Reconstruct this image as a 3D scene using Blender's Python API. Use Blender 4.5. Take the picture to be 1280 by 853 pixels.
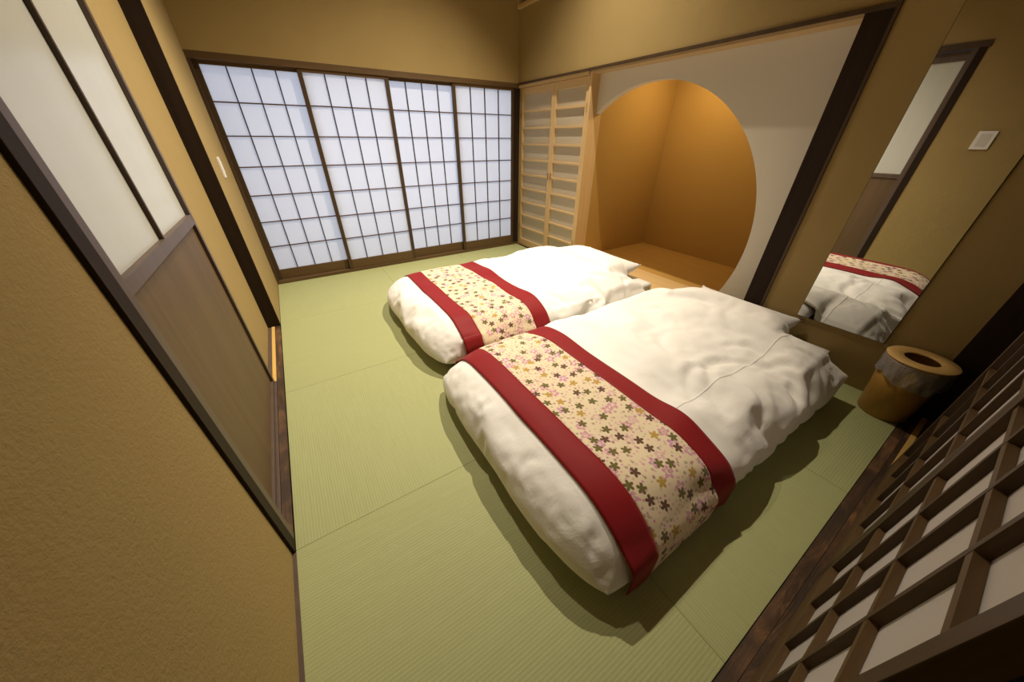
import bpy, bmesh, math, random
from mathutils import Vector, Matrix, noise as mnoise

random.seed(7)
SC = bpy.context.scene
COL = SC.collection
for o in list(bpy.data.objects):
    bpy.data.objects.remove(o, do_unlink=True)

# ------------------------------------------------------------------ camera
H_CAM = 1.25
f_px = 401.51
cam_d = bpy.data.cameras.new('camera')
cam_d.sensor_fit = 'HORIZONTAL'
cam_d.sensor_width = 36.0
cam_d.lens = f_px / 1280.0 * 36.0
cam_d.clip_start = 0.02
cam = bpy.data.objects.new('camera', cam_d)
COL.objects.link(cam)
pit, yaw, rol = 0.5612, 0.5734, 0.0067
F = Vector((math.sin(yaw) * math.cos(pit), math.cos(yaw) * math.cos(pit), -math.sin(pit)))
R0 = Vector((math.cos(yaw), -math.sin(yaw), 0))
U0 = R0.cross(F)
Rv = math.cos(rol) * R0 + math.sin(rol) * U0
Uv = -math.sin(rol) * R0 + math.cos(rol) * U0
M = Matrix((Rv, Uv, -F)).transposed().to_4x4()
M.translation = Vector((0, 0, H_CAM))
cam.matrix_world = M
SC.camera = cam

# ------------------------------------------------------------------ world, lights, exposure
w = bpy.data.worlds.new('world')
SC.world = w
w.use_nodes = True
w.node_tree.nodes['Background'].inputs[0].default_value = (0.55, 0.68, 1.0, 1)
w.node_tree.nodes['Background'].inputs[1].default_value = 0.35
SC.view_settings.view_transform = 'Standard'
SC.view_settings.look = 'None'
SC.view_settings.gamma = 1.0
SC.view_settings.exposure = 0.0
SC.view_settings.use_curve_mapping = False


def light(name, kind, loc, energy, col, size=0.05, aim=None, spot=None, blend=0.5, shape=None, size_y=None):
    d = bpy.data.lights.new(name, kind)
    d.energy = energy
    d.color = col
    if kind == 'AREA':
        d.size = size
        if shape:
            d.shape = shape
        if size_y:
            d.size_y = size_y
    else:
        d.shadow_soft_size = size
    if kind == 'SPOT':
        d.spot_size = spot
        d.spot_blend = blend
    o = bpy.data.objects.new(name, d)
    o.location = loc
    if aim is not None:
        o.rotation_euler = (Vector(aim) - Vector(loc)).to_track_quat('-Z', 'Y').to_euler()
    COL.objects.link(o)
    return o


WARM = (1.0, 0.89, 0.72)
light('downlight', 'SPOT', (2.015, 2.3, 3.5), 570, WARM, 0.022, aim=(0.95, 2.45, 0), spot=math.radians(104), blend=1.0)
light('second_downlight', 'SPOT', (0.70, 2.45, 3.5), 330, WARM, 0.05, aim=(0.45, 2.3, 0), spot=math.radians(84), blend=1.0)
light('alcove_lamp', 'AREA', (3.28, 2.12, 2.02), 10, (1.0, 0.75, 0.42), 0.28, aim=(3.32, 2.12, 0), shape='DISK')
light('daylight', 'AREA', (1.1, 4.75, 1.15), 53, (0.74, 0.83, 1.0), 3.6, aim=(1.1, 3.8, 0.95), shape='RECTANGLE', size_y=2.4)

# ------------------------------------------------------------------ measured layout (metres)
XL, XR = -0.338, 2.535          # left / right wall planes
YF, YN = 3.837, -0.090          # shoji wall / near threshold
Y1, Y2, Y3 = 2.879, 1.892, 0.895
XA, XB = 1.623, 0.665
CEIL = 3.6
LINT = 1.765                    # underside of the lintel on the right wall


# ------------------------------------------------------------------ node helpers
class NT:
    def __init__(self, name):
        self.m = bpy.data.materials.new(name)
        self.m.use_nodes = True
        self.t = self.m.node_tree
        self.b = self.t.nodes['Principled BSDF']
        self.out = self.t.nodes['Material Output']

    def n(self, typ, **kw):
        nd = self.t.nodes.new(typ)
        for k, v in kw.items():
            setattr(nd, k, v)
        return nd

    def put(self, sock, v):
        if hasattr(v, 'is_output') or isinstance(v, bpy.types.NodeSocket):
            self.t.links.new(v, sock)
        elif isinstance(v, (tuple, list)):
            sock.default_value = tuple(v) + ((1,) if len(v) == 3 and sock.type == 'RGBA' else ())
        else:
            sock.default_value = v

    def math(self, op, a, b=None, c=None, clamp=False):
        nd = self.n('ShaderNodeMath', operation=op, use_clamp=clamp)
        self.put(nd.inputs[0], a)
        if b is not None:
            self.put(nd.inputs[1], b)
        if c is not None:
            self.put(nd.inputs[2], c)
        return nd.outputs[0]

    def mix(self, fac, a, b, blend='MIX'):
        nd = self.n('ShaderNodeMix', data_type='RGBA', blend_type=blend)
        self.put(nd.inputs[0], fac)
        self.put(nd.inputs[6], a)
        self.put(nd.inputs[7], b)
        return nd.outputs[2]

    def coord(self, which='Object'):
        return self.n('ShaderNodeTexCoord').outputs[which]

    def mapping(self, vec, scale=(1, 1, 1), rot=(0, 0, 0), loc=(0, 0, 0)):
        nd = self.n('ShaderNodeMapping')
        self.put(nd.inputs['Vector'], vec)
        nd.inputs['Scale'].default_value = scale
        nd.inputs['Rotation'].default_value = rot
        nd.inputs['Location'].default_value = loc
        return nd.outputs[0]

    def noise(self, vec, scale, detail=4, rough=0.55, out='Fac', dist=0.0):
        nd = self.n('ShaderNodeTexNoise')
        self.put(nd.inputs['Vector'], vec)
        nd.inputs['Scale'].default_value = scale
        nd.inputs['Detail'].default_value = detail
        nd.inputs['Roughness'].default_value = rough
        nd.inputs['Distortion'].default_value = dist
        return nd.outputs[out]

    def ramp(self, fac, stops, interp='LINEAR'):
        nd = self.n('ShaderNodeValToRGB')
        nd.color_ramp.interpolation = interp
        el = nd.color_ramp.elements
        while len(el) < len(stops):
            el.new(0.5)
        for e, (p, c) in zip(el, stops):
            e.position = p
            e.color = tuple(c) + (1,) if len(c) == 3 else c
        self.put(nd.inputs[0], fac)
        return nd.outputs[0]

    def bump(self, h, strength=0.3, dist=0.01):
        nd = self.n('ShaderNodeBump')
        nd.inputs['Strength'].default_value = strength
        nd.inputs['Distance'].default_value = dist
        self.put(nd.inputs['Height'], h)
        self.t.links.new(nd.outputs[0], self.b.inputs['Normal'])

    def fin(self, col, rough=0.6, spec=0.3):
        self.put(self.b.inputs['Base Color'], col)
        self.put(self.b.inputs['Roughness'], rough)
        self.b.inputs['Specular IOR Level'].default_value = spec
        return self.m


def m_plaster(name, c, var=0.12, grain=260, bump=0.25, dist=0.004):
    t = NT(name)
    v = t.coord()
    n1 = t.noise(v, 2.2, 3)
    n2 = t.noise(v, grain, 5, 0.65)
    c1 = tuple(x * (1 - var) for x in c)
    c2 = tuple(min(1, x * (1 + var)) for x in c)
    base = t.mix(n1, c1, c2)
    base = t.mix(t.math('MULTIPLY', n2, 0.35), base, tuple(x * 0.72 for x in c))
    t.bump(n2, bump, dist)
    return t.fin(base, 0.92, 0.15)


def m_wood(name, c1, c2, axis='z', scale=1.0, rough=0.5, spec=0.35, bump=0.08, rings=14):
    t = NT(name)
    v = t.coord()
    s = {'x': (0.6, 9, 9), 'y': (9, 0.6, 9), 'z': (9, 9, 0.6)}[axis]
    p = t.mapping(v, tuple(k * scale for k in s))
    n1 = t.noise(p, 1.6, 5, 0.6, dist=0.6)
    n2 = t.noise(p, rings, 3, 0.7)
    g = t.math('ADD', t.math('MULTIPLY', n1, 0.65), t.math('MULTIPLY', n2, 0.35))
    col = t.ramp(g, [(0.3, c1), (0.7, c2)])
    t.bump(g, bump, 0.004)
    return t.fin(col, rough, spec)


def m_weathered(name, axis):
    """old adzed boards: blotchy brown, near black patches, short lengths"""
    t = NT(name)
    v = t.coord()
    st = (1.5, 7, 7) if axis == 'x' else (7, 1.5, 7)
    p = t.mapping(v, st)
    n1 = t.noise(p, 3.2, 6, 0.7, dist=1.2)
    n2 = t.noise(v, 5.0, 3, 0.6)
    col = t.ramp(n1, [(0.30, (0.030, 0.017, 0.009)), (0.46, (0.085, 0.048, 0.022)), (0.60, (0.17, 0.095, 0.040)), (0.74, (0.27, 0.15, 0.055))])
    col = t.mix(t.ramp(n2, [(0.42, (0, 0, 0)), (0.62, (1, 1, 1))]), col, (0.045, 0.032, 0.022))
    vo = t.n('ShaderNodeTexVoronoi', feature='F1')
    vo.inputs['Scale'].default_value = 1.0
    t.put(vo.inputs['Vector'], t.mapping(v, (4.5, 14, 1) if axis == 'x' else (14, 4.5, 1)))
    sp = t.n('ShaderNodeSeparateColor')
    t.put(sp.inputs[0], vo.outputs['Color'])
    col = t.mix(t.math('MULTIPLY', sp.outputs[0], 0.75), col, (0.035, 0.022, 0.013))
    hs = t.n('ShaderNodeHueSaturation')
    hs.inputs['Saturation'].default_value = 0.9
    hs.inputs['Value'].default_value = 1.25
    t.put(hs.inputs['Color'], col)
    t.bump(n1, 0.5, 0.006)
    return t.fin(t.mix(0.5, hs.outputs[0], t.mix(1.0, hs.outputs[0], (0.95, 0.62, 0.36), 'MULTIPLY')), 0.6, 0.3)


def m_plain(name, c, rough=0.6, spec=0.3, metal=0.0):
    t = NT(name)
    v = t.coord()
    n = t.noise(v, 30, 3)
    t.b.inputs['Metallic'].default_value = metal
    return t.fin(t.mix(n, tuple(x * 0.95 for x in c), tuple(min(1, x * 1.05) for x in c)), rough, spec)


def m_tatami(name, along):
    t = NT(name)
    v = t.coord()
    sep = t.n('ShaderNodeSeparateXYZ')
    t.put(sep.inputs[0], v)
    X, Y = sep.outputs[0], sep.outputs[1]
    a, b = (X, Y) if along == 'y' else (Y, X)          # a: across the ribs
    ribs = t.math('ABSOLUTE', t.math('SINE', t.math('MULTIPLY', a, math.pi / 0.0105)))
    weft = t.math('SINE', t.math('MULTIPLY', b, 2 * math.pi / 0.0055))
    row = t.math('MULTIPLY', t.math('SINE', t.math('MULTIPLY', a, math.pi / 0.0105)), weft)
    st = t.mapping(v, (26, 0.9, 1) if along == 'y' else (0.9, 26, 1))
    straw = t.noise(st, 9, 4, 0.7)
    big = t.noise(v, 1.3, 2)
    c = t.mix(straw, (0.285, 0.300, 0.125), (0.435, 0.440, 0.215))
    c = t.mix(t.math('MULTIPLY', big, 0.5), c, (0.41, 0.42, 0.19))
    c = t.mix(t.math('MULTIPLY', t.math('SUBTRACT', 1.0, ribs), 0.22), c, (0.19, 0.195, 0.075))
    h = t.math('ADD', ribs, t.math('MULTIPLY', row, 0.35))
    t.bump(h, 0.22, 0.0016)
    return t.fin(c, 0.62, 0.25)


def m_fabric(name, c, rough=0.85, weave=900, sheen=0.25):
    t = NT(name)
    v = t.coord()
    n = t.noise(v, weave, 2)
    n1 = t.noise(v, 5, 3)
    t.b.inputs['Sheen Weight'].default_value = sheen
    t.bump(n, 0.06, 0.001)
    return t.fin(t.mix(n1, tuple(x * 0.97 for x in c), c), rough, 0.15)


def m_duvet():
    t = NT('white_cotton')
    v = t.coord()
    n = t.noise(v, 700, 2)
    c1 = t.noise(t.mapping(v, (3.2, 5.5, 3.2), (0, 0, 0.5)), 2.0, 4, 0.62, dist=0.9)
    rid = t.math('ABSOLUTE', t.math('SUBTRACT', c1, 0.5))
    rid = t.math('POWER', t.math('SUBTRACT', 1.0, t.math('MULTIPLY', rid, 2.0)), 5.0)
    h = t.math('ADD', t.math('MULTIPLY', rid, 0.5), t.math('MULTIPLY', n, 0.015))
    t.bump(h, 0.10, 0.012)
    t.b.inputs['Sheen Weight'].default_value = 0.15
    return t.fin((0.86, 0.835, 0.785), 0.8, 0.2)


def m_paper(name, c, trans=0.6):
    t = NT(name)
    v = t.coord()
    n = t.noise(v, 60, 5, 0.7)
    col = t.mix(n, tuple(x * 0.96 for x in c), c)
    d = t.n('ShaderNodeBsdfDiffuse')
    tr = t.n('ShaderNodeBsdfTranslucent')
    t.put(d.inputs[0], col)
    t.put(tr.inputs[0], col)
    mx = t.n('ShaderNodeMixShader')
    mx.inputs[0].default_value = trans
    t.t.links.new(d.outputs[0], mx.inputs[1])
    t.t.links.new(tr.outputs[0], mx.inputs[2])
    t.t.links.new(mx.outputs[0], t.out.inputs[0])
    return t.m


def m_glass_frost():
    t = NT('frosted_glass')
    v = t.coord()
    n = t.noise(t.mapping(v, (1, 5, 0.25)), 1.2, 2)
    t.bump(t.noise(v, 400, 2), 0.05, 0.001)
    return t.fin(t.mix(n, (0.55, 0.55, 0.49), (0.63, 0.63, 0.57)), 0.24, 0.6)


def m_mirror():
    t = NT('mirror_glass')
    t.b.inputs['Metallic'].default_value = 1.0
    return t.fin((0.80, 0.81, 0.80), 0.01, 0.5)


def m_plastic_film():
    t = NT('clear_film')
    v = t.coord()
    n = t.noise(t.mapping(v, (1, 1, 0.35)), 34, 4, 0.7, dist=1.2)
    gl = t.n('ShaderNodeBsdfGlossy')
    gl.inputs['Roughness'].default_value = 0.12
    gl.inputs[0].default_value = (0.9, 0.9, 0.9, 1)
    tr = t.n('ShaderNodeBsdfTransparent')
    tr.inputs[0].default_value = (0.93, 0.93, 0.93, 1)
    bp = t.n('ShaderNodeBump')
    bp.inputs['Strength'].default_value = 1.0
    bp.inputs['Distance'].default_value = 0.012
    t.put(bp.inputs['Height'], n)
    df = t.n('ShaderNodeBsdfDiffuse')
    df.inputs[0].default_value = (0.9, 0.9, 0.9, 1)
    t.t.links.new(bp.outputs[0], df.inputs['Normal'])
    t.t.links.new(bp.outputs[0], gl.inputs['Normal'])
    fr = t.n('ShaderNodeFresnel')
    fr.inputs[0].default_value = 1.5
    t.t.links.new(bp.outputs[0], fr.inputs['Normal'])
    m1 = t.n('ShaderNodeMixShader')
    t.put(m1.inputs[0], t.math('ADD', t.math('MULTIPLY', fr.outputs[0], 1.5), 0.10, clamp=True))
    t.t.links.new(tr.outputs[0], m1.inputs[1])
    t.t.links.new(gl.outputs[0], m1.inputs[2])
    m2 = t.n('ShaderNodeMixShader')
    m2.inputs[0].default_value = 0.22
    t.t.links.new(m1.outputs[0], m2.inputs[1])
    t.t.links.new(df.outputs[0], m2.inputs[2])
    t.t.links.new(m2.outputs[0], t.out.inputs[0])
    return t.m


def m_blossom():
    """cream cloth printed with scattered five-petalled flowers; UV in metres"""
    t = NT('blossom_print')
    uv = t.coord('UV')
    v = t.coord()
    col = t.mix(t.noise(uv, 40, 3), (0.72, 0.585, 0.385), (0.78, 0.66, 0.46))

    def layer(col, cell, r, stops, keep, off, ringed=False, petals=5, sharp=0.55):
        p = t.mapping(uv, (1 / cell, 1 / cell, 1), (0, 0, 0.4 * off), (off, off * 1.7, 0))
        vo = t.n('ShaderNodeTexVoronoi', voronoi_dimensions='2D', feature='F1')
        vo.inputs['Scale'].default_value = 1.0
        vo.inputs['Randomness'].default_value = 0.72
        t.put(vo.inputs['Vector'], p)
        d = t.n('ShaderNodeVectorMath', operation='SUBTRACT')
        t.put(d.inputs[0], p)
        t.t.links.new(vo.outputs['Position'], d.inputs[1])
        s = t.n('ShaderNodeSeparateXYZ')
        t.put(s.inputs[0], d.outputs[0])
        rs = t.n('ShaderNodeSeparateColor')
        t.put(rs.inputs[0], vo.outputs['Color'])
        ang = t.math('ARCTAN2', s.outputs[1], s.outputs[0])
        ph = t.math('MULTIPLY', rs.outputs[0], 6.28)
        lob = t.math('ABSOLUTE', t.math('COSINE', t.math('ADD', t.math('MULTIPLY', ang, petals / 2), ph)))
        rad = t.math('MULTIPLY', t.math('ADD', t.math('MULTIPLY', lob, sharp), 1 - sharp), r / cell)
        rr = vo.outputs['Distance']
        ins = t.math('LESS_THAN', rr, rad)
        if ringed:
            ins2 = t.math('GREATER_THAN', rr, t.math('MULTIPLY', rad, 0.45))
            ins = t.math('MULTIPLY', ins, t.math('ADD', t.math('MULTIPLY', ins2, 0.75), 0.12))
        ins = t.math('MULTIPLY', ins, t.math('LESS_THAN', rs.outputs[1], keep))
        fc = t.ramp(rs.outputs[2], stops, 'CONSTANT')
        return t.mix(ins, col, fc)

    pink, pale = (0.58, 0.25, 0.36), (0.66, 0.40, 0.40)
    brown, olive, gold, dark = (0.125, 0.06, 0.035), (0.15, 0.12, 0.035), (0.46, 0.29, 0.06), (0.07, 0.055, 0.025)
    col = layer(col, 0.020, 0.0055, [(0, pale), (0.5, (0.6, 0.45, 0.3)), (0.8, pink)], 0.7, 3.1)
    col = layer(col, 0.052, 0.024, [(0, pink), (0.45, pale), (0.7, (0.52, 0.22, 0.42))], 0.40, 7.7, True)
    col = layer(col, 0.030, 0.0058, [(0, dark), (0.4, olive), (0.75, (0.3, 0.2, 0.08))], 0.42, 1.3, True)
    col = layer(col, 0.064, 0.0195, [(0, olive), (0.40, brown), (0.78, gold)], 0.80, 5.2, sharp=0.6)
    t.b.inputs['Sheen Weight'].default_value = 0.15
    t.bump(t.noise(v, 900, 2), 0.08, 0.001)
    return t.fin(col, 0.75, 0.2)


GOLD = (0.37, 0.262, 0.104)
MAT = dict(
    plaster=m_plaster('ochre_plaster', GOLD, bump=0.3),
    plaster_rough=m_plaster('ochre_plaster_coarse', GOLD, 0.12, 120, 0.5, 0.006),
    cream=m_plaster('cream_plaster', (0.66, 0.60, 0.49), 0.03, 320, 0.08),
    alcove=m_plaster('amber_plaster', (0.47, 0.285, 0.075), 0.05, 300, 0.12),
    ceiling=m_plaster('ceiling_boards', (0.50, 0.38, 0.2), 0.06, 200, 0.1),
    dark=m_wood('dark_stained_wood', (0.018, 0.010, 0.006), (0.035, 0.021, 0.013), 'z', rough=0.6, spec=0.12),
    shoji=m_wood('walnut_stained_wood', (0.042, 0.023, 0.010), (0.085, 0.048, 0.020), 'z', rough=0.5),
    shojix=m_wood('walnut_stained_rail', (0.078, 0.043, 0.015), (0.145, 0.084, 0.032), 'x', rough=0.5),
    frame=m_wood('plum_brown_wood', (0.085, 0.055, 0.040), (0.13, 0.088, 0.065), 'z', rough=0.42),
    doorpanel=m_wood('brown_door_board', (0.092, 0.055, 0.024), (0.148, 0.090, 0.041), 'z', 0.7, rough=0.55, rings=6),
    rough=m_weathered('weathered_board', 'x'),
    roughy=m_weathered('weathered_sill_board', 'y'),
    hinoki=m_wood('pale_cypress', (0.56, 0.36, 0.15), (0.66, 0.46, 0.22), 'z', 0.8, rough=0.45, bump=0.03),
    hinokiy=m_wood('pale_cypress_rail', (0.56, 0.36, 0.15), (0.66, 0.46, 0.22), 'y', 0.8, rough=0.45, bump=0.03),
    lintel=m_wood('lintel_board', (0.42, 0.28, 0.13), (0.52, 0.36, 0.18), 'y', 0.8, rough=0.5, bump=0.03),
    alcfloor=m_wood('amber_floor_board', (0.42, 0.24, 0.06), (0.52, 0.31, 0.085), 'y', 0.8, rough=0.4, bump=0.03),
    rail=m_wood('yellow_wood_strip', (0.60, 0.37, 0.10), (0.72, 0.46, 0.14), 'y', 0.8, rough=0.4, bump=0.03),
    bin=m_wood('amber_bent_wood', (0.44, 0.235, 0.045), (0.54, 0.31, 0.07), 'z', 1.0, rough=0.4, bump=0.03),
    binlid=m_wood('amber_lid_wood', (0.74, 0.46, 0.15), (0.82, 0.55, 0.21), 'y', 1.0, rough=0.35, bump=0.03),
    black=m_plain('dark_interior', (0.012, 0.008, 0.006), 0.6),
    tat_x=m_tatami('tatami_rush_across', 'x'),
    tat_y=m_tatami('tatami_rush_along', 'y'),
    paper=m_paper('shoji_paper', (0.86, 0.86, 0.88), 0.62),
    paper2=m_paper('shoji_paper_room', (0.70, 0.66, 0.62), 0.25),
    washi=m_paper('cabinet_paper', (0.64, 0.55, 0.41), 0.2),
    glass=m_glass_frost(),
    mirror=m_mirror(),
    film=m_plastic_film(),
    red=m_fabric('crimson_satin', (0.24, 0.011, 0.013), 0.6, 1200, 0.05),
    blossom=m_blossom(),
    duvet=m_duvet(),
    sheet=m_fabric('white_sheet', (0.80, 0.77, 0.73)),
    white=m_plain('white_plastic', (0.78, 0.74, 0.68), 0.4),
    greyp=m_plain('grey_plastic', (0.62, 0.58, 0.53), 0.4),
    brass=m_plain('brown_metal', (0.30, 0.17, 0.07), 0.35, 0.5, 0.6),
)


# ------------------------------------------------------------------ mesh helpers
class B:
    """collects shapes in world coordinates for ONE mesh"""
    def __init__(self):
        self.bm = bmesh.new()
        self.uvl = None

    def box(self, x0, x1, y0, y1, z0, z1, bev=0.0):
        x0, x1 = min(x0, x1), max(x0, x1)
        y0, y1 = min(y0, y1), max(y0, y1)
        z0, z1 = min(z0, z1), max(z0, z1)
        vs = [self.bm.verts.new(c) for c in ((x0, y0, z0), (x1, y0, z0), (x1, y1, z0), (x0, y1, z0),
                                             (x0, y0, z1), (x1, y0, z1), (x1, y1, z1), (x0, y1, z1))]
        fs = [self.bm.faces.new([vs[i] for i in f]) for f in
              ((0, 3, 2, 1), (4, 5, 6, 7), (0, 1, 5, 4), (1, 2, 6, 5), (2, 3, 7, 6), (3, 0, 4, 7))]
        if bev > 0:
            es = list({e for f in fs for e in f.edges})
            bmesh.ops.bevel(self.bm, geom=es, offset=bev, segments=2, profile=0.7, affect='EDGES')
        return self

    def lathe(self, cx, cy, prof, seg=48, sx=1.0, sy=1.0, close=False):
        rings = []
        for r, z in prof:
            rings.append([self.bm.verts.new((cx + r * sx * math.cos(2 * math.pi * k / seg),
                                             cy + r * sy * math.sin(2 * math.pi * k / seg), z)) for k in range(seg)])
        for a, b in zip(rings, rings[1:]):
            for k in range(seg):
                self.bm.faces.new((a[k], a[(k + 1) % seg], b[(k + 1) % seg], b[k]))
        if close:
            self.bm.faces.new(list(reversed(rings[0])))
            self.bm.faces.new(rings[-1])
        return self

    def grid(self, pts, uvs=None, flip=False):
        vs = [[self.bm.verts.new(p) for p in row] for row in pts]
        if uvs and self.uvl is None:
            self.uvl = self.bm.loops.layers.uv.new('UVMap')
        for i in range(len(vs) - 1):
            for j in range(len(vs[0]) - 1):
                idx = ((i, j), (i + 1, j), (i + 1, j + 1), (i, j + 1))
                if flip:
                    idx = idx[::-1]
                fc = self.bm.faces.new([vs[a][b] for a, b in idx])
                if uvs:
                    for lp, (a, b) in zip(fc.loops, idx):
                        lp[self.uvl].uv = uvs[a][b]
        return vs


ORG = {}


def obj(name, b, mat, parent=None, smooth=False, origin=None):
    me = bpy.data.meshes.new(name)
    b.bm.normal_update()
    if parent is not None:
        org = ORG[parent.name]
    elif origin is not None:
        org = Vector(origin)
    else:
        co = [v.co for v in b.bm.verts]
        org = Vector(((min(c.x for c in co) + max(c.x for c in co)) / 2,
                      (min(c.y for c in co) + max(c.y for c in co)) / 2, min(c.z for c in co)))
    bmesh.ops.translate(b.bm, verts=b.bm.verts, vec=-org)
    b.bm.to_mesh(me)
    b.bm.free()
    me.materials.append(mat)
    if smooth:
        for p in me.polygons:
            p.use_smooth = True
    o = bpy.data.objects.new(name, me)
    COL.objects.link(o)
    ORG[o.name] = org
    if parent is not None:
        o.parent = parent
    else:
        o.location = org
    return o


def tag(o, label, cat, group=None):
    o['label'] = label
    o['category'] = cat
    if group:
        o['group'] = group
    return o


def thing(name, label, cat, loc, group=None):
    o = bpy.data.objects.new(name, None)
    o.empty_display_size = 0.1
    o.location = loc
    COL.objects.link(o)
    ORG[o.name] = Vector(loc)
    return tag(o, label, cat, group)


def struct(name, b, mat, smooth=False):
    o = obj(name, b, mat, None, smooth)
    o['kind'] = 'structure'
    return o


# ================================================================== THE SETTING
# subfloor
struct('floor', B().box(-0.62, 3.95, -0.75, 4.15, -0.20, -0.06), MAT['rough'])
struct('ceiling', B().box(-0.62, 3.95, -0.75, 4.15, CEIL, CEIL + 0.1), MAT['ceiling'])

# far wall: plaster above the shoji
struct('wall_far', B().box(-0.60, XR + 0.15, YF - 0.012, YF + 0.12, 1.78, CEIL).box(XR + 0.021, 3.10, YF - 0.013, YF + 0.10, -0.06, 1.78), MAT['plaster'])
t = B()
t.box(-0.36, XR + 0.0, YF - 0.014, YF + 0.10, 1.735, 1.779, 0.002)
struct('trim_1', t, MAT['shojix'])                                   # head rail above the shoji
struct('trim_2', B().box(XL - 0.02, XR, YF - 0.02, YF + 0.10, -0.06, 0.026, 0.002), MAT['shojix'])  # sill
struct('trim_3', B().box(XL - 0.02, XL + 0.022, YF - 0.014, YF + 0.10, 0.026, 1.735, 0.002), MAT['shoji'])
struct('trim_4', B().box(2.484, XR + 0.02, YF - 0.014, YF + 0.10, 0.026, 1.735, 0.002), MAT['dark'])

# right wall
t = B()
t.box(XR, XR + 0.12, YN, 0.758, -0.06, LINT + 0.012)                 # beside the mirror
t.box(XR, XR + 0.12, YN, YF + 0.1, LINT + 0.012, CEIL)               # over alcove and cabinet
struct('wall_right', t, MAT['plaster'])
struct('trim_5', B().box(XR - 0.010, XR + 0.02, 0.752, YF - 0.014, LINT - 0.003, LINT + 0.016, 0.001), MAT['shoji'])
struct('trim_6', B().box(XR - 0.010, XR + 0.02, 0.752, 0.766, 0.0, LINT - 0.003, 0.001), MAT['shoji'])
struct('trim_7', B().box(XR + 0.004, XR + 0.125, 0.768, 0.876, 0.0, LINT - 0.003, 0.002), MAT['dark'])     # dark alcove post
struct('trim_8', B().box(XR + 0.002, XR + 0.125, 0.876, 2.682, LINT - 0.018, LINT - 0.003), MAT['lintel'])   # lintel soffit
struct('trim_9', B().box(XR + 0.022, XR + 0.185, 2.682, 2.710, 0.0, LINT - 0.003, 0.002), MAT['hinoki'])     # pale post
struct('trim_10', B().box(XR + 0.004, XR + 0.10, 2.710, YF - 0.014, 1.738, LINT - 0.003, 0.001), MAT['hinokiy'])

# alcove: cream wall with the round opening
YC, ZC, RC = 2.079, 0.603, 1.043
XW0, XW1 = XR + 0.12, XR + 0.182
ZS = 0.10
t = B()
y0, y1, z0, z1 = 0.876, 2.681, ZS, 1.755
a_hi = math.acos((y1 - YC) / RC)                                     # circle meets the pale post
a_lo = 2 * math.pi - math.asin((ZC - ZS) / RC) if False else math.pi + math.asin((ZC - ZS) / RC)
NA = 96
arc = [(YC + RC * math.cos(a), ZC + RC * math.sin(a)) for a in
       [a_hi + (a_lo - a_hi) * k / NA for k in range(NA + 1)]]
outer = []
for (yy, zz) in arc:                                                 # matching outer boundary point
    a = math.atan2(zz - ZC, yy - YC)
    if zz >= ZC + 1e-6 and abs(math.cos(a)) < 0.999:
        ky = ((y1 if math.cos(a) > 0 else y0) - YC) / math.cos(a) if abs(math.cos(a)) > 1e-6 else 1e9
        kz = (z1 - ZC) / math.sin(a)
        k = min(ky, kz)
        outer.append((YC + k * math.cos(a), ZC + k * math.sin(a)))
    else:
        outer.append((y0, zz))
# insert the exact corners
vi = [[t.bm.verts.new((X, *p)) for p in arc] for X in (XW0, XW1)]
vo = [[t.bm.verts.new((X, *p)) for p in outer] for X in (XW0, XW1)]
for k in range(NA):
    t.bm.faces.new((vi[0][k], vo[0][k], vo[0][k + 1], vi[0][k + 1]))
    t.bm.faces.new((vi[1][k], vi[1][k + 1], vo[1][k + 1], vo[1][k]))
    t.bm.faces.new((vi[0][k], vi[0][k + 1], vi[1][k + 1], vi[1][k]))
# corner fillers (upper corners cut off between neighbouring rays)
for k in range(NA):
    p, q = outer[k], outer[k + 1]
    if abs(p[0] - q[0]) > 1e-6 and abs(p[1] - q[1]) > 1e-6:
        c = (y1 if p[0] > YC else y0, z1)
        for s, X in ((0, XW0), (1, XW1)):
            t.bm.faces.new((vo[s][k], t.bm.verts.new((X, *c)), vo[s][k + 1]))
wc = struct('wall_alcove', t, MAT['cream'])
t = B()
t.box(XR + 0.185, 3.87, 2.684, 2.76, 0.0, 2.10)     # left
t.box(3.79, 3.87, 0.40, 2.76, 0.0, 2.10)            # back
t.box(XR + 0.13, 3.87, 0.40, 0.48, 0.0, 2.10)       # right
t.box(XR + 0.13, 3.87, 0.40, 2.76, 2.04, 2.10)      # top
t.box(XR + 0.125, XR + 0.165, 0.48, 2.69, 1.78, 2.04)
struct('wall_alcove_inside', t, MAT['alcove'])
struct('floor_alcove', B().box(2.90, 3.80, 0.46, 2.69, 0.02, ZS), MAT['alcfloor'])
struct('trim_11', B().box(XR + 0.004, 2.899, 0.877, 2.681, 0.0, ZS + 0.001, 0.002), MAT['hinokiy'])      # alcove sill

# left wall: near block, far block, recess
struct('wall_left', B().box(-0.62, XL - 0.008, -0.60, 0.888, -0.06, CEIL), MAT['plaster_rough'])
struct('wall_left_far', B().box(-0.62, XL, 2.846, YF + 0.1, -0.06, CEIL), MAT['plaster'])
struct('wall_left_upper', B().box(-0.62, XL - 0.008, 0.888, 2.846, 1.985, CEIL), MAT['plaster'])
struct('wall_left_recess', B().box(-0.62, -0.420, 1.90, 2.834, -0.06, 1.985), MAT['plaster'])
struct('trim_12', B().box(-0.45, XL + 0.003, 2.832, 2.848, 0.0, 1.985, 0.001), MAT['dark'])         # dark jamb face of far block
struct('trim_13', B().box(-0.45, XL + 0.002, 0.888, 0.938, 0.0, 1.985, 0.002), MAT['dark'])
struct('trim_23', B().box(-0.37, XL + 0.001, 0.9385, 0.970, 0.0, 1.945, 0.002), MAT['frame'])         # near jamb
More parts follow.
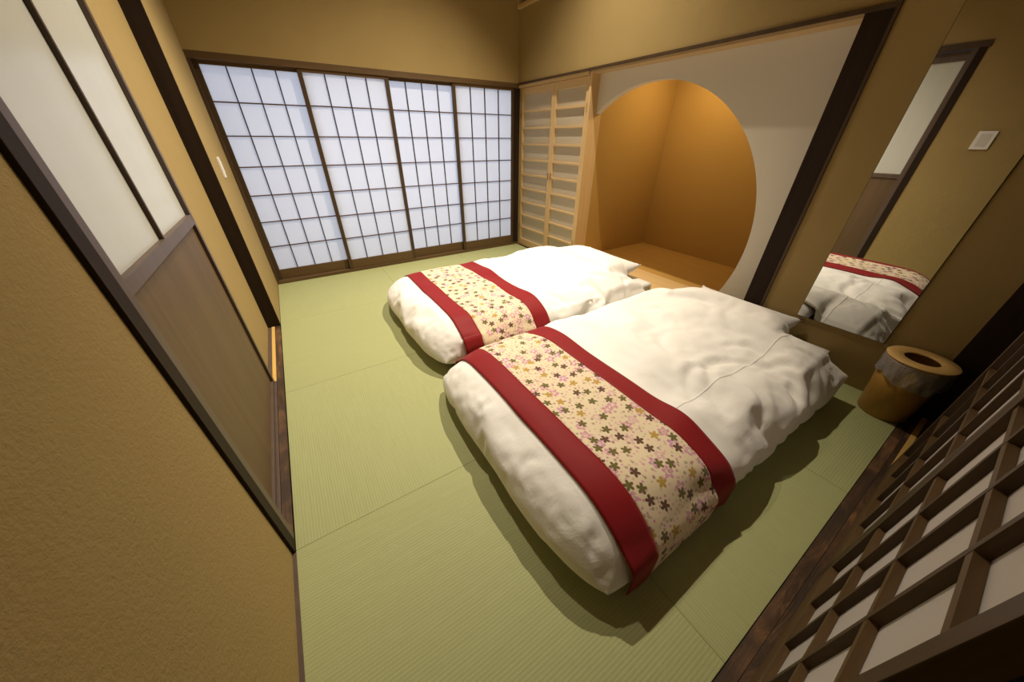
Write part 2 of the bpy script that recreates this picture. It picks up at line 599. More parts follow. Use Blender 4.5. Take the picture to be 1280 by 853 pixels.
struct('trim_14', B().box(-0.45, XL + 0.004, 0.876, 2.848, 1.945, 1.99, 0.002), MAT['shoji'])       # head of door opening
struct('trim_15', B().box(-0.374, XL - 0.002, 0.895, 2.846, -0.06, 0.0, 0.001), MAT['roughy'])      # weathered sill board
struct('trim_16', B().box(-0.396, -0.376, 2.046, 2.832, -0.06, 0.002, 0.001), MAT['rail'])          # yellow slide strip
struct('trim_17', B().box(-0.44, -0.397, 0.945, 2.832, -0.06, 0.000, 0.001).box(-0.397, -0.376, 0.945, 2.044, -0.06, 0.000, 0.001), MAT['frame'])
struct('trim_18', B().box(XL - 0.010, XL + 0.004, -0.085, 0.886, -0.06, 0.003), MAT['frame'])

# near wall with its threshold
struct('trim_19', B().box(XL, XR + 0.1, -0.128, YN - 0.002, -0.06, 0.0, 0.001), MAT['rough'])
struct('trim_20', B().box(0.43, XR + 0.1, -0.24, -0.129, -0.06, 0.0, 0.001), MAT['rough'])
struct('trim_21', B().box(1.70, XR, -0.166, -0.146, 0.0, 0.003, 0.001), MAT['rail'])
struct('trim_22', B().box(XR - 0.012, XR + 0.12, -0.30, YN - 0.001, 0.0, CEIL, 0.002), MAT['dark'])
t = B()
t.box(-0.62, 3.7, -0.75, -0.62, -0.06, CEIL)
struct('wall_near', t, MAT['black'])
struct('wall_near_upper', B().box(-0.62, XR + 0.1, -0.30, YN - 0.002, 1.80, CEIL), MAT['plaster'])
struct('wall_near_closure', B().box(1.95, XR, -0.27, -0.215, 0.0, 1.80), MAT['dark'])

# ================================================================== TATAMI
xs = [XL + 0.003, XB, XA, XR - 0.002]
ys = [YN, Y3, Y2, Y1, YF - 0.022]
colname = ['along the left wall', 'in the middle column', 'along the mirror and alcove wall']
tl = {
    (0, 0): 'green rush tatami mat in the near left corner below the bare ochre wall',
    (0, 1): 'green rush tatami mat beside the brown door, its ribs running away from the viewer',
    (0, 2): 'green rush tatami mat against the left wall at the foot of the dark jamb',
    (0, 3): 'green rush tatami mat in the far left corner, touching shoji and left wall',
    (1, 0): 'green rush tatami mat at the near threshold, in the shadow under the near futon',
    (1, 1): 'green rush tatami mat hidden under the near futon in the middle column',
    (1, 2): 'green rush tatami mat hidden under the far futon in the middle column',
    (1, 3): 'green rush tatami mat in the middle of the row along the shoji',
    (2, 0): 'green rush tatami mat that the wooden wastebasket stands on',
    (2, 1): 'green rush tatami mat under the head of the near futon',
    (2, 2): 'green rush tatami mat under the head of the far futon',
    (2, 3): 'green rush tatami mat in the far right corner by the louvred cupboard',
}
for i in range(3):
    for j in range(4):
        b = B().box(xs[i] + 0.0004, xs[i + 1] - 0.0004, ys[j] + 0.0004, ys[j + 1] - 0.0004, -0.055, 0.0, 0.002)
        o = obj('tatami_mat', b, MAT['tat_y'] if (i + j) % 2 else MAT['tat_x'])
        tag(o, tl[(i, j)], 'floor mat', 'square tatami mats of the floor')


# ================================================================== SHOJI SCREENS
def shoji(label, group, x0, x1, yfront, depth, cols, z0=0.028, zb=0.124, zt=1.712, ztop=1.736, sw=0.034, rows=7,
          side=-1, mw=0.009, md=0.012, paper='paper', mat='shoji', matx='shojix', inner=None):
    """side=-1: lattice faces -y; side=+1: faces +y"""
    root = thing('shoji_screen', label, 'sliding screen', ((x0 + x1) / 2, yfront, z0), group)
    ya, yb = (yfront, yfront + depth) if side < 0 else (yfront - depth, yfront)
    xi0, xi1 = x0 + sw, x1 - sw
    obj('stile', B().box(x0, xi0, ya, yb, z0, ztop, 0.0015), MAT[mat], root)
    obj('stile', B().box(xi1, x1, ya, yb, z0, ztop, 0.0015), MAT[mat], root)
    obj('bottom_rail', B().box(xi0, xi1, ya, yb, z0, zb, 0.0015), MAT[matx], root)
    obj('top_rail', B().box(xi0, xi1, ya, yb, zt, ztop, 0.0015), MAT[matx], root)
    yl0, yl1 = (ya + 0.004, ya + 0.004 + md) if side < 0 else (yb - 0.003 - md, yb - 0.003)
    xs_ = [xi0 + (xi1 - xi0) * k / cols for k in range(1, cols)]
    for xx in xs_:
        obj('muntin', B().box(xx - mw / 2, xx + mw / 2, yl0, yl1, zb, zt), MAT[mat], root)
    for k in range(1, rows):
        zz = zb + (zt - zb) * k / rows
        e = 0.0006
        obj('muntin', B().box(xi0, xi1, yl0 + e, yl1 - e, zz - mw / 2, zz + mw / 2), MAT[matx], root)
    yp = yl1 if side < 0 else yl0 - 0.002
    obj('paper', B().box(xi0 - 0.004, xi1 + 0.004, yp, yp + 0.002, zb - 0.004, zt + 0.004), MAT[paper], root)
    return root


SG = 'translucent shoji screens of the far wall'
shoji('paper lattice screen at the left end of far wall, by the thin switch plate', SG, XL + 0.022, 0.395, YF + 0.034, 0.028, 4)
shoji('second paper lattice screen from the left wall, in the far row', SG, 0.352, 1.092, YF - 0.004, 0.028, 4)
shoji('third paper lattice screen from the left wall, in the far row', SG, 1.062, 1.778, YF + 0.034, 0.028, 4)
shoji('paper lattice screen at the right end of the far wall, next to the louvred cupboard', SG, 1.728, 2.484, YF - 0.004, 0.028, 4)

NG = 'shoji screens standing at the near threshold'
shoji('nearest dark lattice screen, large in the lower right corner of the photo', NG, 0.425, 1.150, -0.145, 0.030, 4,
      z0=0.006, zb=0.11, side=1, mw=0.014, md=0.0155, paper='paper2', mat='shoji', ztop=1.745)
shoji('dark lattice screen behind the nearest one, its far stile next to the wastebasket', NG, 1.152, 1.950, -0.145, 0.030, 4,
      z0=0.006, zb=0.11, side=1, mw=0.014, md=0.0155, paper='paper2', mat='shoji', ztop=1.745)

# ================================================================== LEFT SLIDING DOOR
dr = thing('sliding_door', 'tall brown sliding door on the left, frosted glass above a brown board', 'door', (-0.40, 1.50, 0.004))
dx0, dx1 = -0.418, -0.386
dy0, dy1 = 0.930, 2.04
obj('stile', B().box(dx0, dx1 + 0.002, dy0, 0.985, 0.004, 1.94, 0.002), MAT['frame'], dr)
obj('stile', B().box(dx0, dx1 + 0.002, dy1 - 0.028, dy1, 0.004, 1.94, 0.002), MAT['frame'], dr)
obj('top_rail', B().box(dx0, dx1, 0.985, dy1 - 0.028, 1.87, 1.94, 0.002), MAT['frame'], dr)
obj('lock_rail', B().box(dx0, dx1 + 0.002, 0.985, dy1 - 0.028, 0.921, 0.962, 0.002), MAT['frame'], dr)
obj('bottom_rail', B().box(dx0, dx1, 0.985, dy1 - 0.028, 0.004, 0.028, 0.002), MAT['frame'], dr)
obj('glazing_bar', B().box(dx0 + 0.004, dx1 - 0.002, 1.538, 1.552, 0.962, 1.87, 0.002), MAT['shoji'], dr)
obj('glass_pane', B().box(-0.406, -0.400, 0.983, dy1 - 0.026, 0.960, 1.872), MAT['glass'], dr)
obj('door_panel', B().box(-0.408, -0.397, 0.983, dy1 - 0.026, 0.026, 0.923), MAT['doorpanel'], dr)

# ================================================================== SWITCHES
sw = thing('light_switch', 'thin white switch plate on the strip of wall between dark jamb and shoji', 'switch', (XL, 3.222, 1.01))
obj('plate', B().box(XL, XL + 0.010, 3.190, 3.260, 1.01, 1.135, 0.002), MAT['white'], sw)
obj('rocker', B().box(XL + 0.008, XL + 0.013, 3.205, 3.245, 1.035, 1.11, 0.001), MAT['white'], sw)
sw = thing('wall_controller', 'small white wall plate seen in the mirror, on the ochre wall', 'switch', (XL - 0.008, 0.585, 1.185))
obj('plate', B().box(XL - 0.008, XL + 0.008, 0.525, 0.635, 1.195, 1.335, 0.003), MAT['white'], sw)
obj('button_panel', B().box(XL + 0.006, XL + 0.010, 0.548, 0.612, 1.215, 1.315, 0.001), MAT['greyp'], sw)

# ================================================================== LOUVRED CUPBOARD
cb = thing('cupboard', 'pale cypress cupboard with paper-backed louvred doors between shoji and round alcove', 'cupboard', (XR + 0.2, 3.25, 0.0))
xf = XR + 0.030
c = B()
c.box(xf + 0.03, XR + 0.45, 2.712, 2.726, 0.02, 1.735)
c.box(xf + 0.03, XR + 0.45, YF - 0.034, YF - 0.016, 0.02, 1.735)
c.box(xf + 0.03, XR + 0.45, 2.726, YF - 0.034, 0.02, 0.04)
c.box(xf + 0.03, XR + 0.45, 2.726, YF - 0.034, 1.72, 1.735)
c.box(XR + 0.44, XR + 0.45, 2.726, YF - 0.034, 0.04, 1.72)
obj('carcass', c, MAT['hinoki'], cb)
obj('plinth', B().box(xf, XR + 0.40, 2.712, YF - 0.016, 0.0, 0.018), MAT['hinokiy'], cb)
for (a, b_, hs) in ((2.713, 3.215, -1), (3.219, YF - 0.030, 1)):
    d = obj('door', B().box(xf + 0.020, xf + 0.024, a + 0.02, b_ - 0.02, 0.04, 1.72), MAT['washi'], cb)
    obj('stile', B().box(xf, xf + 0.026, a, a + 0.036, 0.020, 1.734, 0.0015), MAT['hinoki'], d)
    obj('stile', B().box(xf, xf + 0.026, b_ - 0.036, b_, 0.020, 1.734, 0.0015), MAT['hinoki'], d)
    for k in range(11):
        zc = 0.075 + 0.1605 * k
        th = 0.010
        z0_, z1_ = zc - th, zc + th
        if k == 0:
            z0_ = 0.020
        if k == 10:
            z1_ = 1.734
        obj('rail', B().box(xf + 0.001, xf + 0.020, a + 0.036, b_ - 0.036, z0_, z1_, 0.001), MAT['hinokiy'], d)
    yk = b_ - 0.021 if hs < 0 else a + 0.021
    kb = B()
    kb.box(xf - 0.006, xf, yk - 0.007, yk + 0.007, 0.86, 0.925, 0.002)
    obj('pull', kb, MAT['brass'], d)
    yh = a + 0.004 if hs < 0 else b_ - 0.004
    for zc in (0.25, 1.50):
        obj('hinge', B().box(xf - 0.004, xf + 0.002, yh - 0.006, yh + 0.006, zc - 0.035, zc + 0.035, 0.001), MAT['brass'], d)

# ================================================================== GRILLE HIGH ON THE RIGHT WALL
gr = thing('wall_grille', 'wooden grille high on the right wall in the far corner', 'grille', (XR - 0.03, 3.2, 2.37))
ga, gb, gz0, gz1 = 2.55, YF - 0.016, 2.37, 2.80
obj('frame', B().box(XR - 0.032, XR - 0.001, ga, gb, gz0, gz0 + 0.03, 0.002), MAT['hinokiy'], gr)
obj('frame', B().box(XR - 0.032, XR - 0.001, ga, gb, gz1 - 0.03, gz1, 0.002), MAT['hinokiy'], gr)
obj('frame', B().box(XR - 0.032, XR - 0.001, gb - 0.03, gb, gz0 + 0.03, gz1 - 0.03, 0.002), MAT['hinoki'], gr)
obj('frame', B().box(XR - 0.032, XR - 0.001, ga, ga + 0.03, gz0 + 0.03, gz1 - 0.03, 0.002), MAT['hinoki'], gr)
for k in range(20):
    yy = ga + 0.03 + (gb - ga - 0.06) * (k + 0.5) / 20
    obj('slat', B().box(XR - 0.024, XR - 0.004, yy - 0.007, yy + 0.007, gz0 + 0.03, gz1 - 0.03), MAT['hinoki'], gr)
obj('backing', B().box(XR - 0.004, XR - 0.001, ga + 0.03, gb - 0.03, gz0 + 0.03, gz1 - 0.03), MAT['black'], gr)

# ================================================================== MIRROR
mr = thing('wall_mirror', 'tall frameless mirror on the ochre wall above the wastebasket', 'mirror', (XR, 0.35, 0.31))
obj('glass', B().box(XR - 0.0075, XR - 0.006, 0.147, 0.553, 0.312, 2.10), MAT['mirror'], mr)
obj('backing', B().box(XR - 0.006, XR - 0.0005, 0.145, 0.555, 0.310, 2.102, 0.001), MAT['dark'], mr)

# ================================================================== WASTEBASKET
bx, by = 2.400, -0.008
bn = thing('wastebasket', 'round amber wooden wastebasket with ring lid below the mirror', 'wastebasket', (bx, by, 0.001))
ZB = 0.345
obj('body', B().lathe(bx, by, [(0.0, 0.002), (0.092, 0.002), (0.095, 0.006), (0.108, 0.17), (0.121, ZB - 0.012), (0.117, ZB - 0.012),
                               (0.104, 0.17), (0.090, 0.012), (0.0, 0.012)], 64), MAT['bin'], bn, True)
obj('lid_ring', B().lathe(bx, by, [(0.064, ZB - 0.008), (0.124, ZB - 0.008), (0.127, ZB - 0.003), (0.124, ZB + 0.001), (0.066, ZB + 0.001),
                                   (0.062, ZB - 0.003), (0.064, ZB - 0.008)], 64), MAT['binlid'], bn, True)
pts = []
N = 120
for i in range(15):
    row = []
    fz = i / 14
    for k in range(N + 1):
        a = 2 * math.pi * (k % N) / N
        hem = 0.105 + 0.018 * math.sin(2 * a + 0.6) + 0.007 * math.sin(7 * a) + 0.004 * math.sin(13 * a + 1)
        z = ZB - 0.0105 - hem * fz
        body = 0.095 + (z - 0.006) * 0.0795
        wav = 0.5 + 0.22 * math.sin(9 * a + 3 * fz) + 0.18 * math.sin(17 * a - 4 * fz) + 0.10 * math.sin(31 * a + 9 * fz)
        rr = body + 0.0035 + 0.012 * wav * (0.12 + 0.88 * fz) * (1 if fz > 0 else 0.1)
        rr += 0.012 * fz * max(0, math.cos(a + 1.0)) ** 4
        row.append((bx + rr * math.cos(a), by + rr * math.sin(a), z))
    pts.append(row)
b = B()
b.grid(pts)
bmesh.ops.remove_doubles(b.bm, verts=b.bm.verts, dist=1e-5)
tag(obj('bin_liner', b, MAT['film'], None, True, origin=(bx, by, 0.24)), 'clear plastic liner bag folded over the rim of the wastebasket', 'plastic bag')


# ================================================================== FUTONS
import numpy as np
# >>> drape tables: offsets of the cloth from the plain puffed form, in half millimetres
DRAPE_NEAR = [
-10,-12,-15,-17,-19,-20,-20,-20,-19,-18,-18,-18,-22,-21,-20,-18,-17,-16,-15,-13,-9,-7,-4,6,25,0,21,-1,-7,-7,-11,-12,-13,-14,-13,-11,4,-14,-22,-21,-22,
-22,-23,-22,-21,-20,-18,-16,-13,-10,-10,-10,-9,-11,-13,-17,-19,-20,-22,-24,-27,-29,-31,-23,-25,-25,-25,-24,-23,-21,-18,-9,-20,-19,-16,1,-8,19,0,-6,
-13,-13,-13,-7,-18,-22,-24,-27,-29,-27,-26,-24,-23,-22,-21,-20,-20,-18,-14,-11,-10,-10,-10,-10,-8,-7,-15,-18,-20,-21,-22,-23,-23,-19,-23,-19,-21,-27,
-27,-19,-17,-28,-30,-34,-34,-33,-31,-23,-1,-12,1,-18,-20,-23,-24,-25,-20,-27,-31,-31,-30,-29,-27,-26,-24,-23,-21,-20,-15,-7,-9,-9,-10,-9,-10,-11,-7,
-14,-17,-19,-21,-23,-26,-24,-23,-24,-24,-25,-20,-27,-28,-29,-30,-31,-25,-33,-35,-37,-36,-31,-24,-5,-21,-21,-26,-26,-23,-28,-30,-27,-22,-25,-26,-24,
-22,-16,-20,-18,-16,-11,-11,-7,-10,-9,-9,-9,-13,-10,-15,-17,-16,-19,-19,-24,-21,-18,-24,-21,-25,-22,-27,-25,-30,-31,-31,-25,-33,-33,-35,-35,-34,-29,
-17,-30,-30,-32,-28,-22,-31,-27,-26,-21,-25,-25,-24,-21,-16,-19,-19,-16,-15,-13,-9,-11,-8,-8,-8,-13,-14,-14,-18,-20,-20,-23,-23,-25,-24,-23,-20,-26,
-26,-27,-27,-24,-27,-22,-27,-25,-27,-25,-30,-33,-34,-33,-26,-28,-26,-28,-27,-27,-26,-21,-23,-23,-22,-17,-21,-19,-19,-18,-16,-15,-13,-12,-11,-8,-7,-10,
-13,-14,-17,-19,-19,-17,-22,-23,-22,-24,-26,-24,-22,-26,-23,-25,-22,-25,-20,-23,-20,-21,-19,-23,-28,-30,-31,-29,-29,-27,-26,-21,-24,-24,-23,-21,-24,
-23,-18,-20,-21,-20,-17,-16,-14,-14,-12,-11,-7,-6,-10,-12,-14,-17,-17,-20,-20,-21,-23,-23,-25,-25,-26,-24,-24,-24,-24,-20,-22,-19,-20,-17,-14,-15,-17,
-24,-25,-27,-23,-23,-22,-24,-21,-23,-22,-24,-24,-23,-23,-21,-21,-18,-18,-17,-16,-13,-14,-11,-10,-6,-5,-9,-11,-14,-17,-18,-20,-20,-20,-22,-20,-24,-25,
-24,-22,-19,-23,-23,-19,-22,-21,-21,-17,-14,-13,-16,-22,-21,-24,-23,-24,-21,-22,-25,-20,-21,-22,-20,-23,-22,-22,-21,-18,-17,-16,-15,-15,-14,-10,-10,
-5,-4,-9,-10,-13,-16,-18,-20,-20,-22,-22,-23,-22,-24,-21,-22,-20,-23,-21,-22,-20,-21,-20,-18,-14,-15,-15,-21,-19,-22,-21,-22,-21,-23,-23,-23,-23,-22,
-23,-21,-19,-19,-21,-19,-18,-15,-16,-14,-13,-9,-9,-5,-3,-8,-11,-12,-15,-17,-19,-18,-21,-22,-23,-23,-24,-23,-23,-21,-23,-22,-23,-21,-21,-22,-19,-16,
-18,-17,-21,-20,-23,-23,-23,-23,-22,-22,-20,-20,-20,-21,-21,-21,-20,-20,-19,-18,-17,-17,-14,-13,-10,-8,-4,-2,-7,-11,-13,-14,-16,-17,-19,-21,-20,-22,
-22,-23,-22,-23,-23,-23,-23,-22,-23,-20,-20,-21,-20,-20,-20,-21,-19,-22,-21,-22,-21,-21,-20,-20,-20,-20,-20,-18,-19,-17,-19,-18,-17,-16,-16,-14,-12,
-9,-7,-3,-1,-7,-10,-12,-13,-15,-15,-18,-20,-21,-21,-22,-22,-22,-22,-22,-21,-21,-22,-22,-22,-21,-21,-21,-21,-20,-21,-20,-20,-20,-20,-19,-19,-20,-19,
-19,-19,-19,-19,-19,-18,-18,-17,-17,-16,-16,-14,-11,-8,-6,-2,-1,-5,-9,-11,-12,-14,-16,-17,-19,-20,-20,-21,-21,-21,-21,-21,-21,-20,-20,-20,-20,-20,-20,
-19,-19,-19,-19,-19,-19,-19,-19,-18,-18,-18,-18,-19,-18,-18,-18,-17,-17,-17,-17,-16,-16,-15,-13,-12,-7,-5,-1,0,-7,-8,-10,-11,-13,-15,-17,-18,-19,-19,
-19,-19,-20,-20,-20,-20,-19,-21,-20,-21,-19,-18,-18,-18,-18,-19,-19,-18,-17,-18,-18,-18,-17,-17,-17,-17,-16,-16,-16,-16,-16,-16,-15,-15,-13,-12,-11,
-9,-3,0,-2,-6,-7,-9,-11,-12,-14,-16,-17,-18,-18,-18,-18,-18,-19,-19,-20,-19,-20,-21,-21,-20,-18,-20,-19,-19,-20,-19,-19,-19,-18,-18,-17,-16,-16,-16,
-16,-16,-15,-15,-15,-15,-14,-14,-14,-12,-11,-9,-8,-4,1,-4,-5,-6,-7,-9,-11,-13,-16,-16,-17,-17,-17,-16,-17,-18,-18,-19,-19,-20,-20,-19,-19,-18,-19,-19,
-19,-19,-18,-18,-18,-17,-16,-16,-15,-15,-15,-15,-15,-14,-14,-14,-13,-13,-13,-13,-12,-10,-9,-9,-9,1,-3,-4,-5,-6,-8,-10,-12,-14,-15,-15,-15,-15,-16,-17,
-17,-17,-18,-18,-19,-18,-18,-18,-17,-18,-18,-17,-17,-17,-17,-16,-16,-15,-15,-14,-14,-14,-14,-14,-14,-13,-13,-12,-12,-12,-11,-11,-11,-10,-9,-7,-3,-2,
-3,-3,-5,-8,-10,-12,-13,-14,-14,-14,-14,-14,-15,-16,-17,-17,-17,-18,-17,-17,-16,-16,-17,-16,-16,-16,-16,-15,-15,-15,-14,-15,-14,-14,-13,-13,-13,-12,
-12,-12,-11,-11,-10,-10,-10,-10,-9,-8,-7,-2,-1,-1,-2,-5,-7,-9,-10,-12,-13,-13,-13,-13,-15,-15,-15,-15,-15,-16,-16,-16,-16,-15,-16,-16,-15,-15,-15,-15,
-14,-14,-13,-14,-13,-13,-12,-12,-12,-11,-11,-11,-10,-10,-10,-9,-9,-9,-8,-8,-6,-6,-1,0,0,-1,-4,-6,-8,-11,-11,-11,-13,-13,-13,-13,-14,-14,-14,-14,-14,
-15,-14,-14,-14,-14,-15,-14,-14,-13,-13,-13,-13,-13,-12,-12,-12,-11,-11,-10,-10,-10,-9,-9,-8,-8,-8,-7,-8,-8,-7,-7,-5,0,1,1,0,-3,-6,-8,-10,-10,-10,-11,
-12,-12,-12,-12,-12,-13,-13,-13,-13,-13,-13,-13,-14,-13,-13,-13,-12,-12,-12,-12,-11,-11,-11,-11,-10,-9,-9,-9,-9,-8,-8,-7,-7,-6,-6,-7,-7,-6,-6,-4,1,2,
2,-1,-4,-6,-6,-8,-9,-9,-10,-11,-12,-12,-13,-13,-12,-13,-12,-13,-12,-12,-12,-12,-12,-11,-11,-11,-10,-11,-11,-10,-9,-9,-9,-8,-8,-8,-8,-7,-7,-6,-7,-7,-7,
-6,-5,-5,-5,-4,-3,-1,3,3,0,-3,-5,-8,-7,-7,-8,-9,-10,-11,-12,-12,-12,-11,-12,-11,-11,-10,-11,-10,-10,-10,-10,-9,-9,-9,-9,-10,-9,-10,-9,-8,-8,-7,-7,-6,
-6,-5,-5,-6,-6,-6,-5,-4,-4,-4,-3,-2,-2,5,4,0,-3,-8,-7,-6,-6,-7,-8,-9,-10,-11,-11,-10,-10,-10,-10,-10,-10,-10,-9,-9,-9,-9,-8,-9,-9,-9,-9,-8,-9,-8,-7,
-6,-6,-7,-6,-4,-4,-5,-5,-5,-5,-5,-4,-3,-2,-2,-1,0,6,4,-1,-2,-7,-6,-5,-5,-6,-7,-8,-9,-9,-10,-9,-9,-9,-8,-9,-9,-8,-8,-8,-8,-8,-8,-8,-7,-7,-7,-7,-8,-7,
-6,-7,-5,-6,-5,-4,-4,-3,-4,-4,-4,-4,-3,-1,-1,0,1,1,1,3,0,-5,-7,-5,-4,-5,-4,-6,-6,-7,-8,-8,-7,-9,-8,-7,-7,-7,-7,-8,-7,-6,-6,-6,-6,-6,-7,-6,-7,-7,-6,-5,
-5,-5,-4,-3,-3,-3,-2,-2,-3,-2,-2,-2,0,1,1,2,2,1,1,-1,-7,-5,-5,-5,-6,-6,-5,-5,-6,-7,-7,-6,-7,-8,-8,-7,-8,-6,-6,-5,-5,-6,-6,-4,-4,-5,-5,-6,-6,-5,-4,-4,
-4,-3,-2,-2,-1,-1,-2,-4,-5,-3,0,1,2,3,3,3,-3,-4,-6,-6,-6,-6,-5,-5,-4,-5,-5,-5,-5,-6,-6,-6,-7,-7,-7,-7,-7,-8,-7,-8,-6,-5,-6,-6,-4,-5,-6,-5,-4,-2,-2,-2,
-2,-2,-2,-1,-4,-4,-5,-4,-2,1,3,4,4,5,2,-2,-4,-5,-5,-6,-4,-4,-3,-3,-3,-3,-4,-4,-5,-5,-4,-5,-6,-6,-7,-7,-7,-6,-6,-6,-6,-6,-5,-3,-4,-5,-4,-2,-2,-3,-1,0,
-1,-2,-3,-3,-4,-4,-3,-1,1,2,3,6,6,2,-1,-3,-4,-4,-5,-6,-6,-4,-3,-2,-2,-2,-3,-3,-3,-3,-3,-4,-5,-5,-6,-5,-5,-5,-5,-4,-4,-4,-4,-4,-4,-4,-3,-3,-1,-1,0,0,0,
-1,-2,-3,-3,-1,-2,-1,0,3,6,7,3,0,-2,-2,-2,-3,-5,-5,-6,-6,-5,-4,-4,-1,-1,-1,-1,-2,-3,-3,-4,-6,-5,-6,-3,-3,-2,-2,-3,-3,-2,-2,-2,-2,-1,-2,-1,1,1,1,1,0,
-1,-2,-2,-1,-1,2,5,4,0,4,0,0,-1,-1,-2,-4,-5,-6,-4,-3,-2,-2,0,-1,-2,-1,0,-1,-1,-3,-4,-7,-8,-7,-4,-2,-1,-1,-1,-1,0,0,-1,0,0,0,-1,-1,-1,-1,-1,-1,0,0,0,0,
3,3,1,0,1,0,1,1,0,-1,-3,-4,-5,-6,-3,-1,0,1,1,0,0,0,0,-2,-4,-6,-8,-8,-8,-4,-2,0,0,-1,-2,0,-1,1,0,1,1,1,1,0,0,0,0,1,1,1,1,3,4,3,-3,-4,0,0,2,1,0,-1,-2,
-3,-4,-2,-2,0,2,1,2,2,2,2,0,-1,-4,-6,-7,-8,-7,-6,-6,-4,-2,-1,0,0,1,2,2,2,2,2,2,2,2,2,3,3,3,2,0,-1,-2,-3,-2,-1,1,3,3,2,0,-1,-2,-3,-3,-2,2,3,3,3,1,0,0,
0,-3,-5,-6,-7,-7,-7,-5,-5,-5,-5,-4,-3,-3,-2,0,2,2,1,2,2,2,3,4,5,4,3,3,2,0,-2,-2,-1,-3,3,4,3,1,-1,-1,-1,-2,-2,-2,1,3,4,4,3,2,1,0,-3,-3,-4,-6,-7,-7,-7,
-7,-7,-6,-5,-3,-2,-2,-2,-1,-1,0,2,3,4,4,5,5,5,5,4,3,1,-1,-1,-1,-1,4,4,3,1,0,0,-1,0,-1,-1,0,2,0,-1,-2,-2,-2,-3,-2,-3,-4,-4,-5,-5,-7,-6,-5,-4,-4,-3,-3,
-3,-2,0,1,2,3,4,5,6,5,6,7,7,6,3,1,0,-2,-2,0,4,1,-1,0,0,0,0,1,1,1,1,1,1,0,0,0,-1,-1,-1,-1,-3,-4,-4,-4,-6,-5,-5,-2,-2,-2,-1,-1,-1,1,2,1,4,5,6,6,6,6,7,8,
7,5,4,1,-1,-1,2,2,3,-2,-1,-2,-1,0,2,3,3,3,3,2,3,2,2,0,0,-1,-2,-2,-3,-5,-5,-5,-5,-6,-5,-4,-1,0,1,1,0,2,1,3,2,2,1,2,3,6,7,9,6,2,-1,0,1,3,-3,-2,-3,-2,0,
1,2,3,4,4,4,4,3,1,1,0,1,-1,1,-1,-3,-1,-3,-3,-4,-3,-5,-5,-3,1,2,3,2,2,1,1,1,1,0,0,2,1,1,1,5,6,3,0,2,2,1,-3,-4,-3,-2,-1,1,3,4,6,6,6,5,3,3,3,2,2,-2,-2,
-2,-2,-1,-3,-2,-4,-4,-4,-4,-3,0,3,4,3,3,3,3,2,2,2,2,2,1,1,1,1,1,0,2,1,0,-1,-2,-2,-1,-1,1,3,5,6,7,7,7,6,5,3,2,1,0,0,0,0,0,0,-1,-1,-2,-2,-3,-3,-2,2,4,6,
4,4,4,5,4,4,4,4,1,1,1,2,2,1,0,3,2,-2,1,0,-1,0,1,2,4,6,8,8,9,8,8,6,5,3,2,1,2,1,1,1,1,1,0,0,-1,-1,-2,-2,3,4,7,6,3,4,3,1,0,-1,-2,0,0,0,-5,-5,-4,-1,-1,1,
-1,0,1,0,1,2,4,5,7,7,9,10,10,9,8,6,5,4,3,3,2,3,3,2,2,2,1,1,0,0,-1,1,3,6,6,5,4,3,1,0,0,-1,-3,-3,-4,-5,-6,-2,1,1,1,1,-1,2,2,2,4,5,6,7,8,9,11,11,10,9,8,
6,5,4,4,4,4,4,4,4,3,2,2,2,1,1,2,4,6,4,6,6,4,2,1,-1,-2,-3,-3,-5,-5,-5,-1,2,2,0,1,0,2,3,4,5,6,7,8,10,11,11,12,10,10,8,8,6,6,5,5,5,5,5,5,5,4,4,3,3,2,1,1,
2,4,5,5,3,3,2,1,-1,-2,-3,-3,-4,-4,-1,0,0,1,1,2,3,5,5,7,8,8,10,11,13,13,13,10,9,8,7,8,7,7,7,7,7,6,7,6,6,5,5,4,4,3,3,3,3,4,6,3,3,3,2,1,0,-2,-2,-2,-2,-2,
-3,-2,2,2,0,5,6,7,7,8,8,9,12,11,11,10,11,10,9,9,9,9,8,8,8,8,8,8,7,7,7,6,6,5,5,5,4,5,5,5,3,3,3,3,2,1,0,-1,-1,-1,-1,-1,0,2,4,-2,6,8,8,6,4,9,11,13,13,12,
12,11,11,10,10,9,10,10,10,10,9,10,10,9,8,8,8,6,7,6,3,5,7,6,6,5,5,4,4,3,2,1,0,0,1,1,0,1,1,1,-1,6,7,7,8,4,2,9,14,14,14,14,11,13,12,12,10,12,11,12,11,11,
11,11,10,10,9,9,8,6,5,2,4,7,8,8,7,6,5,5,5,3,1,2,2,2,2,2,2,2,-1,0,-1,-2,2,6,4,1,-4,-3,-1,2,5,8,12,11,12,11,11,11,14,13,13,13,13,12,11,11,11,8,8,5,2,2,
4,6,6,5,7,5,3,2,1,1,2,3,3,3,3,3,2,0,1,-3,-1,1,-1,-2,-3,-4,-4,-1,3,7,10,12,12,13,13,14,13,16,15,15,15,15,14,13,11,11,8,3,3,2,4,6,7,7,7,8,7,5,3,2,3,3,3,
4,4,5,4,3,1,2,-3,-4,0,0,0,-2,-3,-4,-4,-1,1,5,10,11,12,14,14,13,16,14,15,14,15,13,13,11,11,6,4,3,3,4,5,6,7,8,9,8,6,5,3,4,4,5,5,6,6,5,4,2,0,-2,-2,-1,-1,
-1,-1,-1,-2,-4,-3,0,5,6,7,7,13,14,16,15,16,16,14,12,8,11,12,8,4,3,4,5,7,7,8,9,10,10,8,6,5,5,5,5,6,7,7,7,7,5,3,-3,-1,-1,-1,-1,0,0,0,-1,-2,-3,-5,-4,-3,
3,5,6,6,8,9,5,7,4,4,6,6,5,3,3,4,5,6,7,8,9,9,10,10,10,8,7,6,7,7,7,8,8,8,6,3,4,-2,0,0,1,1,1,1,1,0,-1,-2,-3,-4,-5,-5,-5,-4,-2,0,0,2,4,3,4,3,3,3,4,5,6,7,
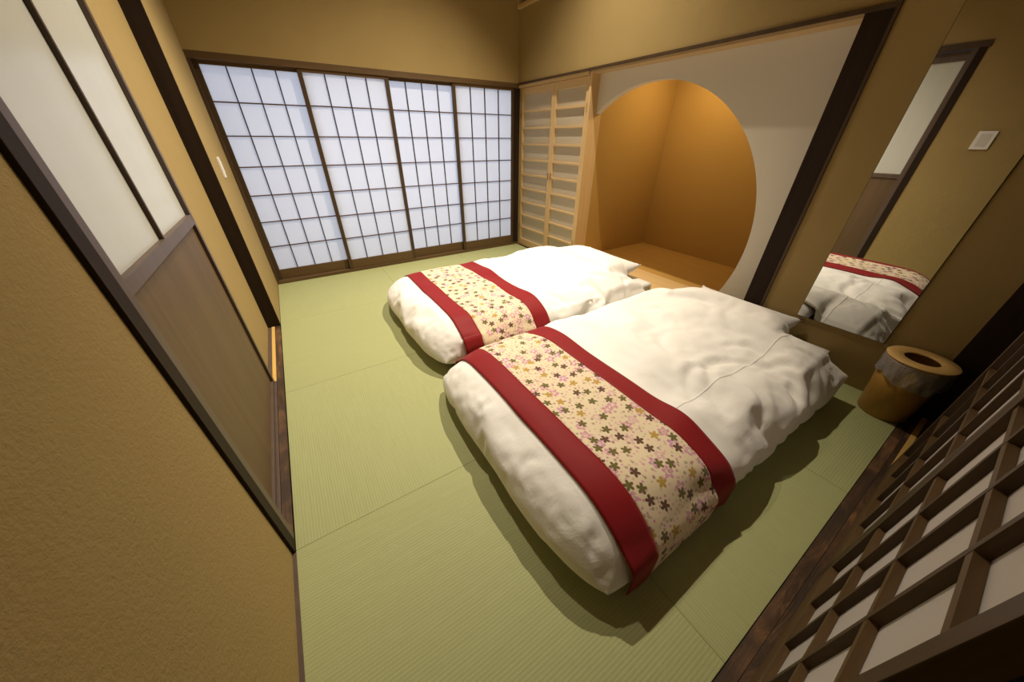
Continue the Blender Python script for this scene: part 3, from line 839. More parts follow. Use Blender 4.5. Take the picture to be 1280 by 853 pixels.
8,9,11,12,12,12,12,11,10,7,6,7,8,8,9,9,9,7,4,2,0,1,2,2,2,2,2,3,2,1,0,-2,-3,-4,-5,-6,-6,-4,-1,-1,-1,1,0,1,2,3,4,6,7,8,9,10,12,12,11,12,8,8,11,11,10,7,
6,8,9,10,10,10,8,4,-1,1,2,3,3,3,3,3,4,3,2,1,0,-1,-3,-4,-5,-6,-5,-2,0,1,1,2,3,4,6,7,8,9,10,11,12,13,14,13,10,8,6,6,9,8,8,8,9,9,7,6,5,4,5,0,2,2,3,4,4,4,
4,5,4,4,3,1,-1,-3,-3,-6,-4,-2,-2,0,2,3,4,6,6,7,8,10,11,12,13,14,15,14,11,7,-1,4,5,6,7,9,9,10,9,8,7,6,5,4,1,2,2,3,5,5,5,5,6,5,5,4,2,0,-3,-3,-6,-2,-1,0,
2,3,4,4,6,8,9,10,12,12,14,15,15,13,10,3,1,-1,1,4,7,9,10,10,11,9,9,8,7,5,2,1,3,3,4,5,6,6,6,7,7,6,5,2,1,-3,-3,-6,-1,0,1,2,4,4,6,7,8,10,11,12,13,15,15,
13,6,3,1,0,-1,2,5,8,9,11,10,11,10,7,5,3,2,2,2,4,4,4,6,7,7,7,8,7,6,4,3,2,-3,-3,-6,0,1,2,4,5,6,7,8,9,9,11,12,13,12,7,6,3,1,1,1,0,0,6,8,11,12,11,11,10,8,
6,4,3,2,3,4,5,5,6,6,7,8,9,8,7,5,4,1,-1,-5,-6,0,2,3,5,5,7,6,8,10,8,11,10,10,7,5,4,2,2,2,1,1,-1,5,8,11,12,11,11,10,8,4,5,3,3,4,5,6,6,7,7,8,9,9,8,8,5,4,
2,0,-2,-5,1,3,5,4,6,8,6,6,9,6,9,4,5,6,3,2,3,3,3,2,2,-2,4,7,11,13,11,10,8,5,3,3,4,4,4,6,7,7,7,8,9,10,10,10,9,7,5,1,1,-2,-5,1,4,5,6,7,8,6,6,7,4,7,3,3,3,
3,3,4,4,4,3,2,-2,3,4,11,13,11,8,6,5,4,4,5,5,5,7,8,8,8,9,11,12,11,11,9,5,2,3,2,0,-4,1,4,6,7,7,7,7,5,5,3,3,2,3,4,4,4,5,4,5,4,3,-2,0,6,11,13,12,10,7,6,5,
6,6,6,6,8,8,9,9,10,12,13,12,10,10,6,6,3,0,-2,-3,2,5,7,7,8,7,7,6,5,4,3,3,4,5,5,5,5,5,6,5,3,-2,3,7,11,13,13,13,10,8,7,7,7,7,7,9,9,9,10,11,13,15,13,12,
10,6,7,1,2,0,-2,2,6,7,8,9,8,7,6,2,0,-9,1,4,4,1,6,5,7,6,5,3,-2,3,7,12,14,15,15,13,10,8,7,8,8,8,10,10,10,11,13,15,16,14,15,13,11,10,7,6,3,-2,3,7,7,4,7,
6,4,3,-5,-8,-18,-4,0,2,-2,2,5,7,6,4,4,-2,3,7,12,15,17,16,15,13,10,8,8,9,9,11,11,11,12,14,16,18,15,14,13,11,10,8,6,2,0,3,7,6,2,5,0,5,2,-8,-14,-25,-7,1,
-1,-3,2,1,6,6,6,4,-1,2,7,11,15,18,18,17,16,13,11,9,9,10,11,11,12,14,15,16,16,16,16,16,15,14,12,10,8,2,3,6,6,0,3,-3,4,-2,-9,-18,-30,-10,-2,-4,-3,1,-2,
6,6,6,4,0,7,10,14,16,18,17,16,16,15,13,11,10,10,12,11,11,11,10,7,1,1,2,2,2,2,2,6,5,1,1,2,3,1,1,-2,-2,-3,-8,-17,-32,-11,-6,-5,-3,0,-1,1,2,2,2,1,2,3,4,
2,7,12,14,15,15,14,13,11,11,-13,-13,-14,-14,-13,-12,-11,-10,-9,-8,-7,-6,-6,-5,-4,-3,-2,-1,0,1,2,3,4,5,4,0,-2,-4,-3,-1,0,1,2,3,4,5,4,3,5,6,7,8,9,10,11,
12,13,13,13,12,14,-13,-11,-12,-12,-14,-14,-14,-14,-14,-13,-13,-12,-9,-8,-7,-6,-5,-3,-2,-1,0,0,2,3,3,4,-1,-2,-1,0,1,3,4,5,6,7,8,9,10,11,12,12,13,13,14,
14,14,13,12,12,15,-15,-12,-8,-6,-14,-15,-15,-15,-14,-14,-13,-11,-11,-9,-8,-8,-6,-5,-4,-4,-3,-1,0,1,3,4,2,2,2,1,3,4,6,7,8,9,10,12,13,14,15,15,16,16,16,
16,14,5,9,10,17,-17,-13,-12,-7,-14,-15,-15,-16,-16,-16,-14,-13,-12,-11,-10,-8,-8,-7,-6,-4,-3,-2,-1,0,1,3,4,5,3,3,4,6,7,8,10,11,12,12,14,15,15,16,14,
16,16,15,11,12,7,14,19,-19,-11,-15,-10,-16,-16,-14,-15,-15,-16,-14,-12,-13,-11,-11,-9,-9,-7,-7,-5,-4,-3,-2,-1,1,2,4,5,5,4,6,7,9,9,11,12,13,14,15,16,
17,17,15,17,18,16,17,15,11,17,20,-20,-5,-17,-16,-15,-18,-18,-17,-18,-17,-16,-15,-13,-12,-12,-11,-9,-8,-7,-6,-5,-4,-2,-1,0,1,2,4,5,5,7,8,9,11,12,13,13,
15,16,17,15,18,18,19,19,18,17,16,19,21,21,-22,-14,-18,-18,-19,-20,-18,-15,-18,-17,-16,-16,-15,-13,-12,-11,-10,-8,-7,-6,-5,-4,-3,-1,0,1,2,3,5,6,8,9,10,
11,12,13,15,16,17,18,17,19,20,20,19,19,16,20,19,22,21,-22,-16,-18,-18,-21,-19,-20,-18,-18,-18,-17,-17,-15,-14,-13,-12,-10,-9,-7,-6,-5,-4,-3,-1,1,2,2,
4,5,6,7,9,10,11,13,14,15,17,18,19,19,20,18,20,20,19,16,21,18,23,22,-22,-18,-12,-17,-21,-21,-21,-19,-18,-18,-16,-17,-16,-14,-13,-11,-11,-9,-8,-7,-5,-4,
-3,-1,1,2,2,4,5,6,8,9,11,12,13,14,16,16,18,19,20,21,19,19,20,18,20,22,15,24,22,-21,-19,-13,-18,-21,-21,-22,-20,-21,-19,-18,-16,-16,-15,-14,-12,-11,
-10,-8,-7,-6,-4,-3,-1,0,2,2,4,5,7,8,9,11,12,14,15,16,18,18,18,19,22,22,22,17,21,19,22,14,25,21,-20,-21,-20,-14,-21,-21,-21,-17,-20,-20,-19,-18,-17,
-15,-14,-13,-12,-10,-9,-7,-6,-4,-3,-2,0,2,3,4,5,7,8,10,11,13,14,15,16,18,19,20,21,23,23,24,22,24,22,24,20,26,21,-19,-20,-23,-20,-17,-20,-19,-20,-21,
-19,-20,-18,-17,-16,-15,-13,-12,-11,-9,-8,-6,-5,-3,-2,0,1,3,4,6,7,8,10,11,13,14,15,17,18,18,20,20,23,23,22,21,26,24,24,20,26,20,-18,-20,-24,-21,-17,
-19,-16,-21,-22,-21,-20,-19,-18,-16,-15,-13,-12,-11,-10,-8,-7,-5,-3,-2,0,1,3,5,6,7,9,10,11,13,14,15,17,18,19,21,22,23,22,25,24,27,25,15,10,23,21,-13,
-20,-23,-24,-19,-21,-20,-22,-23,-21,-20,-18,-17,-16,-15,-14,-12,-11,-10,-8,-7,-5,-4,-2,-1,1,3,4,6,7,9,10,12,13,14,16,17,18,19,21,21,23,25,27,27,29,26,
27,9,19,20,-3,-6,-26,-26,-20,-17,-13,-16,-23,-21,-20,-19,-17,-16,-15,-14,-12,-11,-10,-8,-7,-5,-4,-2,-1,1,2,4,6,8,9,11,13,13,14,16,16,18,19,20,21,22,
25,25,28,28,25,26,21,18,14,14,-8,-25,-25,-16,-12,-14,-16,-23,-21,-20,-18,-17,-16,-15,-14,-12,-11,-10,-8,-7,-5,-4,-3,-1,1,2,4,6,7,9,11,13,13,14,16,16,
17,19,21,22,22,25,26,30,22,17,23,23,0,8,0,-14,-24,-21,-16,-10,-13,-22,-24,-23,-20,-18,-17,-16,-15,-14,-12,-11,-10,-8,-7,-6,-4,-3,-1,0,2,4,5,7,9,9,11,
13,14,15,16,17,18,20,22,22,25,27,30,28,16,12,11,20,-3,-5,-14,-23,-19,-12,-11,-15,-22,-25,-23,-21,-19,-17,-16,-15,-14,-12,-11,-10,-8,-7,-6,-4,-3,-1,0,
2,4,5,6,8,10,11,12,14,15,16,17,19,20,22,23,23,26,30,30,28,22,19,19,17,-7,-14,-20,-17,-17,-18,-21,-25,-26,-23,-21,-19,-17,-16,-15,-14,-12,-11,-11,-9,
-7,-6,-4,-3,-2,0,2,3,5,6,8,9,10,12,13,15,16,17,19,20,19,22,24,26,29,28,30,26,21,22,17,-8,-13,-14,-7,-18,-19,-19,-26,-27,-24,-21,-19,-18,-17,-15,-14,
-12,-11,-10,-9,-7,-6,-5,-3,-2,0,1,3,4,6,7,9,10,12,13,14,16,17,18,19,22,22,21,25,29,29,24,28,21,24,17,-8,-11,-11,-8,-12,-19,-27,-29,-27,-24,-21,-19,
-18,-16,-15,-14,-13,-12,-11,-9,-8,-6,-4,-3,-1,0,2,2,4,5,6,8,10,12,13,14,16,17,18,20,21,22,22,24,28,25,31,31,31,25,16,-9,-7,-3,0,1,-7,-28,-29,-27,-24,
-21,-19,-18,-16,-15,-14,-12,-11,-10,-9,-8,-6,-5,-3,-2,0,1,3,3,5,6,8,10,11,13,14,15,17,18,19,21,21,23,23,27,29,33,33,34,26,9,-9,-3,11,15,10,-1,-29,-30,
-27,-23,-21,-19,-17,-16,-15,-14,-13,-11,-11,-9,-8,-6,-5,-3,-2,-1,1,2,4,5,6,8,9,11,12,14,15,17,18,19,20,17,18,18,22,28,33,30,35,23,-9,-8,2,13,21,5,-17,
-32,-29,-25,-22,-20,-19,-17,-17,-15,-14,-13,-12,-12,-10,-8,-6,-5,-4,-2,-1,1,2,4,5,7,8,9,11,12,13,15,16,17,18,18,16,15,16,20,28,33,35,30,28,5,-6,7,5,
11,-13,-26,-30,-28,-25,-22,-21,-19,-17,-16,-15,-14,-14,-12,-12,-10,-8,-7,-6,-4,-3,-1,0,2,3,5,6,8,9,10,12,13,14,16,17,16,14,12,11,12,16,24,33,38,31,28,
7,-1,20,24,11,-23,-28,-27,-24,-22,-20,-18,-19,-17,-15,-16,-16,-15,-13,-11,-10,-9,-7,-6,-4,-3,-1,0,2,3,5,6,8,9,10,12,13,14,15,14,13,14,10,10,14,19,24,
32,37,32,28,7,26,36,19,-11,-30,-25,-22,-18,-18,-16,-17,-18,-17,-15,-17,-15,-14,-13,-11,-10,-8,-7,-6,-4,-3,-1,0,2,3,5,6,8,9,10,12,13,14,13,10,11,11,8,
11,13,18,26,31,36,32,27,7,16,17,1,-28,-28,-20,-15,-10,-10,-12,-14,-16,-16,-15,-16,-15,-14,-13,-11,-10,-9,-7,-6,-4,-2,-1,0,2,4,5,7,8,10,10,11,13,12,11,
10,9,10,12,16,20,22,28,29,33,33,28,7,-7,-8,-24,-34,-21,-13,-8,-6,-7,-7,-8,-11,-14,-13,-12,-14,-13,-13,-11,-10,-8,-7,-5,-4,-2,-1,1,3,4,5,7,8,11,10,11,
13,14,15,14,13,15,17,20,22,22,22,25,28,34,22,-8,-12,-18,-30,-34,-24,-13,-7,-3,-2,-3,-8,-11,-13,-12,-11,-13,-13,-13,-11,-10,-8,-7,-6,-4,-2,-1,1,2,4,6,
7,8,9,11,12,13,14,16,17,17,18,20,22,22,14,13,15,19,32,19,7,-6,-22,-32,-32,-27,-20,-15,-10,-7,-5,-6,-7,-13,-12,-11,-11,-12,-12,-11,-9,-8,-7,-6,-4,-2,
-1,1,2,4,6,7,9,10,11,12,13,14,16,17,18,20,22,23,21,24,25,27,25,22,11,9,5,-22,-33,-27,-26,-23,-18,-17,-15,-13,-13,-14,-13,-12,-11,-10,-12,-11,-10,-9,
-9,-7,-5,-4,-3,-1,1,2,4,5,7,8,9,11,12,14,14,16,17,19,21,23,26,28,28,30,28,19,0,-19,3,-6,-23,-30,-20,-18,-17,-23,-21,-17,-14,-15,-15,-14,-14,-14,-13,
-12,-11,-9,-8,-7,-7,-5,-3,-2,-1,0,2,3,5,6,8,9,11,12,14,15,16,18,19,21,23,27,29,32,35,23,-1,-21,-33,-20,5,-18,-29,-24,-22,-22,-25,-24,-23,-20,-18,-16,
-14,-13,-13,-12,-11,-10,-10,-9,-8,-7,-5,-3,-3,-1,0,2,4,6,6,8,9,11,12,14,15,16,18,19,21,24,27,30,31,35,10,-8,-16,-10,6,-10,-3,-23,-21,-19,-15,-23,-25,
-24,-20,-17,-16,-15,-15,-13,-12,-10,-9,-8,-7,-7,-6,-5,-3,-2,0,2,3,4,6,7,8,9,11,12,14,15,17,18,19,21,22,26,28,29,32,31,22,11,5,8,8,-13,-21,-16,-15,-16,
-23,-24,-25,-21,-18,-17,-16,-14,-13,-13,-12,-10,-8,-8,-7,-6,-5,-3,-1,0,2,4,5,7,8,9,11,12,13,14,16,17,18,20,21,23,26,25,24,27,31,27,23,13,7,-12,-16,
-12,-6,0,0,-11,-21,-25,-22,-20,-18,-17,-15,-14,-13,-11,-10,-9,-9,-7,-6,-5,-3,-1,1,3,4,6,7,8,9,11,13,14,15,17,18,19,20,19,21,22,24,26,28,30,27,28,5,-8,
-16,-11,-1,7,12,8,2,-8,-24,-24,-22,-20,-18,-18,-17,-15,-14,-12,-11,-9,-7,-6,-4,-3,-1,1,2,4,5,7,8,10,11,13,14,15,15,16,16,16,17,17,19,23,26,28,20,15,
18,26,10,-19,-1,19,29,29,23,13,-1,-22,-24,-23,-21,-19,-18,-16,-15,-13,-12,-10,-9,-7,-6,-4,-3,-1,1,3,4,5,7,8,9,11,10,11,11,10,12,12,12,12,13,15,18,22,
26,26,11,18,29,11,-20,17,26,14,13,4,-4,-15,-23,-24,-22,-20,-19,-17,-16,-14,-13,-11,-10,-8,-6,-5,-3,-3,-1,1,3,5,6,7,7,9,11,7,6,7,6,7,6,5,5,6,8,12,17,
24,31,32,37,23,10,-12,-7,1,-1,-2,-2,-7,-18,-23,-23,-21,-19,-18,-16,-15,-14,-12,-11,-9,-8,-6,-4,-3,-2,0,1,3,4,6,7,6,8,10,7,7,2,1,1,0,0,0,2,2,4,8,16,26,
37,44,20,8,9,-17,-17,-14,-15,-15,-20,-23,-22,-21,-20,-18,-17,-16,-14,-13,-12,-10,-9,-7,-5,-4,-3,-2,0,1,3,5,7,8,8,8,10,4,2,1,0,1,-1,0,1,-4,-3,-1,2,8,
17,30,50,39,-12,-12,-21,-22,-16,-21,-19,-21,-22,-22,-20,-19,-17,-16,-15,-14,-12,-11,-10,-8,-7,-5,-4,-3,-1,0,2,3,5,7,9,7,7,8,7,4,4,1,2,1,1,0,2,3,5,6,
12,21,35,49,34,8,-10,-21,-28,-25,-27,-24,-19,-19,-22,-19,-18,-16,-15,-14,-13,-11,-10,-9,-8,-6,-4,-4,-2,-1,1,2,4,6,6,8,7,8,8,9,10,8,7,8,9,8,9,8,8,10,
16,22,30,39,23,18,14,8,-17,-33,-31,-32,-26,-22,-20,-16,-19,-18,-16,-14,-13,-12,-11,-9,-8,-7,-5,-5,-4,-3,-1,1,2,5,5,6,8,9,9,9,10,11,13,13,13,13,13,13,
15,16,18,23,28,31,34,21,3,13,-9,-9,-36,-36,-33,-26,-19,-16,-14,-15,-17,-15,-13,-12,-11,-10,-9,-7,-6,-5,-4,-3,-2,0,1,3,5,6,7,7,8,9,10,11,12,14,15,16,
16,17,18,19,20,23,27,32,27,27,22,20,0,-10,-24,-38,-38,-34,-26,-22,-19,-18,-17,-16,-14,-13,-11,-10,-9,-8,-6,-5,-4,-4,-3,-2,0,2,3,5,6,7,6,8,10,11,12,13,
14,15,16,18,18,20,22,24,25,29,32,14,6,3,17,12,-11,-23,-37,-40,-33,-25,-19,-21,-20,-18,-15,-14,-12,-11,-9,-8,-7,-6,-5,-4,-3,-3,-1,0,2,4,5,7,7,7,8,10,
11,13,14,15,15,17,18,20,22,23,26,27,31,33,28,25,20,16,15,7,-25,-36,-42,-29,-20,-14,-13,-20,-16,-14,-12,-11,-10,-9,-7,-6,-5,-4,-4,-3,-2,-1,1,2,4,6,7,7,
7,8,10,11,13,14,15,16,18,19,20,22,24,27,31,31,33,29,27,19,2,9,-14,-24,-29,-34,-36,-29,-20,-16,-19,-15,-13,-12,-10,-9,-9,-8,-7,-6,-4,-3,-2,-1,0,1,3,4,
6,6,8,8,10,11,12,13,14,16,17,18,19,20,22,24,27,32,32,32,26,29,23,17,-13,-18,-16,-13,-20,-32,-35,-29,-23,-18,-15,-13,-11,-11,-9,-8,-7,-8,-6,-5,-3,-2,
-1,1,1,3,4,6,8,8,10,11,13,13,13,14,16,17,19,20,21,23,25,29,30,31,30,31,30,24,16,9,-20,13,18,6,-12,-22,-33,-19,-17,-15,-13,-12,-11,-10,-10,-9,-8,-6,-5,
-3,-2,-1,1,2,4,5,6,8,9,11,12,14,15,16,16,17,19,19,19,20,21,22,23,23,24,25,33,30,16,3,10,-18,-3,14,23,16,5,-8,-20,-18,-17,-16,-15,-13,-12,-11,-9,-8,-6,
-5,-4,-2,-1,1,3,4,6,7,9,10,11,13,15,15,15,16,17,19,19,21,21,22,23,23,26,28,29,31,27,22,13,12,-14,-11,-2,11,11,6,-6,-20,-19,-18,-17,-15,-14,-13,-12,
-10,-8,-6,-5,-4,-2,-1,1,3,4,6,7,9,9,11,13,14,15,16,17,18,19,19,21,22,23,24,25,27,26,28,28,24,21,11,11,8,-13,-5,-2,-1,-5,-7,-19,-19,-20,-18,-17,-16,
-14,-12,-11,-9,-7,-5,-4,-2,-1,1,3,4,6,8,9,10,11,13,13,13,14,15,16,18,19,21,21,23,24,25,26,25,27,26,21,16,7,8,-10,-11,-10,-6,-10,-11,-11,-18,-18,-18,
-18,-17,-16,-15,-13,-11,-9,-8,-6,-4,-3,-1,0,2,4,5,7,8,10,12,13,13,14,15,15,17,18,19,21,22,23,25,25,27,29,26,25,19,3,-11,3,-12,-9,-5,-8,-8,-13,-15,-17,
-16,-19,-19,-17,-17,-16,-14,-12,-10,-8,-6,-5,-3,-2,0,2,3,5,7,8,10,11,13,12,14,13,14,16,17,19,21,22,23,25,27,25,28,23,17,13,3,-9,-13,-14,-8,-8,-9,-14,
-14,-19,-16,-15,-16,-16,-17,-16,-16,-14,-12,-11,-9,-7,-5,-4,-2,0,1,3,5,6,8,9,11,12,13,12,13,15,16,18,20,20,22,24,26,32,29,28,18,11,5,2,1,10,-15,-5,-7,
-9,-10,-11,-14,-15,-13,-14,-13,-14,-14,-13,-13,-12,-11,-9,-7,-6,-4,-2,-1,1,2,4,5,7,8,10,10,12,12,13,14,16,18,20,22,22,25,27,32,30,18,2,-9,-15,-16,-5,
16,-15,3,3,-7,-5,-5,-10,-13,-13,-13,-13,-11,-10,-8,-10,-7,-11,-10,-8,-6,-4,-3,-2,1,1,3,4,6,7,9,8,9,11,13,14,15,13,20,22,23,25,26,26,25,6,-6,-15,-21,
-22,-15,19,-16,-7,-5,-5,-6,-6,-8,-12,-11,-11,-11,-9,-8,-5,-6,-4,-11,-10,-9,-7,-5,-4,-3,-1,0,2,3,5,6,7,8,10,11,12,12,13,14,22,22,23,23,23,21,22,13,-7,
-14,-16,-14,-3,21,-17,-11,-3,3,-5,-4,-6,-10,-11,-9,-9,-6,-5,-3,-3,-1,-11,-10,-9,-8,-7,-6,-4,-3,-1,0,2,4,5,7,9,10,9,10,12,14,13,18,19,19,19,20,17,18,
15,8,4,1,2,5,21,-18,-8,6,2,-2,-3,-4,-9,-8,-8,-5,-5,-3,-1,0,1,-11,-11,-10,-9,-7,-6,-5,-3,-1,0,2,3,5,6,7,8,9,11,13,14,14,13,15,16,17,17,14,13,10,6,5,5,
6,9,22,-17,-8,7,5,6,0,-3,-8,-8,-6,-4,-3,-1,1,2,3,-10,-11,-11,-9,-7,-6,-5,-3,-2,0,1,3,4,5,7,8,10,11,13,11,13,9,11,12,14,14,11,8,6,2,-5,2,9,12,20,-16,
-7,5,10,9,0,-2,-6,-5,-4,-2,-1,0,2,4,5,-8,-11,-12,-9,-7,-6,-5,-3,-2,-1,1,2,3,5,6,8,10,11,12,11,12,6,7,9,11,11,8,3,-1,-10,-11,-7,5,12,22,-16,-7,-1,4,5,
-1,-3,-6,-5,-4,-2,0,2,3,5,6,-7,-10,-11,-10,-8,-6,-5,-4,-2,-1,1,1,3,5,6,8,9,10,11,11,11,3,4,5,8,9,4,-4,-9,-12,-12,-7,3,11,20,-14,-6,-2,1,-1,-3,-3,-5,
-4,-2,0,2,2,4,5,7,-6,-10,-11,-10,-8,-7,-5,-4,-2,-1,0,2,4,5,6,8,9,9,10,11,9,0,1,3,5,6,3,1,-7,-12,-8,-6,2,9,18,-13,-5,-3,1,0,-4,-5,-4,-2,-1,0,2,3,4,6,7,
-6,-9,-10,-9,-8,-7,-6,-4,-3,-1,1,2,3,5,6,7,8,9,10,10,8,-2,0,1,3,4,3,3,0,-7,-5,-2,1,8,16,-12,-5,-4,-3,-5,-6,-6,-3,-2,0,1,2,4,5,6,8,-5,-9,-9,-9,-8,-6,
-5,-3,-2,0,0,1,2,4,4,6,7,8,9,9,7,-3,-2,0,1,3,3,4,4,2,-2,-1,3,7,14,-10,-5,-6,-5,-7,-7,-7,-3,-2,-1,1,2,4,5,7,8,-5,-9,-8,-6,-6,-5,-3,-2,-1,1,1,-1,1,2,3,
4,6,7,8,7,7,-5,-3,-2,0,1,3,4,5,4,2,0,3,6,12,-9,-6,-6,-6,-7,-7,-7,-3,-2,0,1,2,4,5,6,7,-5,-8,-7,-4,-5,-3,-2,0,0,1,2,-2,-1,1,2,3,4,6,7,7,6,-5,-4,-2,-1,1,
3,4,5,6,6,5,4,6,9,-7,-7,-7,-7,-7,-6,-5,-3,-2,-1,1,2,3,4,6,7,-5,-6,-5,-3,-3,-2,-1,0,1,2,2,-3,-2,-1,1,2,3,5,6,6,5,-5,-4,-2,-1,1,3,4,4,5,6,6,7,7,8,-7,-7,
-6,-6,-5,-4,-3,-3,-2,-1,0,1,1,2,3,5,-3,-4,-3,-2,-2,-1,0,2,3,4,2,-4,-2,-1,0,1,2,3,4,4,3,-3,-2,-1,0,1,1,2,3,4,5,6,7,7,8,-21,-21,-21,-20,-20,-18,-17,-15,
-14,-12,-10,-8,-11,-10,-9,-8,-6,-5,-5,-3,-2,0,2,3,6,4,0,-1,-1,-1,-2,-3,-3,-4,-4,-4,-2,-5,-7,-10,-12,-14,-16,-18,-20,-22,-23,-24,-25,-26,-25,-21,-22,
-21,-20,-18,-17,-15,-13,-11,-9,-6,-4,-8,-7,-6,-4,-3,-2,-1,0,0,3,5,7,9,7,2,2,2,2,1,0,-2,-1,-1,-1,0,-2,-4,-7,-9,-12,-14,-17,-19,-20,-22,-24,-25,-25,-25,
-21,-21,-25,-27,-19,-16,-14,-12,-11,-9,-8,-10,-6,-8,-6,-1,0,-2,-1,5,7,9,11,13,15,13,8,7,-1,6,5,5,4,3,0,3,3,1,-1,-4,-6,-9,-12,-14,-17,-19,-23,-32,-26,
-27,-25,-19,-20,-20,-25,-18,-15,-13,-11,-8,-6,-6,-6,-5,-4,-2,-5,2,4,6,8,9,4,13,16,19,21,18,14,4,10,8,9,7,4,6,5,2,-5,-3,-4,-7,-11,-17,-15,-18,-21,-27,
-28,-28,-24,-24,-19,-20,-17,-21,-16,-14,-15,-11,-10,-5,-7,-9,-3,-6,0,-2,3,3,8,11,11,6,14,16,19,21,23,20,13,18,16,15,10,4,10,5,2,-4,-1,-3,-6,-9,-16,
-14,-15,-20,-22,-24,-25,-22,-22,-17,-21,-16,-16,-15,-11,-9,-9,-5,-5,-2,-2,-2,-5,2,4,5,6,2,7,1,10,6,11,6,17,23,26,26,14,15,10,12,10,7,5,-1,-1,-2,-4,
-13,-9,-11,-12,-14,-18,-20,-21,-20,-19,-21,-17,-17,-14,-13,-11,-7,-8,-12,-5,-3,-4,1,3,2,-1,5,1,5,2,6,-1,5,-1,3,-2,7,17,22,25,20,18,13,11,3,6,4,2,-2,1,
-2,-9,-7,-7,-9,-14,-17,-20,-16,-18,-17,-19,-15,-15,-13,-11,-8,-8,-4,-6,-4,0,1,4,3,8,4,4,6,5,0,4,-1,3,-3,-11,-7,-3,13,15,19,10,10,5,9,4,7,3,6,4,2,2,-2,
-5,-11,-10,-12,-15,-19,-14,-17,-15,-17,-13,-12,-15,-10,-6,-5,-2,-3,-3,0,-5,3,7,7,1,-4,6,6,0,8,5,7,-1,-7,-8,-2,10,7,15,13,14,6,8,13,3,4,5,-2,4,1,0,-1,
-9,-11,-11,-15,-14,-12,-17,-13,-16,-11,-10,-12,-8,-4,-3,0,0,3,4,4,2,7,2,4,1,8,5,9,4,9,7,3,-4,-2,-1,11,6,15,11,13,10,13,12,12,11,8,8,3,-4,-6,0,-3,-6,
-13,-9,-13,-11,-16,-11,-14,-9,-7,-6,-10,-2,-1,1,-4,4,6,8,8,11,10,9,6,13,11,13,11,12,15,9,2,7,6,15,10,20,19,20,17,13,13,6,6,4,6,5,4,2,3,-1,0,-5,-5,-8,
-8,-11,-9,-12,-7,-5,-2,-4,-5,-1,-1,3,8,5,10,10,11,10,15,15,15,18,15,20,14,14,18,16,17,18,19,12,20,15,18,14,13,12,8,11,10,9,0,4,-4,5,1,-3,-6,-1,-5,-6,
-10,-8,-11,-5,-3,0,-1,-3,0,-4,6,11,12,11,15,14,17,17,18,10,16,21,22,25,22,25,26,25,23,26,23,17,20,21,16,14,16,9,10,6,11,7,9,5,6,0,3,-1,2,-1,-9,-13,-7,
-9,-3,0,2,4,0,4,4,9,14,14,14,13,5,12,16,17,17,22,22,22,21,24,23,21,20,24,22,21,15,16,14,16,16,16,14,17,12,10,6,7,3,5,5,6,5,5,1,-2,-11,-6,-8,-2,0,6,8,
3,1,-4,2,15,12,16,14,9,16,17,12,9,13,8,9,7,13,18,17,14,16,11,8,11,11,3,5,3,18,11,13,5,10,7,4,-1,1,7,4,8,5,0,0,-4,-6,-8,-3,1,7,8,-2,-5,-1,5,18,16,16,9,
11,13,6,6,1,3,-3,-6,-5,-4,7,-2,1,0,-3,-3,-6,-5,-5,-3,-1,13,13,11,-2,2,3,5,5,2,7,7,11,1,-5,0,-2,-8,-9,-2,2,7,6,2,-5,1,14,20,21,16,10,13,11,0,-3,-8,-9,
-12,-8,-3,-7,-3,-10,-11,-9,-8,-10,-10,-11,-11,0,5,4,9,3,-4,-7,-5,-3,7,2,8,9,12,8,-3,-8,-10,-7,-9,-1,2,7,6,-1,0,6,17,25,23,16,11,4,-4,-9,-10,-17,-18,
-8,-12,-8,-14,-13,-15,-16,-8,-9,-10,-10,-5,-7,-6,3,6,7,7,0,-5,2,3,7,6,3,6,11,8,4,-2,-5,-7,-10,-1,3,7,6,7,10,15,23,28,24,18,7,2,-7,-16,-18,-21,-14,-4,
-8,-7,-15,-16,-6,-15,-9,-11,-2,-6,-2,-9,-1,-10,-3,-5,-3,-7,0,5,8,-1,3,4,8,10,6,7,1,-3,-5,-8,0,3,5,1,10,13,15,27,32,22,13,0,-12,-18,-20,-21,-21,-15,-7,
-2,-3,-13,-5,-4,-6,-10,-5,4,1,3,-6,-10,-8,-10,-5,0,1,5,6,1,8,4,-1,5,10,8,1,3,-2,-2,-6,0,3,5,3,8,16,26,32,31,10,-3,-13,-12,-17,-20,-13,-12,-5,-2,-4,-6,
-6,-4,4,2,-2,-8,3,-7,-5,-13,-10,-15,-9,-11,-5,0,3,5,6,4,5,1,2,8,1,7,6,4,0,-4,-1,2,2,0,1,10,28,33,31,9,2,-12,-17,-20,-25,-18,-19,-13,-6,2,2,2,8,6,2,-5,
-3,4,-7,-9,-15,-9,-13,-12,-8,-2,2,3,0,2,10,3,3,1,6,7,10,8,6,2,-2,-1,0,-7,-9,-3,8,30,34,29,17,10,2,-7,-4,-6,-9,-4,-6,2,-3,-4,-3,-1,9,5,-5,-5,4,-1,2,-5,
-9,-8,-7,-8,-8,-6,-4,6,7,6,-6,-9,-13,-6,5,10,6,8,2,0,-1,0,-5,-9,2,17,34,33,20,12,8,10,9,-3,-8,-4,1,-5,7,-2,4,1,-3,6,0,-3,-4,-4,2,9,5,9,3,0,2,-3,-1,1,
9,6,0,-10,-14,-16,-9,5,10,10,5,3,-1,0,-1,1,-2,11,23,31,29,25,20,19,17,15,6,-6,-9,4,1,8,7,10,-2,5,0,6,-3,9,10,15,17,11,16,10,6,5,6,13,14,11,1,-10,-20,
-25,-26,-20,-6,9,12,6,3,-1,-1,-4,-5,3,16,23,25,20,18,17,13,21,16,12,-7,0,5,5,3,-2,8,11,12,13,15,12,8,16,19,25,24,25,22,16,20,14,19,14,1,-10,-11,-25,
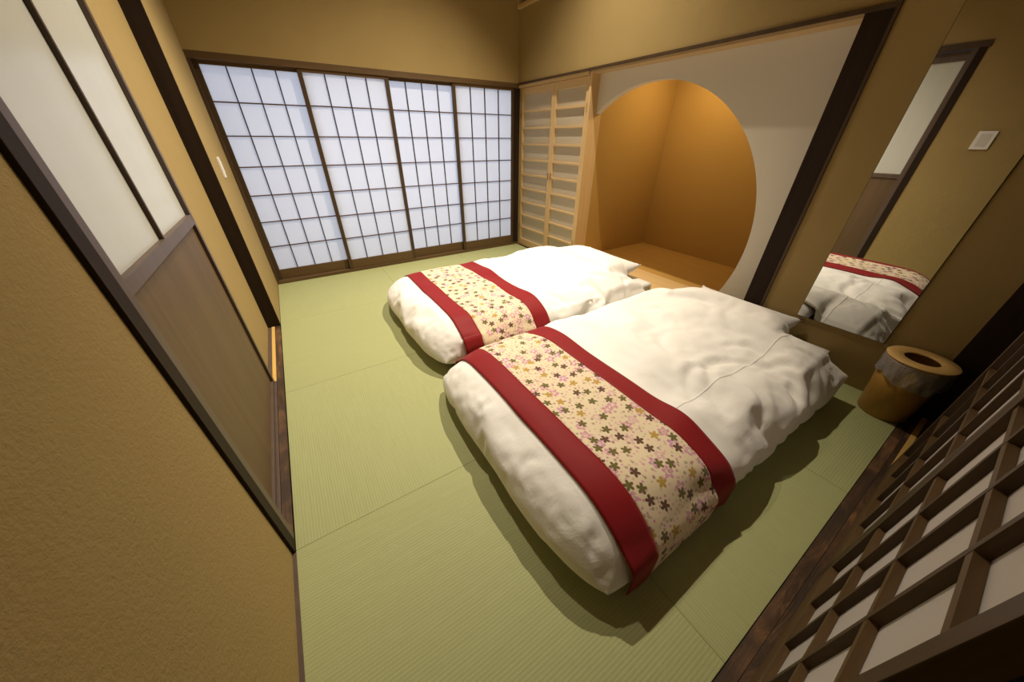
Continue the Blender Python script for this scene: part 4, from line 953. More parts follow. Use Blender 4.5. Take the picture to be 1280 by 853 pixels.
-30,-22,-11,-2,9,13,7,3,-1,-10,-10,-3,7,19,15,13,7,11,8,15,23,21,17,-6,-9,-2,2,2,0,0,-5,3,8,12,16,5,19,10,16,12,16,23,17,22,26,21,8,-12,-17,-19,-30,
-27,-22,-14,4,9,12,8,4,0,-7,-5,1,12,13,3,-4,-12,-10,-2,9,19,26,16,0,-13,-16,-16,-11,-15,-8,-6,-3,2,2,3,11,16,14,16,10,7,14,23,26,28,14,1,-12,-21,-24,
-20,-9,-2,0,9,8,11,9,5,1,-3,0,6,13,-4,-14,-20,-21,-17,-14,-6,7,23,27,15,-5,-10,-24,-24,-25,-21,-26,-22,-20,-10,-3,-8,-2,6,1,-4,0,1,20,22,23,21,16,4,
-7,-1,0,7,8,6,5,6,8,11,5,2,-1,2,8,13,3,-16,-24,-29,-28,-22,-7,7,19,29,20,2,-13,-27,-32,-34,-36,-34,-25,-27,-27,-23,-21,-10,-1,-3,-10,-3,5,6,4,16,21,
19,15,10,10,11,13,11,-1,-5,-4,-2,10,4,0,0,4,10,11,8,0,-6,-15,-19,-19,-13,-3,19,24,16,6,-12,-28,-28,-32,-25,-34,-36,-31,-23,-21,-25,-23,-22,-20,-19,
-16,-11,-8,1,3,9,8,10,7,16,19,18,11,14,13,14,11,8,2,0,1,5,10,8,10,7,2,3,0,0,5,13,20,20,16,4,-15,-23,-23,-25,-15,-21,-20,-28,-29,-30,-30,-20,-21,-21,
-23,-15,-12,-12,-17,-11,-2,0,2,6,10,18,23,26,23,23,19,12,2,-5,-1,1,5,10,2,3,4,12,11,3,-2,5,12,14,1,-8,-14,-22,-27,-24,-19,-15,-4,-4,-8,-14,-20,-21,
-20,-21,-22,-24,-23,-24,-23,-23,-23,-23,-22,-21,-16,-7,6,24,26,31,32,21,7,-3,-9,-8,1,5,10,9,10,11,17,18,19,12,10,3,3,-3,-13,-8,-10,-21,-10,-6,0,7,6,5,
-6,-9,-13,-14,-10,-8,-15,-12,-19,-14,-15,-15,-18,-18,-13,-3,2,18,23,29,29,32,15,3,-3,-1,0,-1,0,8,9,8,6,17,22,23,1,-11,-14,-10,-20,-22,-21,-20,-20,-15,
-11,-1,6,11,16,11,13,11,7,3,1,-3,-5,-8,-10,-11,-11,-11,-11,-7,-2,9,9,21,24,24,25,23,14,7,2,0,-1,3,7,5,6,9,19,23,28,18,4,-14,-20,-19,-13,-5,-4,-3,-5,4,
10,15,19,23,21,18,20,24,22,20,17,14,11,7,2,4,7,5,9,13,17,19,23,18,14,16,19,15,10,4,1,-2,1,0,-2,-6,-4,8,22,32,28,23,4,-7,-7,-4,0,2,5,8,15,13,19,29,32,
34,38,41,42,40,35,25,22,23,27,25,26,27,23,21,18,8,12,12,14,14,16,16,12,11,4,0,-6,-4,-8,-13,-15,-11,-2,12,33,38,33,24,16,22,26,29,28,29,29,27,26,27,26,
26,26,23,36,44,42,44,42,40,40,37,34,31,25,20,13,6,5,-2,2,10,14,14,6,0,0,3,-1,-9,-12,-25,-31,-29,-22,-10,7,31,39,39,36,35,34,34,30,25,28,28,29,26,18,
12,17,19,17,28,28,40,45,48,39,40,25,27,19,8,9,4,-4,-10,-12,-10,-4,3,8,6,-6,-3,3,-1,-12,-24,-27,-20,-18,-8,3,17,32,37,33,30,30,30,32,29,28,21,20,14,9,
12,10,-1,4,6,16,11,19,26,42,44,44,22,10,6,-7,-9,-20,-28,-35,-37,-34,-22,-13,1,8,8,9,3,-1,-10,-8,-11,-9,-6,-5,3,17,28,32,26,20,22,20,12,13,10,12,7,12,
5,-2,7,2,4,1,10,3,8,19,40,40,47,27,13,-8,-20,-30,-39,-46,-53,-49,-53,-50,-43,-23,-7,6,11,4,0,-5,-2,0,0,3,5,13,19,20,22,21,19,14,3,8,12,9,9,-6,-8,-10,
-9,0,-7,-2,-9,-6,-6,0,8,27,42,47,21,3,-12,-23,-28,-43,-49,-50,-65,-67,-65,-60,-50,-36,-17,11,6,8,-3,1,3,1,6,5,10,13,17,14,14,14,6,0,-4,-4,-8,-10,-9,
-8,-5,1,-7,-4,-12,-9,-12,-11,-9,-2,21,37,48,30,9,-1,-20,-28,-38,-47,-53,-50,-51,-49,-48,-39,-25,-3,10,3,0,-3,1,6,6,10,9,3,5,13,10,10,7,4,0,-5,-8,-11,
-12,-7,-10,-10,-2,-12,-7,-8,-6,-8,-7,-14,-10,14,25,41,38,30,13,1,-5,-13,-21,-25,-33,-35,-33,-17,-10,2,13,3,0,-4,-1,2,9,10,12,8,3,2,-5,4,7,2,-3,-6,-11,
-13,-18,-20,-12,-14,-5,1,1,0,-1,-5,-2,-12,-17,-21,-7,8,24,29,29,26,17,8,-3,-10,-16,-13,-13,-9,-2,6,8,10,1,-5,-5,0,2,10,12,11,2,-8,-11,-12,-6,3,-3,-7,
-10,-15,-17,-23,-24,-21,-17,-11,-7,1,2,-8,-10,-3,-10,-14,-26,-11,-2,7,7,19,22,19,14,7,3,1,-1,-3,5,11,17,10,8,2,0,-4,-1,3,10,11,10,1,-4,-7,-7,-6,-9,-8,
-18,-20,-23,-20,-29,-28,-27,-21,-11,-5,-3,0,-4,-11,-8,-13,-17,-31,-31,-27,-22,-10,-2,4,-3,1,5,0,5,6,8,9,15,18,3,-5,-8,-1,-4,-2,2,8,12,5,-3,-13,-8,-7,
-7,-15,-19,-31,-36,-36,-38,-26,-35,-22,-22,-15,-6,-7,-3,-9,-9,-12,-9,-22,-30,-35,-34,-33,-28,-22,-10,-16,-11,-6,-1,5,5,14,13,18,19,12,7,2,-1,-3,-1,1,
7,12,-4,-18,-26,-25,-12,-26,-34,-40,-36,-37,-44,-42,-38,-39,-33,-22,-16,-13,-12,-5,-11,-8,-8,-14,-26,-37,-38,-41,-41,-35,-31,-27,-32,-26,-20,-16,-2,5,
14,21,19,18,12,9,2,-5,-5,-4,-1,3,8,11,3,-19,-27,-18,-33,-41,-46,-50,-47,-37,-37,-29,-32,-33,-32,-28,-26,-21,-10,-9,-18,-11,-24,-18,-32,-34,-26,-33,
-42,-41,-39,-28,-32,-32,-19,-14,-5,6,23,19,17,9,11,5,1,-2,-8,-6,-5,0,10,15,7,-10,-25,-33,-40,-44,-38,-44,-40,-37,-26,-36,-32,-35,-25,-28,-29,-16,-16,
-27,-22,-22,-32,-22,-22,-13,-22,-33,-38,-38,-36,-36,-30,-24,-13,0,20,20,18,14,14,11,6,1,-2,-10,-20,-21,-13,-1,9,22,9,1,-5,-12,-17,-21,-33,-25,-28,-21,
-25,-25,-33,-24,-32,-33,-24,-24,-29,-29,-30,-24,-21,-15,-5,-7,-14,-23,-19,-19,-27,-16,-7,3,12,11,7,8,7,15,12,4,-2,-3,-7,-8,-19,-24,-17,-7,7,17,14,6,
-6,-14,-20,-25,-23,-28,-23,-31,-26,-37,-34,-34,-32,-33,-33,-30,-21,-23,-15,-3,-1,4,-5,-11,-18,-17,-15,-21,-18,-7,7,14,12,14,16,14,14,9,4,-1,-3,-4,-3,
-5,-15,-13,-6,6,17,19,22,12,8,-1,-11,-15,-18,-22,-24,-19,-30,-25,-28,-25,-27,-23,-21,-17,-16,-4,0,4,3,2,-1,-6,-8,-10,-17,-11,0,7,17,15,17,14,14,13,7,
3,-2,-5,-4,-1,-4,-4,-4,2,7,16,21,29,25,18,7,5,2,-1,-13,-17,-22,-21,-24,-23,-18,-13,-6,-9,-12,-4,6,10,7,-2,-8,-12,-17,-18,-19,-16,-7,7,14,19,17,18,13,
14,11,6,1,-4,-6,-5,-2,0,-1,3,7,9,16,20,25,31,36,33,29,17,11,7,3,-3,-5,1,-2,5,8,6,6,8,13,14,12,9,0,-3,-5,-14,-11,-14,-10,-6,6,12,20,18,18,20,14,10,5,
-4,-9,-8,-5,-3,-4,0,2,8,13,16,17,29,33,34,39,42,39,35,30,24,18,17,14,9,13,13,16,17,18,14,14,9,7,-3,-5,-15,-21,-18,-15,-12,-7,3,17,23,22,17,20,13,6,1,
-5,-11,-13,-6,-4,-2,0,6,8,15,16,16,23,28,36,41,44,45,43,40,33,25,24,25,22,25,24,25,23,19,16,6,9,2,-2,-15,-18,-13,-14,-1,3,-1,1,10,25,33,25,20,9,1,-4,
-8,-10,-10,-6,-6,-3,0,3,6,11,14,13,20,22,30,33,38,42,45,47,42,34,25,24,24,23,22,18,11,11,9,3,1,-6,-6,-13,-17,-12,-4,4,12,16,13,23,29,33,27,13,-1,-11,
-17,-20,-15,-11,-7,-10,-8,-2,-2,1,8,12,16,19,22,20,19,19,29,23,36,38,37,33,26,23,17,21,8,7,-3,5,-1,-4,-16,-19,-19,-12,-3,6,15,24,25,27,31,29,27,23,5,
-7,-16,-22,-24,-22,-11,-6,-6,-5,-3,-1,2,6,11,11,16,22,17,19,7,16,14,31,33,36,27,23,15,0,2,-1,-6,-6,-2,-6,-12,-17,-16,-7,0,11,18,26,37,35,33,29,26,21,
20,8,-8,-16,-20,-19,-14,-9,-5,-4,-7,-10,-2,0,4,9,14,14,16,7,11,0,10,6,25,30,35,19,10,1,-5,-7,-11,-13,-15,-15,-15,-16,-13,-7,7,15,22,28,22,34,31,27,22,
22,16,15,10,1,-5,-9,-10,-10,-8,-4,-4,-14,-9,-4,-2,3,8,9,12,9,11,12,-3,2,2,19,27,33,17,11,-1,-3,-4,-7,-6,-9,-9,-9,-6,5,10,19,26,28,28,23,18,24,22,22,
18,13,8,3,-3,-6,-7,-8,-7,-6,-4,-5,-15,-12,-11,-3,2,7,11,10,9,7,2,3,-6,-2,15,24,31,17,12,1,6,1,-5,2,-5,0,2,11,17,21,28,29,28,20,19,11,17,17,18,15,10,2,
-2,-10,-17,-11,-6,-6,-5,-4,-5,-14,-17,-14,-4,2,6,6,8,4,6,3,2,-1,-4,10,23,30,28,14,5,12,13,4,14,8,19,20,20,29,35,31,30,25,17,15,6,12,12,16,12,6,-4,-11,
-22,-26,-23,-8,-5,-4,-4,-5,-8,-11,-11,-3,2,6,9,8,6,3,-2,0,-2,-6,7,18,26,27,10,11,17,21,18,27,22,32,33,35,35,32,30,23,21,16,13,3,5,2,11,10,3,-10,-20,
-26,-28,-23,-9,-5,-4,-4,-5,-7,-9,-4,0,3,6,7,6,1,-3,1,0,-2,-7,5,16,22,28,20,22,23,29,31,37,39,41,39,32,35,32,27,19,19,17,9,0,-1,5,10,8,3,-4,-17,-26,
-21,-21,-10,-5,-4,-4,-6,-6,-10,-6,1,4,6,3,5,0,1,-2,-5,-7,-7,3,12,18,22,26,28,31,35,39,41,42,42,38,34,31,26,24,19,17,13,7,-2,3,4,7,7,3,0,-7,-19,-18,
-14,-13,-6,-4,-4,-6,-6,-6,-1,3,6,6,6,3,-2,1,-6,-5,-6,-8,1,11,16,21,25,28,30,31,29,30,23,33,34,30,22,24,21,20,15,12,5,-3,1,3,6,6,4,3,0,-6,-14,-14,-9,
-6,-4,-4,-6,-4,-3,2,4,7,6,8,6,4,3,1,0,-3,-8,1,11,13,13,20,23,24,26,19,18,11,25,26,25,15,16,19,19,14,8,4,-4,-1,1,5,5,5,4,1,-2,-8,-13,-9,-6,-4,-5,-6,-5,
-2,1,4,7,6,5,4,3,1,-1,-2,-6,-9,0,10,11,8,16,13,23,21,13,9,1,19,26,18,12,16,11,16,13,9,3,-5,-3,0,2,5,5,4,3,1,-2,-6,-9,-6,-4,-5,-5,-3,-1,1,3,5,6,6,5,4,
3,2,-1,-4,-9,-1,7,9,4,11,8,20,15,9,2,-7,13,20,13,9,13,6,13,10,7,2,-6,-2,0,3,4,3,2,1,0,-1,-3,-5,-6,-5,-6,-5,-4,-3,-2,0,1,3,2,2,1,0,-2,-3,-6,-10,-3,2,5,
4,7,8,12,11,10,5,-11,11,14,11,9,10,7,6,5,3,0,-6,-5,-2,0,2,0,-1,-1,-2,-3,-3,-4,-4,-6,]
DRAPE_FAR = [
-8,-9,-12,-14,-16,-17,-18,-18,-18,-17,-17,-15,-12,2,-10,-10,-9,-4,11,-11,-12,-12,-10,7,-5,10,-2,-4,19,-5,-8,-10,-11,-12,-11,-10,4,-15,-17,-18,-19,-20,
-21,-21,-20,-19,-18,-16,-14,-11,-11,-8,-9,-10,-12,-14,-15,-17,-18,-19,-20,-20,-21,-20,-16,-4,-15,-16,1,-9,-19,-21,-24,-24,-17,-7,-16,-11,2,24,3,-7,
-14,-16,-18,-19,-20,-23,-25,-24,-24,-23,-22,-20,-19,-18,-17,-15,-13,-11,-10,-11,-8,-9,-8,-13,-15,-17,-18,-19,-22,-23,-24,-25,-27,-29,-24,-16,-27,-30,
-26,-20,-23,-14,-9,-24,-26,-21,-17,-1,14,4,-15,-12,-9,-21,-23,-26,-27,-28,-26,-26,-24,-24,-22,-21,-20,-18,-14,-12,-8,-10,-10,-7,-9,-10,-11,-16,-17,
-18,-14,-20,-23,-24,-25,-22,-28,-30,-30,-30,-29,-27,-24,-19,-8,-2,-20,-25,-28,-29,-21,-6,-17,-20,-5,-14,-21,-23,-24,-25,-23,-18,-23,-23,-21,-19,-19,
-18,-15,-8,-7,-10,-10,-10,-6,-9,-10,-14,-16,-18,-20,-21,-18,-23,-25,-26,-27,-25,-28,-28,-29,-27,-26,-24,-15,-10,-2,-19,-24,-31,-33,-34,-34,-31,-26,-9,
-20,-23,-23,-20,-24,-27,-19,-23,-22,-22,-20,-20,-19,-15,-9,-7,-11,-10,-9,-6,-9,-9,-14,-15,-20,-19,-21,-22,-23,-24,-25,-25,-27,-26,-25,-22,-20,-17,-22,
-14,-16,-5,-21,-24,-31,-29,-35,-36,-33,-28,-16,-24,-19,-24,-24,-24,-24,-23,-21,-16,-19,-16,-18,-18,-17,-15,-12,-11,-10,-8,-5,-8,-9,-15,-17,-20,-20,
-22,-21,-23,-22,-24,-22,-24,-22,-21,-17,-15,-13,-20,-20,-20,-11,-24,-26,-26,-29,-34,-34,-33,-33,-31,-28,-21,-24,-21,-25,-23,-24,-24,-19,-22,-18,-20,
-18,-17,-14,-13,-11,-9,-7,-4,-7,-10,-14,-19,-20,-19,-22,-21,-23,-24,-24,-23,-23,-19,-19,-14,-10,-11,-19,-22,-24,-23,-26,-25,-23,-27,-29,-28,-30,-30,
-30,-29,-27,-24,-20,-25,-22,-23,-23,-23,-21,-21,-19,-17,-16,-13,-12,-9,-9,-6,-3,-6,-9,-13,-19,-20,-21,-23,-23,-23,-21,-24,-24,-22,-18,-19,-15,-13,-14,
-20,-23,-23,-25,-25,-22,-23,-26,-26,-23,-26,-26,-27,-26,-23,-24,-21,-24,-23,-24,-23,-23,-20,-20,-18,-16,-16,-14,-12,-11,-8,-5,-2,-6,-11,-15,-18,-19,
-22,-22,-23,-24,-23,-23,-24,-23,-20,-21,-17,-17,-17,-21,-22,-23,-24,-23,-21,-23,-24,-23,-20,-22,-22,-24,-24,-23,-24,-23,-21,-22,-22,-22,-20,-21,-20,
-18,-17,-15,-14,-10,-10,-8,-4,-1,-7,-10,-14,-16,-18,-20,-20,-22,-22,-23,-24,-24,-24,-24,-24,-24,-22,-23,-23,-21,-22,-22,-22,-21,-22,-21,-20,-18,-20,
-20,-22,-22,-22,-23,-23,-22,-22,-22,-21,-19,-20,-18,-17,-16,-14,-13,-11,-9,-7,-3,-1,-6,-9,-13,-15,-17,-18,-19,-20,-21,-22,-23,-23,-23,-23,-23,-22,-22,
-22,-21,-20,-21,-20,-20,-20,-20,-19,-18,-16,-18,-19,-20,-20,-20,-21,-21,-20,-20,-20,-21,-20,-19,-19,-17,-16,-13,-13,-11,-9,-6,-2,0,-5,-8,-12,-14,-17,
-17,-18,-19,-19,-21,-22,-21,-21,-21,-21,-21,-21,-20,-20,-19,-19,-19,-19,-18,-18,-17,-16,-16,-17,-17,-19,-19,-19,-20,-19,-19,-19,-20,-20,-20,-19,-18,
-16,-15,-13,-11,-10,-8,-6,-1,0,-4,-7,-11,-13,-16,-16,-17,-17,-18,-20,-21,-20,-20,-21,-20,-20,-20,-20,-20,-20,-18,-18,-19,-17,-17,-16,-15,-16,-17,-17,
-17,-18,-18,-19,-19,-19,-18,-19,-19,-19,-18,-17,-15,-13,-12,-10,-9,-7,-5,0,1,-3,-7,-10,-12,-15,-15,-16,-18,-18,-19,-20,-19,-19,-20,-19,-19,-20,-20,
-20,-19,-18,-18,-18,-16,-16,-16,-14,-16,-15,-16,-16,-17,-17,-18,-18,-18,-17,-18,-18,-18,-17,-16,-15,-13,-11,-9,-8,-6,-4,0,-6,-4,-6,-9,-11,-14,-14,-15,
-16,-17,-18,-18,-19,-19,-19,-19,-19,-19,-18,-18,-18,-17,-17,-17,-15,-15,-14,-13,-14,-14,-15,-15,-16,-16,-16,-17,-17,-17,-17,-17,-17,-16,-15,-14,-12,
-9,-8,-6,-5,-3,-2,-6,-8,-7,-7,-12,-13,-13,-14,-15,-17,-17,-18,-18,-18,-18,-18,-18,-17,-17,-17,-17,-16,-16,-16,-14,-14,-13,-13,-13,-13,-14,-14,-14,-15,
-15,-16,-15,-15,-15,-15,-15,-15,-14,-13,-11,-11,-10,-6,-4,-4,-5,-6,-9,-9,-7,-13,-12,-12,-14,-15,-16,-16,-16,-16,-17,-17,-16,-16,-16,-16,-16,-16,-16,
-14,-15,-14,-13,-12,-13,-13,-13,-13,-13,-14,-14,-14,-14,-14,-15,-14,-14,-14,-14,-14,-13,-12,-10,-9,-8,-7,-6,-4,-5,-8,-8,-11,-12,-11,-11,-12,-13,-14,
-15,-15,-15,-15,-15,-15,-15,-14,-15,-15,-15,-14,-14,-14,-13,-12,-11,-12,-12,-12,-12,-12,-13,-13,-13,-13,-13,-13,-13,-13,-13,-13,-13,-12,-11,-9,-8,-7,
-6,-5,-3,-4,-8,-7,-9,-12,-10,-11,-12,-14,-13,-13,-14,-14,-14,-14,-14,-14,-15,-14,-14,-14,-13,-13,-12,-12,-11,-11,-11,-11,-10,-11,-11,-11,-12,-12,-12,
-11,-12,-12,-12,-12,-12,-11,-11,-11,-9,-8,-8,-7,-4,-2,-3,-6,-6,-8,-11,-9,-10,-11,-13,-13,-12,-12,-12,-12,-12,-13,-13,-13,-13,-13,-12,-11,-11,-10,-11,
-10,-10,-10,-9,-9,-11,-11,-11,-11,-11,-13,-11,-11,-10,-11,-10,-10,-10,-11,-10,-10,-9,-7,-6,-3,-1,-2,-5,-7,-8,-10,-8,-10,-12,-12,-12,-11,-11,-11,-11,
-11,-11,-12,-12,-12,-12,-12,-11,-12,-11,-11,-9,-9,-8,-8,-9,-10,-11,-12,-11,-11,-11,-10,-10,-9,-9,-9,-9,-9,-9,-9,-10,-8,-6,-5,-3,0,-1,-4,-7,-8,-9,-8,
-10,-10,-11,-10,-10,-9,-10,-11,-11,-10,-10,-10,-10,-11,-11,-9,-11,-10,-9,-8,-10,-9,-11,-9,-10,-11,-11,-10,-10,-10,-9,-8,-8,-8,-8,-7,-8,-8,-8,-9,-7,-5,
-4,-3,1,-2,-3,-5,-7,-8,-9,-10,-10,-10,-9,-9,-9,-9,-9,-9,-9,-9,-9,-9,-9,-10,-9,-10,-9,-10,-10,-10,-10,-10,-11,-10,-10,-10,-10,-9,-8,-8,-7,-7,-6,-6,-6,
-6,-7,-7,-8,-7,-7,-5,-2,2,-4,-4,-4,-6,-7,-8,-8,-8,-9,-8,-8,-7,-8,-8,-8,-7,-7,-8,-8,-8,-8,-8,-8,-8,-9,-8,-9,-9,-9,-9,-9,-8,-9,-8,-8,-7,-7,-6,-5,-5,-5,
-5,-5,-5,-6,-6,-6,-6,-5,-1,1,-3,-3,-3,-5,-6,-7,-7,-7,-7,-7,-6,-6,-6,-6,-6,-6,-6,-7,-6,-6,-6,-7,-7,-7,-7,-7,-7,-7,-7,-8,-7,-10,-8,-10,-7,-6,-6,-5,-5,
-5,-3,-4,-4,-4,-5,-5,-5,-4,-3,0,-2,-2,-2,-3,-5,-5,-5,-6,-6,-6,-6,-5,-5,-5,-4,-5,-5,-5,-5,-5,-5,-5,-5,-5,-6,-6,-6,-6,-6,-7,-8,-8,-9,-9,-9,-8,-8,-7,-6,
-4,-4,-3,-3,-3,-3,-3,-4,-4,-3,-2,-2,-1,-1,-1,-2,-3,-4,-4,-4,-4,-4,-4,-4,-3,-3,-3,-4,-3,-3,-3,-3,-3,-3,-4,-4,-4,-4,-5,-5,-5,-6,-7,-7,-9,-8,-9,-9,-7,-6,
-6,-6,-4,-3,-2,-1,-2,-2,-2,-3,-3,-1,0,1,0,0,-1,-2,-3,-2,-3,-3,-3,-3,-3,-2,-2,-2,-2,-2,-2,-2,-2,-2,-2,-2,-3,-2,-3,-4,-5,-5,-5,-6,-7,-7,-8,-7,-7,-7,-6,
-5,-5,-3,-2,-1,0,0,-1,-1,-1,-1,0,1,2,1,-2,-2,-2,-1,-1,-1,-1,-1,-1,-1,0,-1,0,0,-1,-1,-1,-1,-1,-1,-2,-1,-1,-1,-2,-3,-4,-4,-5,-6,-6,-7,-5,-6,-5,-5,-4,-3,
-3,-2,0,2,2,1,0,0,0,1,1,1,2,0,-1,-1,0,0,0,0,0,0,0,0,-1,0,0,0,0,0,0,1,0,1,1,1,1,-1,-2,-4,-4,-4,-4,-4,-5,-7,-4,-4,-4,-2,-2,-1,-1,0,0,1,2,1,1,2,2,2,1,2,
0,0,0,1,1,2,2,2,2,2,2,0,1,2,2,2,1,1,1,2,2,1,2,0,0,-1,-2,-3,-4,-6,-5,-6,-7,-6,-5,-3,-1,0,0,1,1,2,2,2,2,3,3,3,3,3,0,0,1,2,2,1,3,3,3,3,2,2,1,2,3,3,3,2,2,
2,2,2,3,4,2,1,0,0,-2,-5,-6,-7,-4,-5,-5,-3,-2,0,1,0,2,-1,0,-2,-1,3,5,4,3,2,1,1,1,3,2,3,3,4,5,5,5,4,4,3,4,5,5,5,5,4,4,4,3,3,5,3,2,1,0,-1,-6,-5,-7,-5,-4,
-3,-2,0,1,1,-1,1,-2,-3,-5,0,4,4,4,4,0,-2,2,3,3,4,4,5,5,5,5,6,6,4,4,3,3,4,4,4,5,6,5,5,5,5,5,4,1,0,-1,-5,-6,-6,-3,-2,-1,-1,-2,-1,-2,-2,-2,-3,-3,-2,2,5,
5,3,2,1,-1,1,2,3,3,6,6,6,6,7,7,7,5,6,5,5,6,6,6,6,5,5,6,7,7,5,5,2,0,-3,-5,-4,-5,-4,-2,0,1,1,0,0,0,-1,-2,-2,-1,1,2,2,3,3,2,1,0,2,4,5,6,5,5,6,7,8,7,8,7,
6,6,6,6,6,7,7,7,8,7,7,5,3,2,-1,-2,-4,-3,-2,-3,0,0,-2,-2,-2,-3,-2,-1,0,0,0,0,-1,-1,-1,2,3,2,1,3,5,5,7,6,6,7,8,8,7,7,8,8,8,8,8,8,8,9,9,9,9,8,7,5,2,-1,
-2,-2,-3,-3,-3,-3,-1,0,0,0,-1,0,1,1,2,2,2,1,0,0,3,4,4,2,5,7,7,8,7,7,8,8,8,9,8,9,9,10,9,10,10,10,11,11,11,9,7,5,3,2,1,-1,-1,-1,-1,-2,-2,-2,-2,-2,-1,-1,
0,1,2,3,3,3,2,1,2,0,-1,-1,3,7,8,9,9,9,9,9,9,10,10,10,11,11,11,11,11,12,12,12,12,12,10,9,7,5,4,3,-1,0,0,0,0,0,0,-1,0,1,1,2,2,4,4,4,4,4,3,2,1,-4,-5,4,9,
10,10,10,10,11,11,10,11,11,12,12,13,13,13,13,12,13,13,13,12,10,9,9,7,5,2,-1,-1,-1,-1,-1,-1,0,1,1,2,2,3,4,5,5,3,4,4,3,0,-5,-5,-3,5,10,11,11,11,12,12,
12,12,12,12,13,14,14,15,15,14,14,14,14,15,13,12,11,10,8,7,4,1,0,0,0,0,0,2,3,3,3,4,3,2,2,1,1,3,3,3,1,-5,-4,-2,6,10,12,12,13,14,13,13,14,13,13,14,15,16,
17,16,16,16,15,15,14,14,13,12,11,10,7,4,3,2,0,1,2,2,2,4,5,5,4,5,4,4,4,3,2,1,0,-1,-4,-2,0,-1,1,12,14,14,15,14,15,15,15,15,15,15,13,11,12,13,11,13,14,
14,14,13,11,12,9,8,5,4,3,1,1,2,3,5,6,6,6,5,6,5,5,5,5,3,2,0,-3,-3,-1,1,-4,2,7,14,15,16,16,16,16,17,14,10,10,11,7,6,8,9,10,7,8,13,14,14,13,11,8,6,5,4,2,
2,3,4,6,7,7,8,7,7,6,5,4,4,4,1,-2,-2,-1,0,1,-4,3,8,13,16,17,17,18,18,17,14,11,7,4,2,1,0,0,0,1,3,7,8,8,13,11,10,8,5,4,3,3,5,4,7,7,8,9,8,8,8,7,6,5,2,2,
-2,-1,0,0,0,-3,1,8,14,17,18,19,19,17,14,12,9,7,5,4,3,2,1,2,3,3,5,8,7,9,11,10,9,6,5,5,4,4,4,6,7,9,10,9,7,7,4,1,0,-1,-1,-1,1,1,1,0,-2,0,7,14,18,19,20,
20,18,16,13,11,9,5,0,-2,1,-1,3,3,3,4,4,5,6,9,9,9,6,6,5,5,5,5,6,9,9,10,10,8,5,4,3,2,0,0,1,1,2,0,-1,0,0,8,15,19,18,21,21,19,17,14,10,0,-2,-2,-5,-3,-4,1,
1,4,5,6,6,7,7,8,8,8,7,7,7,7,7,8,8,8,11,10,10,6,3,2,1,1,1,2,3,3,1,1,1,0,3,15,20,20,20,21,21,18,15,9,-1,-6,-6,-6,-5,-4,1,1,5,3,6,6,8,9,9,10,10,10,9,9,8,
8,9,9,9,9,10,8,7,5,2,1,2,3,3,4,3,2,2,2,2,0,11,21,21,22,23,22,17,11,4,-6,-7,-6,-6,-4,-4,0,-1,2,3,6,6,9,10,9,7,6,8,9,10,10,10,11,11,11,10,10,9,8,6,3,3,
3,4,4,5,3,4,3,-1,-4,-7,-8,-10,-9,-7,-7,-6,-6,-7,-8,-9,-8,-7,-3,-2,-3,-1,-1,1,3,7,8,9,7,8,7,7,6,7,8,8,10,9,7,10,12,12,11,9,7,4,4,5,5,4,5,5,5,4,-6,-6,
-6,-6,-9,-9,-10,-10,-10,-9,-9,-9,-8,-8,-6,-5,-2,-2,-2,-1,3,5,7,6,8,5,5,4,5,2,1,1,1,3,7,8,10,9,8,10,8,5,5,6,6,6,6,6,5,3,5,-5,-5,-4,-6,-8,-8,-9,-9,-10,
-10,-9,-7,-6,-6,-4,-3,-2,-2,-1,1,4,5,7,6,7,5,2,3,4,1,0,-2,-2,-3,-1,1,3,5,7,5,5,5,7,7,7,7,7,7,6,3,2,-4,-4,-5,-6,-7,-7,-7,-8,-9,-9,-8,-7,-6,-5,-3,-3,-1,
0,1,2,3,7,8,8,8,6,4,2,2,0,-1,-2,-3,-3,-3,2,4,5,4,5,5,7,8,8,8,8,8,8,7,4,1,-2,-3,-4,-5,-6,-6,-7,-7,-8,-7,-6,-6,-5,-4,-2,-1,0,2,2,3,5,7,7,8,7,4,3,3,2,1,
0,0,-1,-1,-3,-1,1,4,5,6,7,8,9,10,10,9,9,8,7,6,2,-1,-2,-3,-4,-4,-5,-5,-6,-7,-8,-7,-6,-4,-3,-1,0,2,3,4,5,7,8,7,9,6,6,5,5,3,3,2,1,1,-3,-3,0,2,5,5,7,8,9,
10,10,10,11,9,9,8,7,3,0,-1,-1,-2,-3,-4,-4,-5,-6,-6,-7,-4,-3,-1,0,2,3,4,6,6,7,10,8,10,7,7,5,6,5,4,3,2,1,-3,-2,1,2,6,7,8,10,11,11,11,11,11,11,10,9,8,4,
1,0,0,-1,-2,-2,-3,-4,-5,-5,-7,-8,-5,-1,1,3,4,5,6,7,8,8,8,8,8,7,7,6,5,4,3,-3,-3,-4,-1,2,4,6,8,9,11,11,12,12,12,11,10,9,8,9,4,2,0,0,0,-1,-1,-2,-3,-4,-6,
-7,-6,-5,-4,-3,-1,0,-1,3,-2,-1,-1,0,0,-1,3,2,0,-1,-2,-4,-4,-3,-3,0,3,5,8,9,10,12,12,13,13,12,11,9,8,7,5,0,2,1,0,1,0,-2,-2,-6,-5,-7,-7,-5,-3,-3,-1,-2,
2,0,-1,-2,-3,-3,-4,-4,-3,-3,-4,-4,-3,-3,-3,-3,-5,-3,1,3,5,8,10,9,11,13,14,14,13,11,10,8,7,3,0,3,2,1,1,2,-1,-4,-7,-8,-6,-7,-5,-3,-2,-2,-2,-2,-3,-2,-3,
-3,-2,-2,-2,-4,-3,-2,-2,-2,-1,-2,-2,-5,-2,2,4,7,8,10,9,12,13,14,13,13,11,9,6,4,3,1,3,3,3,2,2,0,-2,-5,-6,-8,-7,-5,-2,-1,-1,-2,-1,-2,-2,0,-1,0,0,0,-1,
